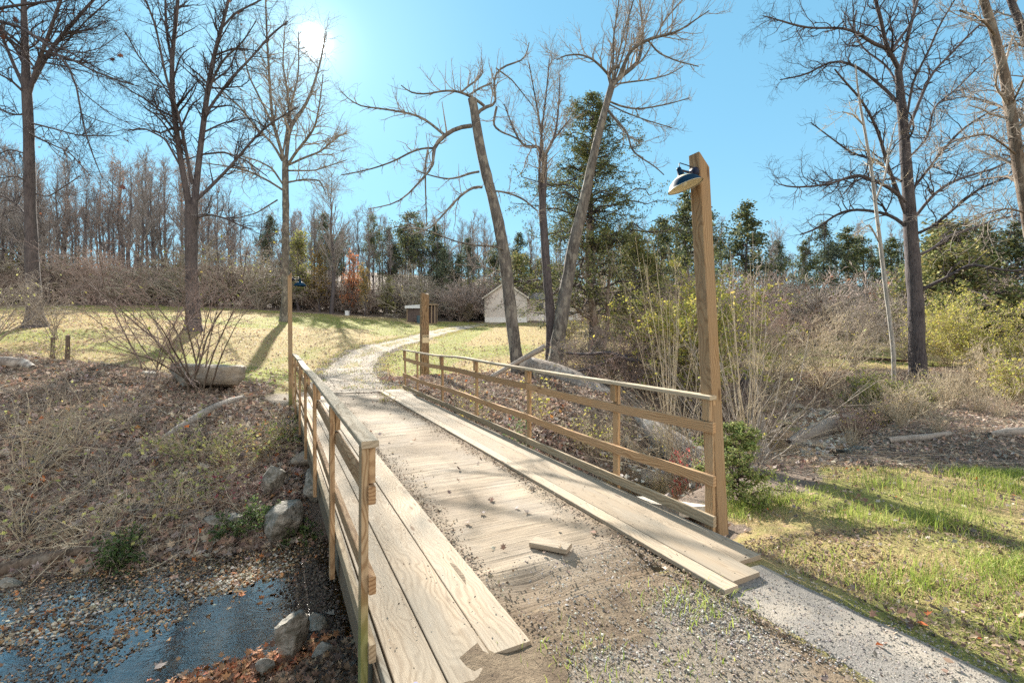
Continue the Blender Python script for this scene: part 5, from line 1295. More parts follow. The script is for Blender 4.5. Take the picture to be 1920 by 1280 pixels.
# tangles across the creek behind the right railing
for i, (px, Y, H, tw, lb) in enumerate([(1180, 14.0, 2.6, 'twig_rose', 'rosy tangle of twigs right of the cedar\'s foot'), (1255, 15.0, 3.2, 'twig_rose', 'tall rosy tangle below the yellow leaved bush'), (1330, 16.5, 3.0, 'twig_grey', 'grey tangle straight behind the tall lamp post'), (1110, 15.5, 1.8, 'twig_grey', 'low grey brush over the far end of the big fallen log'),
                                        (1450, 17.5, 3.0, 'twig_tan', 'tan bush beyond the creek between lamp post and pale trunk'), (1540, 19.0, 3.2, 'twig_tan', 'second tan bush beyond the creek, left of the pale trunk'), (1600, 22.0, 3.6, 'twig_grey', 'round grey bush with a dark stem left of the oak'), (1390, 20.0, 3.4, 'twig_rose', 'rosy bush behind the fan of pale shoots'),
                                        (1660, 16.4, 1.9, 'twig_tan', 'straw-coloured brush at the foot of the pale trunk'), (1765, 16.0, 2.0, 'twig_tan', 'straw-coloured brush at the right foot of the oak'), (1850, 15.0, 1.7, 'twig_tan', 'straw-coloured brush near the right edge below the yellow bushes'), (1930, 17.0, 2.6, 'twig_grey', 'grey brush cut by the right edge'),
                                        (1480, 24.0, 3.2, 'twig_rose', 'distant rosy bush on the far field margin'), (1700, 25.0, 3.0, 'twig_grey', 'distant grey bush behind the oak trunk'), (1060, 18.5, 1.5, 'twig_grey', 'small grey brush between the leaning trunk and the cedar'), (1225, 14.2, 1.9, 'twig_grey', 'grey bramble heap behind the big fallen trunk'), (1150, 15.2, 1.4, 'twig_tan', 'low pale heap over the middle of the big fallen trunk'), (1310, 13.4, 2.0, 'twig_grey', 'grey bramble heap left of the tall lamp post'), (1370, 13.2, 2.3, 'twig_rose', 'rosy bramble heap right behind the tall lamp post'), (1620, 13.2, 1.3, 'twig_rose', 'low rosy brush left of the brown stake'), (1700, 12.6, 1.3, 'twig_tan', 'low straw brush right of the brown stake'), (1270, 17.8, 2.6, 'twig_grey', 'grey brush behind the bright yellow-green bush'), (1420, 15.0, 1.8, 'twig_tan', 'straw brush on the far lip of the creek')]):
    shrub('bare_shrub', lb, 'shrub', at_ground(px, Y=Y), H, 48, 18, 440 + i * 7, (120, 620, 1500), tw, .02, fine=.0045, wig=.15, lens=(.42, .24, .12), leafn=120, leafcol=YB, lsz=.07)
for i, (px, Y, H, n_, cols, tw, lb, sp) in enumerate([(1318, 13.4, 4.2, 17000, YEL, 'twig_rose', 'tall bush with bright yellow-green leaves behind the tall lamp post', 27), (1830, 21.0, 3.4, 7000, YEL, 'twig_tan', 'wide yellow-green leafed bush right of the oak', 45), (1905, 19.5, 3.2, 6000, YEL, 'twig_tan', 'yellow-green leafed bush cut by the right edge', 45), (1775, 23.0, 3.0, 2500, YB, 'twig_tan', 'thinner yellow leafed bush just behind the oak trunk', 45),
                                                (1660, 15.6, 1.9, 3600, [(.14, .17, .04), (.22, .24, .06), (.30, .30, .08)], 'twig_grey', 'dark green privet-like bush by the water below the pale trunk', 45), (1720, 15.2, 1.5, 1500, [(.18, .2, .05), (.3, .3, .08)], 'twig_grey', 'small green bush at the water\'s edge below the oak', 50), (1900, 13.8, 1.2, 1500, YEL, 'twig_tan', 'low yellow-green bush at the right edge above the litter', 50), (1060, 25.0, 2.4, 900, YEL, 'twig_grey', 'pale yellow sprig behind the double-stemmed small trunk', 20)]):
    shrub('leafy_bush', lb, 'bush', at_ground(px, Y=Y), H, sp, 20, 520 + i * 7, (110, 500, 1300), tw, .02, fine=.0045, wig=.11, lens=(.42, .24, .12), leafn=n_, leafcol=cols, lsz=.08)
# plants seen through the right railing
for i, (px, py, H, n_, cols, lb, sz) in enumerate([(1100, 845, 1.0, 170, YEL, 'sprig of small yellow-green leaves behind the middle of the right railing', .06), (1160, 880, 1.3, 90, YEL, 'thin yellowing sapling behind the last but one post of the right railing', .06), (885, 800, .9, 160, YEL, 'yellow-green creeper below the fourth post of the right railing', .06), (965, 860, .8, 260, [(.08, .13, .05), (.12, .18, .07)], 'dark green creeper hanging by the water under the right railing', .06),
                                            (1275, 905, .75, 260, [(.42, .07, .08), (.5, .12, .10), (.35, .05, .06)], 'low shrub of crimson leaves just left of the tall lamp post', .055), (720, 770, .5, 60, YEL, 'tiny yellowish tuft at the far end of the right railing', .05), (1010, 800, 1.2, 100, YB, 'thin sapling with a few big tan leaves by the fallen log', .08), (1230, 860, 1.1, 60, YB, 'bare bending canes above the dark water', .05)]):
    p = at_ground(px, py); shrub('sapling', lb, 'plant', p, H, 40, 9, 560 + i * 5, (40, 160, 200), 'twig_tan', .009, fine=.0026, wig=.10, lens=(.45, .25, .14), leafn=n_, leafcol=cols, lsz=sz)
# young cedar at the foot of the tall lamp post
cx = at_ground(1385, Y=5.75)
conifer('young_cedar', 'waist-high bright green young cedar behind the foot of the tall lamp post', 'shrub', cx, 'brown_bark', H=.92, Rb=.46, nb=75, per=1, seed=61, leafs=9000, cols=[(.20, .25, .07), (.27, .31, .10), (.13, .18, .055), (.34, .34, .13)], fr=.018, leafsize=.03, trunk_r=.015, clear=.02, shape=.55, side_twigs=6, gapiness=.5, droop=.12)
TS = shrub('straw_tussock', 'x', 'plant', (0, 0, 0), 1.0, 38, 46, 801, (60, 120, 0), 'twig_tan', .006, fine=.0028, wig=.08, lens=(.35, .2, .1)); used_ts = []
for i, (px, Y, H) in enumerate([(1600, 10.8, .8), (1650, 14.6, 1.5), (1700, 14.2, 1.4), (1745, 14.8, 1.5), (1690, 11.4, .8), (1780, 13.6, 1.4), (1830, 13.0, 1.1), (1880, 12.2, 1.0), (1760, 10.6, .7), (1920, 13.4, 1.3), (1580, 15.6, 1.3), (1860, 15.4, 1.5), (1810, 15.6, 1.6)]):
    p = at_ground(px, Y=Y); r = TS if i == 0 else dup(TS, p, i * 1.7, H)
    r.location = p; r.scale = (H,) * 3; r['label'] = 'straw-coloured tussock of dead stalks on the littered ground beyond the grass'; r['group'] = 'straw tussocks beyond the grass'
# canes and brambles over the left bank
for i, (px, py, H, n_, cols, tw, lb) in enumerate([(60, 900, 1.5, 60, PB, 'twig_tan', 'pale bramble at the left edge, halfway down the bank'), (130, 840, 1.4, 40, PB, 'twig_tan', 'arching pale bramble below the sprouting stubs'), (230, 800, 1.2, 30, PB, 'twig_grey', 'grey bramble high on the leafy bank'), (200, 930, 1.4, 60, PB, 'twig_grey', 'grey bramble in the middle of the leafy bank'),
                                            (40, 1010, 1.2, 50, PB, 'twig_tan', 'bramble spreading above the mossy log by the water'), (330, 960, .9, 200, PB, 'twig_tan', 'creeper with pale yellow leaves low on the bank'), (360, 860, 1.0, 420, PB, 'twig_tan', 'cluster of pale yellow-green leaves below the fallen branch'), (430, 880, 1.0, 520, PB, 'twig_tan', 'pale leafy tangle above the grey boulder'),
                                            (500, 850, 1.1, 300, [(.42, .25, .1), (.3, .2, .1)], 'twig_tan', 'russet dry cane tangle beside the bridge'), (545, 830, .9, 420, [(.13, .18, .05), (.3, .33, .08)], 'twig_tan', 'fresh green vine hanging beside the bridge\'s far post'), (450, 940, .7, 60, [(.28, .08, .1)], 'twig_rose', 'small wine-red sprig above the boulder'), (110, 760, 1.3, 30, PB, 'twig_grey', 'bramble on the bank top at the left'),
                                            (20, 800, 1.3, 30, PB, 'twig_grey', 'bramble cut by the left edge, above the pale one'), (280, 1000, .8, 80, PB, 'twig_grey', 'low trailing canes near the waterline'), (170, 1010, .9, 30, PB, 'twig_tan', 'bleached drooping roots over the water')]):
    p = at_ground(px, py); shrub('bramble', lb, 'bramble', p, H * 1.05, 84, 26, 600 + i * 5, (80, 150, 110), tw, .009, fine=.003, wig=.20, trop=-.07, lens=(.4, .25, .14), leafn=n_, leafcol=cols, lsz=.065, lmin=.1)
for i, (px, py, H, lb) in enumerate([(495, 985, .45, 'dark green ferny clump left of the grey boulder'), (445, 1000, .4, 'green weeds at the waterline left of the boulder'), (215, 1075, .35, 'mossy green tuft trailing into the creek'), (235, 1040, .4, 'grassy green tuft above the mossy one'), (560, 1010, .3, 'small green weeds by the boulder and the bridge')]):
    p = at_ground(px, py); shrub('weed_clump', lb, 'plant', p, H, 75, 26, 700 + i * 5, (60, 120, 0), 'twig_grey', .004, fine=.002, wig=.12, leafn=700, leafcol=[(.09, .14, .045), (.14, .19, .06), (.06, .10, .04)], lsz=.045)
# ------------------------------------------------------------------ rocks, logs
import bmesh
_bm = bmesh.new(); bmesh.ops.create_icosphere(_bm, subdivisions=4, radius=1.0)
ICO_V = np.array([v.co[:] for v in _bm.verts]); ICO_T = np.array([[v.index for v in f.verts] for f in _bm.faces]); _bm.free()
def rock(name, label, loc, size, seed, mat='rock', cat='rock', rotz=0.0, cuts=14, group=None, tilt=(0, 0), boxy=.8):
    g = np.random.default_rng(seed); V = np.sign(ICO_V) * np.abs(ICO_V) ** boxy; V /= np.abs(V).max()
    for _ in range(cuts):
        n = g.normal(size=3); n /= np.linalg.norm(n); d = g.uniform(.5, .85); s = V @ n; m = s > d; V[m] -= np.outer(s[m] - d, n)
    V *= (1 + .07 * vnoise(V[:, 0] * 3 + seed, V[:, 1] * 3 + V[:, 2] * 2) + .07 * vnoise(V[:, 0] * 8 + seed, V[:, 1] * 8 - V[:, 2] * 7) + .04 * vnoise(V[:, 2] * 22 + seed, V[:, 1] * 18 + V[:, 0] * 15))[:, None]
    V *= np.array(size) / 2
    o = build(name, V, None, ICO_T, mat, smooth=True, loc=(loc[0], loc[1], loc[2] + size[2] * .28), rotz=rotz)
    o.rotation_euler = (tilt[0], tilt[1], rotz)
    return tag(o, label, cat, group)
def rk(px, py, wpx, hpx, lb, seed, mat='rock', deep=.8, z=None, **kw):
    p = np.array(at_ground(px, py)) if z is None else P3(px, py, (CZ - z) * F / (py - 619))
    w_ = wpx * p[1] / F; h_ = hpx * p[1] / F
    return rock('rock', lb, p, (w_, w_ * deep, h_ * 1.5), seed, mat, **kw)
rk(388, 726, 172, 44, 'broad flat overhanging sandstone slab behind the pinkish shrub', 1, 'sandstone', .6, cuts=9, boxy=.42)
rk(345, 712, 36, 28, 'small rounded rock under the left end of the flat slab', 2, 'sandstone')
rk(282, 706, 30, 10, 'low grey stone left of the pinkish shrub', 3)
rk(527, 1008, 92, 66, 'large grey angular boulder at the water beside the bridge', 4, cuts=22)
rk(588, 940, 56, 56, 'pale upright rock against the bridge abutment', 5, cuts=20)
rk(510, 925, 58, 50, 'rugged rock set in the bank above the large boulder', 6, cuts=20)
rk(566, 872, 60, 24, 'flat tan stone sticking out by the bridge far post', 7, 'sandstone', boxy=.5)
rk(442, 985, 34, 20, 'small round stone left of the large boulder', 8)
rk(398, 985, 36, 14, 'low pale stone half buried at the bank foot', 9)
rk(548, 1232, 66, 74, 'jagged grey rock rising beside the near end of the bridge', 10, cuts=22, z=-1.32, rotz=.6)
rk(606, 1240, 52, 40, 'smooth pale block of stone next to the jagged rock', 11, cuts=16, z=-1.32)
rk(596, 1176, 56, 26, 'dark wet stone added over the sun glint, just above the jagged rock, under the bridge edge', 15, z=-1.32)  # added stone, hides the sun's glint on the water
rk(500, 1262, 40, 26, 'dark wet stone left of the jagged rock', 12, z=-1.32)
rk(18, 1108, 50, 22, 'grey stone at the left edge by the water', 13)
rk(660, 1225, 40, 26, 'dark stone in the shade under the near railing post', 14, z=-1.32)
for i, (px, py, w_, h_, mt, lb) in enumerate([(1433, 806, 46, 34, 'rock', 'square grey rock beside the stump by the upstream water'), (1455, 798, 62, 12, 'moss_rock', 'flat mossy yellow-green rock in the upstream water'), (1495, 815, 30, 12, 'moss_rock', 'small mossy hump beside the broken log'), (1395, 772, 60, 14, 'rock', 'low grey ledge at the upstream edge'), (1490, 770, 50, 10, 'rock', 'long low stone in the upstream riffle'),
                                       (1540, 776, 36, 9, 'rock', 'flat stone at the far side of the upstream riffle'), (1448, 757, 44, 10, 'rock', 'dark flat stone furthest up the visible water'), (1530, 800, 24, 8, 'rock', 'small pale stone right of the mossy hump'), (1350, 895, 26, 10, 'rock', 'small stone below the young cedar'), (1250, 925, 30, 12, 'sandstone', 'tan stone by the dark water seen through the railing'), (1175, 905, 30, 12, 'rock', 'grey stone in the creek seen between the last railing posts')]):
    rk(px, py, w_, h_, lb, 30 + i, mt, .8)
p = BP(4.1, 4.0, -.34); V, Q = boxm(-.55, .55, -.26, .26, -.05, .05)
o = build('stone_slab', V, Q, None, 'concrete', loc=p); o.rotation_euler = (R(8), R(12), R(118)); tag(o, 'sloping tan slab just behind the railing\'s last post', 'slab')
# loose creek stones, too many to count
def stones_at(pos, size, cols, name, label_kind=True, flat=.6, mat='stone_chip'):
    tv = np.array([(0, 0, .6), (.5, 0, .1), (.2, .5, .05), (-.4, .35, .1), (-.5, -.2, 0), (.1, -.5, .1), (0, 0, -.4)]); tv[:, 2] *= flat
    tt_ = np.array([(0, 1, 2), (0, 2, 3), (0, 3, 4), (0, 4, 5), (0, 5, 1), (6, 2, 1), (6, 3, 2), (6, 4, 3), (6, 5, 4), (6, 1, 5)])
    return scatter((tv, None, tt_), pos, size, None, .35, cols).done(name, mat, None)

def log(name, label, cat, pts, mat='log_bark', k=16, rough=.06, seed=1, cap=True, parent=None, root=None, m=24):
    """pts: list of (px, py, Y, width px)"""
    W_ = np.array([np.r_[P3(a, b, c), d * c / F / 2] for a, b, c, d in pts]); P, r_ = resample(W_[:, :3], W_[:, 3], m)
    c0 = P.mean(0); V, Q = tubes([P - c0], [r_], k)
    g = np.random.default_rng(seed); n = m
    ang = np.tile(np.arange(k) * 2 * np.pi / k, n); ln = np.repeat(np.arange(n), k)
    f = 1 + rough * 3 * vnoise(np.cos(ang) * 2 + ln * .35 + seed, np.sin(ang) * 2) + rough * g.normal(size=len(V)) * .35
    cen = np.repeat(P - c0, k, axis=0); V = cen + (V - cen) * f[:, None]
    e0 = V[:k].mean(0) - (P[1] - P[0]) * .05; e1 = V[-k:].mean(0) + (P[-1] - P[-2]) * .05
    V = np.vstack([V, [e0], [e1]]); j = np.arange(k); T = np.concatenate([np.stack([np.full(k, len(V) - 2), j, (j + 1) % k], -1), np.stack([np.full(k, len(V) - 1), (n - 1) * k + (j + 1) % k, (n - 1) * k + j], -1)])
    o = build(name, V, Q, T, mat, smooth=True, loc=tuple(c0)); 
    return tag(o, label, cat)
log('fallen_log', 'big pale grey fallen trunk sloping down to the creek behind the right railing', 'log', [(985, 684, 16.5, 34), (1040, 698, 15.6, 36), (1090, 722, 14.8, 40), (1150, 760, 13.6, 48), (1215, 805, 12.2, 56), (1275, 850, 11.0, 66), (1330, 890, 10.2, 70)], seed=3)
log('fallen_pole', 'thin split pole leaning up across the big fallen trunk', 'log', [(905, 716, 15.2, 7), (960, 684, 15.4, 9), (1022, 650, 15.6, 11)], 'drift_bark', 10, seed=4)
log('fallen_branch', 'forked dark dead branch lying behind the big fallen trunk', 'branch', [(1062, 662, 15.0, 4), (1100, 664, 14.6, 5), (1145, 660, 14.2, 7), (1185, 676, 13.8, 9), (1235, 680, 13.6, 7), (1290, 668, 13.4, 3)], 'dark_bark', 8, seed=5)
log('fallen_branch', 'dark dead branch arching from the cedar foot towards the fallen trunk', 'branch', [(1060, 700, 15.4, 3), (1110, 690, 14.8, 5), (1150, 672, 14.4, 7), (1200, 662, 14, 4), (1230, 640, 13.8, 3)], 'dark_bark', 8, seed=6)
def ground_log(name, label, cat, pts, mat='drift_bark', lift=.5, **kw):
    q = []
    for px, py, w_ in pts:
        p = G(px, py, 2.5, 60); Y = p[1]; q.append((px, py - w_ * lift, Y, w_))
    return log(name, label, cat, q, mat, **kw)
ground_log('fallen_branch', 'long bleached branch lying diagonally across the leafy bank', 'branch', [(288, 842, 9), (330, 812, 14), (365, 792, 15), (400, 772, 14), (435, 757, 13), (456, 751, 10)], seed=7, k=12)
ground_log('fallen_branch', 'thin forked end of driftwood just above the bleached branch', 'branch', [(418, 766, 3), (440, 757, 6), (460, 750, 6), (475, 744, 2)], seed=8, k=8)
ground_log('mossy_log', 'old log along the waterline at the left edge', 'log', [(-40, 1094, 24), (30, 1072, 24), (90, 1056, 22), (150, 1040, 16), (200, 1030, 9)], 'brown_bark', seed=9)
ground_log('fallen_log', 'grey log end on the bank top at the left edge', 'log', [(-30, 692, 22), (15, 690, 22), (45, 690, 18), (62, 694, 10)], 'log_bark', seed=10)
ground_log('stick', 'curved pale stick leaning into the bank above the boulder', 'stick', [(378, 915, 4), (400, 930, 4), (427, 955, 4), (420, 990, 3)], seed=11, k=7)
ground_log('stick', 'short grey stick lying level on the middle of the bank', 'stick', [(163, 893, 5), (185, 890, 6), (208, 888, 4)], seed=12, k=7)
ground_log('stick', 'curved pale root hugging the foot of the boulder', 'stick', [(490, 1022, 4), (520, 1012, 6), (548, 1008, 5), (572, 996, 4)], seed=13, k=7)
log('stick', 'arched white branch beside the near railing post', 'stick', [(585, 1290, 4.0, 8), (605, 1256, 4.0, 8), (635, 1250, 3.95, 8), (662, 1262, 3.9, 7), (680, 1290, 3.85, 6)], 'pale_bark', 9, seed=14)
ground_log('broken_log', 'broken grey log slanting up beside the upstream water', 'log', [(1478, 838, 14), (1510, 828, 24), (1550, 818, 32), (1585, 806, 32), (1600, 800, 26)], 'drift_bark', seed=15, rough=.12)
ground_log('fallen_log', 'brown rotten log lying along the grass edge below the broken one', 'log', [(1480, 842, 10), (1520, 846, 12), (1555, 850, 10), (1600, 850, 6)], 'brown_bark', seed=16, rough=.12)
ground_log('fallen_log', 'bluish grey log at the edge of the grass on the right', 'log', [(1664, 832, 12), (1700, 830, 14), (1740, 826, 13), (1782, 818, 10)], 'drift_bark', seed=17)
ground_log('fallen_log', 'grey log cut by the right edge beyond the grass', 'log', [(1856, 822, 12), (1890, 818, 16), (1935, 816, 16)], 'drift_bark', seed=18)
ground_log('driftwood', 'twisted pale piece of driftwood on the bare earth', 'driftwood', [(1580, 852, 5), (1605, 848, 12), (1625, 845, 8), (1650, 852, 3)], 'drift_bark', seed=19, rough=.2)
ground_log('fallen_pole', 'long dark pole lying along the far creek bank left of the pale trunk', 'pole', [(1515, 668, 5), (1580, 672, 6), (1650, 676, 6), (1712, 680, 5)], 'pipe_rust', seed=20, k=8)
ground_log('fallen_pole', 'second dark pole on the far bank, cut by the right edge', 'pole', [(1838, 684, 5), (1880, 687, 6), (1940, 690, 6)], 'pipe_rust', seed=21, k=8)
# stump and short stakes
def stump(px, py, hpx, wpx, label, seed, mat='drift_bark', name='tree_stump', cat='stump', lean=0):
    p = np.array(at_ground(px, py)); h = hpx * p[1] / F; r0 = wpx * p[1] / F / 2; k_ = 28; n = 14; g = np.random.default_rng(seed)
    t = np.linspace(0, 1, n); a = np.arange(k_) * 2 * np.pi / k_
    fl = (1 + .9 * np.exp(-t / .18))[:, None] * (1 + .16 * np.cos(a * 5 + seed) * np.exp(-t / .4)[:, None] + .07 * vnoise(np.cos(a)[None] * 3 + seed, np.sin(a)[None] * 3 + t[:, None] * 1.5) * 2)
    top = 1 + .35 * vnoise(np.cos(a) * 2.2 + seed * 3, np.sin(a) * 2.2)
    rr = r0 * fl * (1 - .25 * t[:, None]); V = np.stack([rr * np.cos(a) + lean * t[:, None], rr * np.sin(a), (t[:, None] * h * np.where(t[:, None] > .5, 1 + (top - 1) * (t[:, None] - .5) * 2, 1)) - .08], -1).reshape(-1, 3)
    i = (np.arange(n - 1) * k_)[:, None]; j = np.arange(k_)[None]; j2 = (j + 1) % k_; Q = np.stack([i + j, i + j2, i + k_ + j2, i + k_ + j], -1).reshape(-1, 4)
    V = np.vstack([V, [(lean, 0, h * .7)]]); jj = np.arange(k_); T = np.stack([np.full(k_, len(V) - 1), (n - 1) * k_ + jj, (n - 1) * k_ + (jj + 1) % k_], -1)
    return tag(build(name, V, Q, T, mat, smooth=True, loc=tuple(p)), label, cat)
stump(1418, 852, 76, 40, 'weathered grey hollow stump behind the young cedar', 5)
stump(1392, 800, 90, 26, 'dark split stub at the foot of the fan of pale shoots', 6, 'dark_bark', lean=.12)
stump(1636, 800, 50, 11, 'short brown stake standing in the leaf litter beyond the grass', 7, 'brown_bark', 'stake', 'stake', .04)

# ------------------------------------------------------------------ buildings
def house(name, label, px0, px1, Y, eave_py, ridge_py, base_py, depth, rot, overhang=.35, skirt=.95, window=None):
    x0 = (px0 - 960) * Y / F; x1 = (px1 - 960) * Y / F; W_ = x1 - x0
    zb = CZ - (base_py - 619) * Y / F; ze = CZ - (eave_py - 619) * Y / F - zb; zr = CZ - (ridge_py - 619) * Y / F - zb
    root = thing(name, label, 'house', ((x0 + x1) / 2, Y, zb), R(rot)); h = W_ / 2
    V, Q = boxm(-h, h, 0, depth, skirt, ze)
    gb = [(-h, 0, ze), (h, 0, ze), (0, 0, zr), (-h, depth, ze), (h, depth, ze), (0, depth, zr)]
    V = np.vstack([V, gb]); n0 = 8; o = build('wall', V, Q, [(n0, n0 + 1, n0 + 2), (n0 + 4, n0 + 3, n0 + 5)], 'siding', root)
    V, Q = boxm(-h - .02, h + .02, -.02, depth + .02, -1.2, skirt); build('foundation', V, Q, None, 'skirt_wall', root)
    s = (zr - ze) / h; A = Acc()
    for sg_ in (-1, 1):
        e = h + overhang; v = [(0, -overhang, zr + .14), (sg_ * e, -overhang, zr + .14 - s * e), (sg_ * e, depth + overhang, zr + .14 - s * e), (0, depth + overhang, zr + .14)]
        v2 = [(a, b, c - .12) for a, b, c in v]; A.add(v + v2, [(0, 1, 2, 3), (4, 7, 6, 5), (0, 4, 5, 1), (1, 5, 6, 2), (2, 6, 7, 3)])
    rf = A.done('roof', 'roof_shingle', root)
    A = Acc()
    for sg_ in (-1, 1):
        e = h + overhang; A.add([(0, -overhang - .03, zr + .15), (sg_ * e, -overhang - .03, zr + .15 - s * e), (sg_ * e, -overhang - .03, zr - .06 - s * e), (0, -overhang - .03, zr - .06),
                                 (0, -overhang + .01, zr + .15), (sg_ * e, -overhang + .01, zr + .15 - s * e), (sg_ * e, -overhang + .01, zr - .06 - s * e), (0, -overhang + .01, zr - .06)], [(0, 1, 2, 3), (4, 7, 6, 5), (0, 4, 5, 1), (3, 2, 6, 7), (1, 5, 6, 2)])
    A.done('barge_board', 'trim_white', rf)
    for x in (-h, h):
        V, Q = boxm(x - .07, x + .07, -.05, .09, skirt, ze); build('corner_board', V, Q, None, 'trim_white', root)
    if window:
        for wx in window:
            V, Q = boxm(wx - .45, wx + .45, -.05, 0.03, skirt + .7, skirt + 1.9); f_ = build('window', V, Q, None, 'trim_white', root)
            V, Q = boxm(wx - .38, wx + .38, -.07, -.045, skirt + .77, skirt + 1.83); build('pane', V, Q, None, 'window_glass', f_)
    return root
house('house', 'pale gabled house end at the top of the lane, half hidden by a trunk', 909, 987, 63, 557, 530, 608, 13, -6)
# long low white building right of it
Yb = 66; x0 = (984 - 960) * Yb / F; x1 = (1112 - 960) * Yb / F; zb = CZ - (601 - 619) * Yb / F
bl = thing('long_house', 'long low grey building with a white foundation wall glimpsed between the trunks', 'house', (x0, Yb, zb)); W_ = x1 - x0
V, Q = boxm(0, W_, 0, 7, -1.5, 1.05); build('foundation', V, Q, None, 'skirt_wall', bl)
V, Q = boxm(.03, W_ - .03, .03, 6.97, 1.05, 3.0); build('wall', V, Q, None, 'siding', bl)
V = np.array([(-.4, -.4, 2.95), (W_ + .4, -.4, 2.95), (W_ + .4, 3.5, 4.2), (-.4, 3.5, 4.2), (W_ + .4, 7.4, 2.95), (-.4, 7.4, 2.95)]); build('roof', V, [(0, 1, 2, 3), (3, 2, 4, 5)], [(0, 3, 5), (1, 4, 2)], 'roof_shingle', bl)
for wx in (1.6, 4.2, 7.3):
    V, Q = boxm(wx, wx + 1.1, -.02, .05, 1.5, 2.6); f_ = build('window', V, Q, None, 'trim_white', bl); V, Q = boxm(wx + .07, wx + 1.03, -.04, -.015, 1.57, 2.53); build('pane', V, Q, None, 'window_glass', f_)
# shed
Ys = 57.5; x0 = (763 - 960) * Ys / F; zb = CZ - (603.5 - 619) * Ys / F
sh = thing('shed', 'small dark board shed with a pale sloping roof beside the lane', 'shed', (x0, Ys, zb)); 
V = np.array([(0, 0, -.5), (2.6, 0, -.5), (2.6, 2.4, -.5), (0, 2.4, -.5), (0, 0, 1.85), (2.6, 0, 2.05), (2.6, 2.4, 2.05), (0, 2.4, 1.85)]); build('wall', V, [(0, 1, 5, 4), (1, 2, 6, 5), (2, 3, 7, 6), (3, 0, 4, 7)], None, 'shed_wall', sh)
V, Q = boxm(-.2, 2.75, -.30, -.26, 1.66, 1.98); build('fascia', V, Q, None, 'white_metal', sh)
V = np.array([(-.15, -.25, 1.88), (2.75, -.25, 2.10), (2.75, 2.6, 2.10), (-.15, 2.6, 1.88)]); build('roof', np.vstack([V, V + [0, 0, .10]]), [(3, 2, 1, 0), (4, 5, 6, 7), (0, 1, 5, 4), (1, 2, 6, 5), (2, 3, 7, 6), (3, 0, 4, 7)], None, 'white_metal', sh)
for i in range(11):
    V, Q = boxm(.08 + i * .24, .10 + i * .24, -.02, .0, -.1, 1.75); 
V, Q = boxm(.9, 1.7, -.04, .0, .02, 1.6); dr = build('door', V, Q, None, 'shed_wall', sh); V, Q = boxm(1.58, 1.64, -.08, -.04, .75, .90); build('handle', V, Q, None, 'nail', dr)
for x in (-.03, 2.55):
    V, Q = boxm(x, x + .1, -.03, .06, -.3, 1.85); build('corner_board', V, Q, None, 'shed_trim', sh)
pc = Acc()
for x, y in ((2.95, 0), (3.35, 0), (3.35, 1.6)):
    V, Q = boxm(x, x + .12, y, y + .12, -.5, 2.0); build('porch_post', V, Q, None, 'shed_trim', sh)
V, Q = boxm(2.62, 3.6, -.1, 2.0, 2.06, 2.22); build('porch_roof', V, Q, None, 'shed_trim', sh)
V, Q = boxm(2.62, 3.4, .35, 1.9, -.3, 1.9); build('porch_infill', V, Q, None, 'shed_wall', sh)  # solid box closing the porch, extending the shed wall
V, Q = lathe([(0, .9), (.27, .9), (.29, .86), (.29, .45), (.30, .43), (.29, .41), (.29, 0), (0, 0)], 20); p = ((786 - 960) * 56.6 / F, 56.6); build_o = build('barrel', V, Q, None, 'drum_blue', smooth=False, loc=(p[0], p[1], tz1(*p))); tag(build_o, 'dark blue barrel against the front of the shed', 'barrel')
V, Q = boxm(-.22, .22, -.2, .2, -.1, .55); p = ((651 - 960) * 61 / F, 61); A = Acc(); A.add(V, Q); V, Q = boxm(-.25, .25, -.23, .23, .55, .62); A.add(V, Q); tag(A.done('utility_box', 'white_metal', None, loc=(p[0], p[1], tz1(*p))), 'little white utility box at the edge of the wood', 'box')

# ------------------------------------------------------------------ ground cover nobody could count
g5 = np.random.default_rng(99)
def cand(n, x0, x1, y0, y1, front=True):
    x = g5.uniform(x0, x1, n); y = g5.uniform(y0, y1, n)
    if front: m = (np.abs(x) < 1.12 * y + .5); x, y = x[m], y[m]
    return x, y
def surf(x, y, lift=0.01, nrm=False):
    z = tz(x, y) + lift
    if nrm:
        e = .08; nx = -(tz(x + e, y) - z + lift) / e; ny = -(tz(x, y + e) - z + lift) / e
        return np.stack([x, y, z], -1), np.stack([nx, ny, np.ones_like(nx)], -1)
    return np.stack([x, y, z], -1)
BR = [(.30, .205, .155), (.37, .25, .18), (.23, .165, .135), (.45, .34, .25), (.33, .275, .24), (.15, .115, .10), (.52, .44, .35)]
BRW = [.18, .12, .2, .1, .22, .12, .06]
def clear_bridge(x, y, m=0.12):
    s, d = to_sd(x, y); return ~((s > 1.6) & (s < 14.1) & (d > .45 - m) & (d < 3.5 + m))
# leaf litter
acc = Acc()
x, y = cand(230000, -19, 1.5, 4.5, 18); z_ = zones(x, y); k_ = (z_['litter'] > .35 + .3 * g5.random(len(x))) & (z_['wet'] < .35) & clear_bridge(x, y, 0) & (g5.random(len(x)) < .75); x, y = x[k_], y[k_]
P, N = surf(x, y, .015, True); P[:, 2] += g5.random(len(x)) * .035
orange = g5.random(len(x)) < .02
C = pick(BR, len(x), .3, BRW, g5); C[orange] = pick([(.55, .16, .05), (.5, .25, .08)], orange.sum(), .2, g=g5)
near = y < 9.5
scatter(LEAF_LOBED, P[near], g5.uniform(.055, .13, near.sum()), N[near], .55, C[near], acc, g5)
scatter(LEAF_KITE, P[~near], g5.uniform(.07, .15, (~near).sum()), N[~near], .55, C[~near], acc, g5)
x, y = cand(160000, -6, 26, 7, 22); z_ = zones(x, y); k_ = (z_['litter'] > .35 + .3 * g5.random(len(x))) & (z_['wet'] < .35) & clear_bridge(x, y, 0) & (g5.random(len(x)) < .7); x, y = x[k_], y[k_]
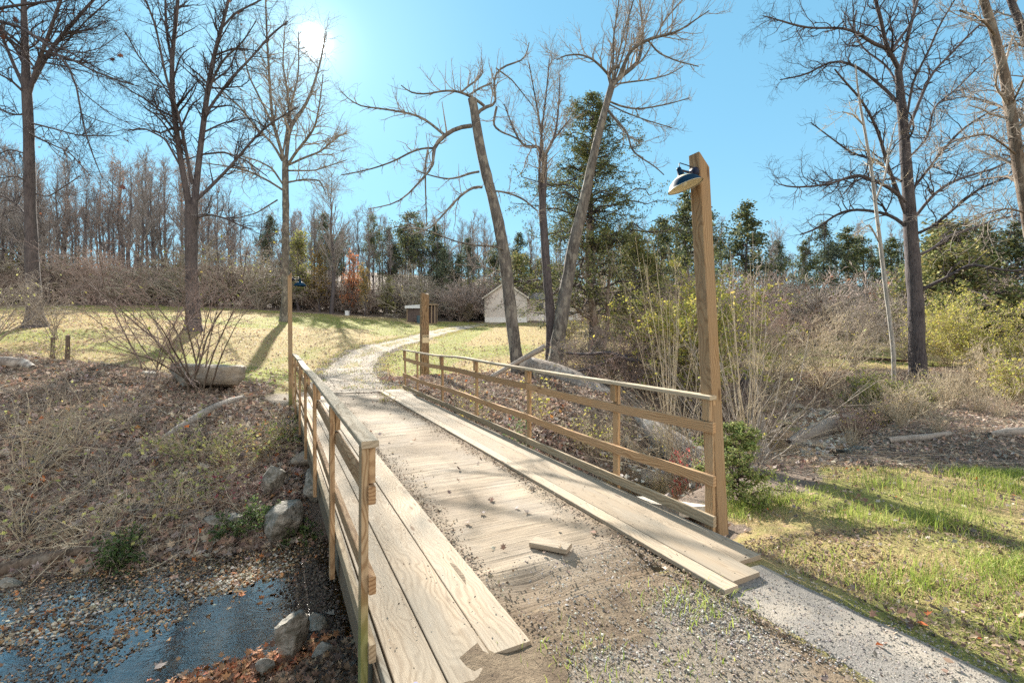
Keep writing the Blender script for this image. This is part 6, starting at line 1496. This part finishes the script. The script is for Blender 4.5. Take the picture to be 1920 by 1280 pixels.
s_, d_ = to_sd(x, y); k_ = (d_ > 3.4); x, y = x[k_], y[k_]
P, N = surf(x, y, .015, True); P[:, 2] += g5.random(len(x)) * .03
scatter(LEAF_KITE, P, g5.uniform(.05, .11, len(x)), N, .6, pick(BR, len(x), .3, BRW, g5), acc, g5)
tag(acc.done('leaf_litter', 'litter'), kind='stuff')
# dark leaves and twigs on the near bank below the left railing
acc = Acc()
x, y = cand(16000, -3.2, .5, 2.2, 5.2); s_, d_ = to_sd(x, y); r_, _ = dist_poly(x, y, CREEK); k_ = (d_ < .6) & (r_ > hwf(x, y) - .1); x, y = x[k_], y[k_]
scatter(LEAF_LOBED, surf(x, y, .012), g5.uniform(.03, .08, len(x)), None, .7, pick([(.16, .11, .08), (.10, .075, .06), (.22, .15, .11), (.30, .20, .13), (.07, .055, .045)], len(x), .3, g=g5), acc, g5)
tag(acc.done('dark_leaves', 'litter'), kind='stuff')
# leaves strewn over the grass
acc = Acc()
x, y = cand(52000, -50, 30, 13, 60); z_ = zones(x, y); k_ = (z_['litter'] < .4) & (z_['gravel'] < .3) & clear_bridge(x, y); x, y = x[k_], y[k_]
k_ = g5.random(len(x)) < .25 + .75 * sstep(40, 15, y); x, y = x[k_], y[k_]
scatter(LEAF_KITE, surf(x, y, .05), g5.uniform(.08, .16, len(x)), None, .5, pick(BR[:4], len(x), .3, None, g5), acc, g5)
x, y = cand(16000, -.5, 14, 1.2, 9.5); z_ = zones(x, y); n1_ = vnoise(x * 1.3, y * 1.3); k_ = (z_['wet'] < .3) & clear_bridge(x, y) & (g5.random(len(x)) < .25 + 1.5 * np.clip(n1_ + .1, 0, 1)); x, y = x[k_], y[k_]
C = pick(BR, len(x), .3, BRW, g5); o_ = g5.random(len(x)) < .03; C[o_] = pick([(.5, .14, .05)], o_.sum(), .2, g=g5)
P = surf(x, y, .02); P[:, 2] += g5.random(len(x)) * .03
hf = g5.random(len(x)) < .35; scatter(LEAF_LOBED, P[hf], g5.uniform(.03, .065, hf.sum()), None, .8, C[hf] * .8, acc, g5); scatter(LEAF_KITE, P[~hf], g5.uniform(.02, .06, (~hf).sum()), None, .9, C[~hf] * .8, acc, g5)
tag(acc.done('fallen_leaves', 'litter'), kind='stuff')
# grass
def blades(x, y, h, wdt, cols, acc, lean=.5, lift=0):
    n = len(x); base = surf(x, y, lift - .005); a = g5.uniform(0, 2 * np.pi, n); dx = np.stack([np.cos(a), np.sin(a), 0 * a], -1)
    b = g5.uniform(0, 2 * np.pi, n); ld = np.stack([np.cos(b), np.sin(b), 0 * b], -1) * (g5.random(n) * lean * h)[:, None]
    up = np.array([0, 0, 1.0]) * h[:, None]; w_ = wdt[:, None]
    v0 = base - dx * w_; v1 = base + dx * w_; v2 = base + up * .55 + ld * .35 + dx * w_ * .75; v3 = base + up * .55 + ld * .35 - dx * w_ * .75; v4 = base + up * .95 + ld * 1.2
    V = np.stack([v0, v1, v2, v3, v4], 1).reshape(-1, 3); o_ = (np.arange(n) * 5)[:, None]
    acc.add(V, o_ + np.array([[0, 1, 2, 3]]), o_ + np.array([[3, 2, 4]]), np.repeat(cols, 5, axis=0))
GR = [(.20, .27, .05), (.27, .33, .07), (.34, .38, .10), (.14, .20, .04)]; ST = [(.50, .42, .22), (.42, .32, .16), (.55, .47, .28), (.36, .26, .14)]
acc = Acc()
x, y = cand(420000, -.4, 15, 1.0, 9.8); z_ = zones(x, y); n1_ = vnoise(x * 1.1 + 5, y * 1.1) + .5 * vnoise(x * 3.2, y * 3.2 + 4)
s_, d_ = to_sd(x, y); onp = (d_ > 2.66) & (d_ < 3.46) & (s_ > -4) & (s_ < 2.6)
prob = np.clip(.42 + 1.3 * n1_, .05, 1) * sstep(1, 3, np.hypot(x - .9, y - 2.2)) * np.where(y < 3.2, .6, 1)
dirtz = (1 - z_['grass'])
k_ = (z_['wet'] < .3) & clear_bridge(x, y, .02) & ~onp & (z_['litter'] < .55) & (g5.random(len(x)) < prob * (1 - .96 * sstep(.2, .8, dirtz)) * .8); x, y, n1_ = x[k_], y[k_], n1_[k_]
far_ = sstep(1.5, 8, y); lush = sstep(.0, .35, n1_ + .25 * sstep(4, 6, y) - .1)
isg = g5.random(len(x)) < .16 + .62 * lush
C = np.where(isg[:, None], pick(GR, len(x), .25, g=g5), pick(ST, len(x), .25, g=g5))
h = g5.uniform(.025, .07, len(x)) * (1 + 1.3 * lush * isg); blades(x, y, h, g5.uniform(.0016, .0035, len(x)) * (1 + .6 * far_), C, acc, 1.3)
# rank tufts
for tx, ty, n_, hh in [(1.14, 3.10, 110, .11), (1.32, 2.95, 60, .08), (.33, 2.66, 60, .07), (.95, 2.55, 60, .05), (2.75, 3.55, 160, .14), (3.3, 2.9, 160, .12), (3.2, 3.6, 150, .18), (4.2, 4.6, 260, .22), (5.0, 5.2, 260, .2), (4.6, 5.8, 260, .2), (5.8, 5.6, 260, .22), (3.6, 4.9, 200, .16), (6.2, 6.4, 200, .2), (3.9, 3.2, 120, .12), (.42, 2.35, 60, .07), (4.9, 3.9, 120, .1), (3.35, 5.6, 200, .15), (2.62, 4.05, 90, .12), (7.2, 5.4, 260, .2), (6.8, 4.5, 160, .16), (5.6, 3.3, 120, .12)]:
    x = tx + g5.normal(size=n_) * .12 * (1 + ty * .12); y = ty + g5.normal(size=n_) * .10 * (1 + ty * .12); blades(x, y, g5.uniform(.5, 1.1, n_) * hh, g5.uniform(.002, .004, n_), pick(GR[:3], n_, .2, g=g5), acc, .9)
tag(acc.done('grass', 'grass_blade'), kind='stuff')
acc = Acc()
x, y = cand(330000, -55, 36, 12.5, 60); z_ = zones(x, y); k_ = (z_['litter'] < .45) & (z_['gravel'] < .3) & (z_['wet'] < .2) & clear_bridge(x, y) & (g5.random(len(x)) < .35 + .65 * sstep(45, 15, y)); x, y = x[k_], y[k_]; dz = z_['dry'][k_]
isg = g5.random(len(x)) > sstep(.25, .8, dz) * .75 + .12
C = np.where(isg[:, None], pick([(.27, .30, .06), (.34, .36, .09), (.22, .26, .06)], len(x), .2, g=g5), pick([(.46, .36, .19), (.40, .29, .15), (.52, .42, .24)], len(x), .2, g=g5))
blades(x, y, g5.uniform(.03, .075, len(x)), g5.uniform(.005, .009, len(x)) * (1 + y * .03), C, acc, 1.0)
tag(acc.done('lawn_grass', 'grass_blade'), kind='stuff')
# matted straw and chopped leaves on the bare earth before the bridge
acc = Acc()
x, y = cand(60000, -1.2, 5.5, 1.0, 4.6); s_, d_ = to_sd(x, y); k_ = clear_bridge(x, y, .0) & (d_ > .8) & ~((d_ > 2.68) & (d_ < 3.44) & (s_ < 2.4)) & (g5.random(len(x)) < np.clip(.45 + 1.2 * vnoise(x * 2.1 + 8, y * 2.1), .05, 1)); x, y = x[k_], y[k_]
scatter(LEAF_KITE, surf(x, y, .006), g5.uniform(.01, .04, len(x)), None, .7, pick([(.20, .14, .10), (.30, .22, .15), (.13, .09, .07), (.38, .30, .20), (.24, .18, .15)], len(x), .3, g=g5), acc, g5)
tag(acc.done('chopped_leaves', 'litter'), kind='stuff')
acc = Acc()
x, y = cand(50000, -1.2, 5.0, 1.0, 4.2); s_, d_ = to_sd(x, y); k_ = clear_bridge(x, y, .0) & (d_ > .8) & ~((d_ > 2.66) & (d_ < 3.46) & (s_ < 2.4)) & (g5.random(len(x)) < np.clip(.1 + 1.6 * vnoise(x * 1.8 + 3, y * 1.8 + 6) + .25 * sstep(1.0, -.5, s_), 0, 1)); x, y = x[k_], y[k_]
gq = g5.random(len(x)) < .14
blades(x, y, g5.uniform(.015, .05, len(x)), g5.uniform(.001, .0024, len(x)), np.where(gq[:, None], pick([(.26, .30, .08), (.2, .25, .06)], len(x), .2, g=g5), pick([(.42, .35, .19), (.34, .26, .14), (.5, .42, .26)], len(x), .2, g=g5)), acc, 1.6)
tag(acc.done('dry_grass', 'grass_blade'), kind='stuff')
# dead twigs strewn over the banks
def twiglets(x, y, L, r, bend=.25, lift=.02):
    n = len(x); a = g5.uniform(0, 2 * np.pi, n); m = 5; P = np.zeros((n, m, 3)); d = np.stack([np.cos(a), np.sin(a)], -1); c_ = g5.normal(size=n) * bend
    for i in range(m):
        t = (i / (m - 1) - .5); P[:, i, 0] = x + d[:, 0] * L * t - d[:, 1] * c_ * L * t * t * 2; P[:, i, 1] = y + d[:, 1] * L * t + d[:, 0] * c_ * L * t * t * 2
    z = tz(P[..., 0], P[..., 1], True); P[..., 2] = z + lift + (g5.random((n, 1)) * .10 + np.linspace(-.5, .5, m)[None] * g5.normal(size=(n, 1)) * .12) * np.minimum(1, L[:, None])
    P[..., 2] = np.maximum(P[..., 2], z)
    return tubes(P, r[:, None] * np.linspace(1, .4, m)[None], 3)
A1, A2 = Acc(), Acc()
for A_, n_, x0_, x1_, y0_, y1_, pr in ((A1, 26000, -18, .2, 5, 16, .5), (A2, 11000, -18, .2, 5, 16, .5), (A1, 9000, 1, 22, 7, 21, .6), (A2, 5000, 1, 22, 7, 21, .6)):
    x, y = cand(n_, x0_, x1_, y0_, y1_); z_ = zones(x, y); s_, d_ = to_sd(x, y); k_ = (z_['litter'] > .5) & (z_['wet'] < .3) & ((d_ < .2) | (d_ > 3.9)) & (g5.random(len(x)) < pr); x, y = x[k_], y[k_]
    V, Q = twiglets(x, y, g5.gamma(2.0, .30, len(x)) + .1, g5.uniform(.002, .006, len(x))); A_.add(V, Q)
tag(A1.done('dead_twigs', 'dead_twig'), kind='stuff'); tag(A2.done('dead_stalks', 'twig_tan'), kind='stuff')
# gravel and grit before the bridge
x, y = cand(110000, -.6, 2.6, 1.2, 4.2); z_ = zones(x, y); s_, d_ = to_sd(x, y); k_ = (d_ > .9) & (d_ < 2.78) & (s_ < 3.3) & (s_ > .3) & (g5.random(len(x)) < .15 + .85 * z_['gravel']) & ((d_ > 1.34) | (s_ < 1.9)) & (g5.random(len(x)) < .25 + .75 * sstep(-.1, .2, vnoise(x * 2.2 + 4, y * 2.2))); x, y = x[k_], y[k_]
P = surf(x, y, .004); s_, d_ = to_sd(x, y)
P[:, 2] = np.where(s_ > 2.7, PL - .045, P[:, 2])
stones = stones_at(P, np.abs(g5.normal(size=len(x))) * .0065 + .004, pick([(.30, .28, .26), (.20, .185, .17), (.40, .38, .345), (.14, .125, .115), (.27, .21, .15)], len(x), .2, g=g5), 'gravel'); tag(stones, kind='stuff')
x, y = cand(60000, -.5, 5.5, .9, 3.6); s_, d_ = to_sd(x, y); k_ = (d_ > 2.66) & (d_ < 3.44) & (s_ < 2.25) & (s_ > -2.5); x, y = x[k_], y[k_]
tag(stones_at(surf(x, y, .012), np.abs(g5.normal(size=len(x))) * .005 + .004, pick([(.24, .22, .205), (.14, .13, .12), (.33, .30, .27), (.09, .085, .08), (.27, .22, .17)], len(x), .25, g=g5), 'path_gravel'), kind='stuff')
# crumbs and bits of leaf along the plank edges and over the planks
n_ = 5500; s_ = g5.uniform(1.6, 13.8, n_); e_ = g5.choice([1.33, 2.71], n_); d_ = e_ + np.where(e_ < 2, 1, -1) * np.abs(g5.normal(size=n_)) * (.05 + .12 * np.clip(vnoise(s_ * 1.7, e_ * 3) + .3, 0, 1))
P = np.stack([BB[0] * s_ + NN[0] * d_, BB[1] * s_ + NN[1] * d_, np.full(n_, PL - .028) + g5.random(n_) * .012], -1)
acc = Acc(); scatter(LEAF_KITE, P, g5.uniform(.008, .032, n_), None, .6, pick([(.16, .12, .09), (.24, .18, .13), (.11, .08, .06), (.3, .24, .17)], n_, .3, g=g5), acc, g5)
n_ = 500; s_ = g5.uniform(1.7, 13, n_); d_ = np.where(g5.random(n_) < .6, g5.uniform(.56, 1.3, n_), g5.uniform(2.75, 3.4, n_)); P = np.stack([BB[0] * s_ + NN[0] * d_, BB[1] * s_ + NN[1] * d_, np.full(n_, PL + .006)], -1)
scatter(LEAF_KITE, P, g5.uniform(.006, .02, n_), None, .4, pick([(.06, .045, .035), (.12, .08, .06)], n_, .3, g=g5), acc, g5)
n_ = 60; s_ = g5.uniform(2.6, 13, n_); d_ = g5.uniform(1.4, 2.65, n_); P = np.stack([BB[0] * s_ + NN[0] * d_, BB[1] * s_ + NN[1] * d_, np.full(n_, PL - .03)], -1)
scatter(LEAF_LOBED, P, g5.uniform(.03, .08, n_), None, .6, pick(BR, n_, .3, BRW, g5), acc, g5)
tag(acc.done('plank_debris', 'litter'), kind='stuff')
# loose stones along the lane's ragged edges and grass down its middle
t_ = g5.integers(0, len(DRIVE_S) - 1, 26000); u_ = np.sign(g5.normal(size=len(t_))) * (1.15 + g5.normal(size=len(t_)) * .22); q_ = g5.random(len(t_)) < .35; u_[q_] = g5.normal(size=q_.sum()) * .7
tn_ = np.gradient(DRIVE_S, axis=0); tn_ /= np.linalg.norm(tn_, axis=1, keepdims=True); x = DRIVE_S[t_, 0] - tn_[t_, 1] * u_ + g5.normal(size=len(t_)) * .15; y = DRIVE_S[t_, 1] + tn_[t_, 0] * u_ + g5.normal(size=len(t_)) * .15
k_ = g5.random(len(x)) < sstep(50, 14, y); x, y = x[k_], y[k_]
tag(stones_at(surf(x, y, .015), g5.uniform(.015, .06, len(x)), pick([(.40, .35, .29), (.30, .25, .2), (.5, .45, .38), (.22, .17, .12)], len(x), .2, g=g5), 'lane_gravel'), kind='stuff')
t_ = g5.integers(0, len(DRIVE_S) - 1, 30000); u_ = g5.choice([-1.3, 0.0, 1.3], len(t_), p=[.35, .3, .35]) + g5.normal(size=len(t_)) * .2; x = DRIVE_S[t_, 0] - tn_[t_, 1] * u_ + g5.normal(size=len(t_)) * .2; y = DRIVE_S[t_, 1] + tn_[t_, 0] * u_ + g5.normal(size=len(t_)) * .2
k_ = (vnoise(x * 1.3, y * 1.3) > -.1) & (y > 13.5); x, y = x[k_], y[k_]; acc = Acc()
blades(x, y, g5.uniform(.03, .09, len(x)), g5.uniform(.004, .008, len(x)) * (1 + y * .02), np.where((g5.random(len(x)) < .5)[:, None], pick([(.27, .30, .07), (.22, .26, .06)], len(x), .2, g=g5), pick([(.42, .33, .17), (.36, .27, .14)], len(x), .2, g=g5)), acc, 1.0, .01)
tag(acc.done('verge_grass', 'grass_blade'), kind='stuff')
# leaf and pebble bar in the creek, drifts of orange leaves
def along(p0, p1, n, sd):
    t = g5.random(n); return p0[0] + (p1[0] - p0[0]) * t + g5.normal(size=n) * sd, p0[1] + (p1[1] - p0[1]) * t + g5.normal(size=n) * sd
x1_, y1_ = along((-5.4, 4.4), (-2.9, 6.0), 3600, .22); q_ = vnoise(x1_ * 3.1, y1_ * 3.1 + 5) > -.05; x1_, y1_ = x1_[q_], y1_[q_]; x2_, y2_ = along((-3.6, 5.45), (-2.9, 5.95), 1500, .12)
x, y = np.r_[x1_, x2_], np.r_[y1_, y2_]
stn = stones_at(np.stack([x, y, WZ + g5.normal(size=len(x)) * .014 - .012], -1), g5.uniform(.012, .05, len(x)), pick([(.46, .41, .33), (.34, .28, .20), (.55, .50, .42), (.25, .19, .13), (.30, .17, .08)], len(x), .2, g=g5), 'creek_pebbles', flat=.5); tag(stn, kind='stuff')
# dark riffle: fine gravel just breaking the surface along the far side and in the shallows at the left
x1_, y1_ = along((-2.6, 5.9), (-1.75, 4.35), 9000, .13); x2_, y2_ = cand(60000, -7.5, -2.4, 3.6, 6.8); r_, sd_ = dist_poly(x2_, y2_, CREEK); far_ = (sd_ > 0) & (r_ > hwf(x2_, y2_) - .75 + .35 * g5.random(len(x2_))) & (r_ < hwf(x2_, y2_) + .1); shal = (x2_ < -3.6 + .5 * vnoise(x2_ * 2, y2_ * 2)) & (g5.random(len(x2_)) < .8) & (vnoise(x2_ * 1.7, y2_ * 1.7) + .5 * vnoise(x2_ * 5.2, y2_ * 5.2) > .02)  # first strip: dark gravel added under the bridge edge to cover the sun glint
k_ = far_ | shal; x, y = np.r_[x1_, x2_[k_]], np.r_[y1_, y2_[k_]]; dk_ = np.r_[np.ones(len(x1_), bool), g5.random(k_.sum()) < .75]
C = np.where(dk_[:, None], pick([(.07, .055, .045), (.11, .085, .065), (.05, .04, .035), (.16, .12, .09)], len(x), .25, g=g5), pick([(.36, .29, .2), (.42, .24, .12), (.28, .2, .13)], len(x), .25, g=g5))
tag(stones_at(np.stack([x, y, WZ + g5.normal(size=len(x)) * .006 - .003], -1), np.abs(g5.normal(size=len(x))) * .014 + .008, C, 'riffle_and_glint_cover', flat=.4), kind='stuff')
acc = Acc()
x, y = along((-5.6, 4.3), (-2.7, 6.0), 2600, .38); q_ = vnoise(x * 2.1 + 3, y * 2.1 + 5) > -.08; x, y = x[q_], y[q_]; C = pick([(.42, .26, .13), (.50, .20, .08), (.30, .18, .10), (.5, .38, .22), (.2, .12, .08)], len(x), .25, g=g5); scatter(LEAF_LOBED, np.stack([x, y, WZ + .006 - .05 * g5.random(len(x)) ** .7], -1), g5.uniform(.035, .085, len(x)), None, .35, C, acc, g5)
x, y = cand(14000, -7, -2.6, 3.5, 6.8); k_ = (vnoise(x * 1.5 + 7, y * 1.5) + .4 * vnoise(x * 4, y * 4) > .06) & (dist_poly(x, y, CREEK)[0] < hwf(x, y)); x, y = x[k_], y[k_]; scatter(LEAF_LOBED, np.stack([x, y, WZ - .045 + .05 * g5.random(len(x))], -1), g5.uniform(.025, .06, len(x)), None, .3, pick([(.45, .25, .11), (.36, .20, .10), (.22, .14, .09), (.5, .33, .18), (.14, .10, .07)], len(x), .25, g=g5), acc, g5)
x, y = along((-2.9, 3.75), (-1.8, 4.4), 1100, .13); C = pick([(.45, .17, .09), (.36, .20, .11), (.50, .26, .14), (.22, .12, .08), (.16, .10, .07)], len(x), .25, g=g5); scatter(LEAF_LOBED, np.stack([x, y, np.full(len(x), WZ + .012) + g5.random(len(x)) * .02], -1), g5.uniform(.035, .08, len(x)), None, .35, C, acc, g5)
x, y = cand(3000, -7, 16, 3.2, 18); r_, _ = dist_poly(x, y, CREEK); k_ = (r_ < 1.6) & (r_ > .5 + .6 * g5.random(len(x))); x, y = x[k_], y[k_]; scatter(LEAF_LOBED, np.stack([x, y, np.full(len(x), WZ + .008)], -1), g5.uniform(.05, .11, len(x)), None, .15, pick(BR, len(x), .25, BRW, g5), acc, g5)
tag(acc.done('drifted_leaves', 'litter'), kind='stuff')
x, y = cand(12000, 2, 16, 8, 19); r_, _ = dist_poly(x, y, CREEK); k_ = (r_ < 1.8) & (r_ > .2 + 1.0 * g5.random(len(x))); x, y = x[k_], y[k_]
stn = stones_at(np.stack([x, y, np.maximum(tz(x, y), WZ - .03) + .01], -1), g5.uniform(.04, .16, len(x)), pick([(.40, .37, .32), (.28, .25, .21), (.50, .46, .40)], len(x), .2, g=g5), 'creek_stones', flat=.5); tag(stn, kind='stuff')

bpy.context.view_layer.update()
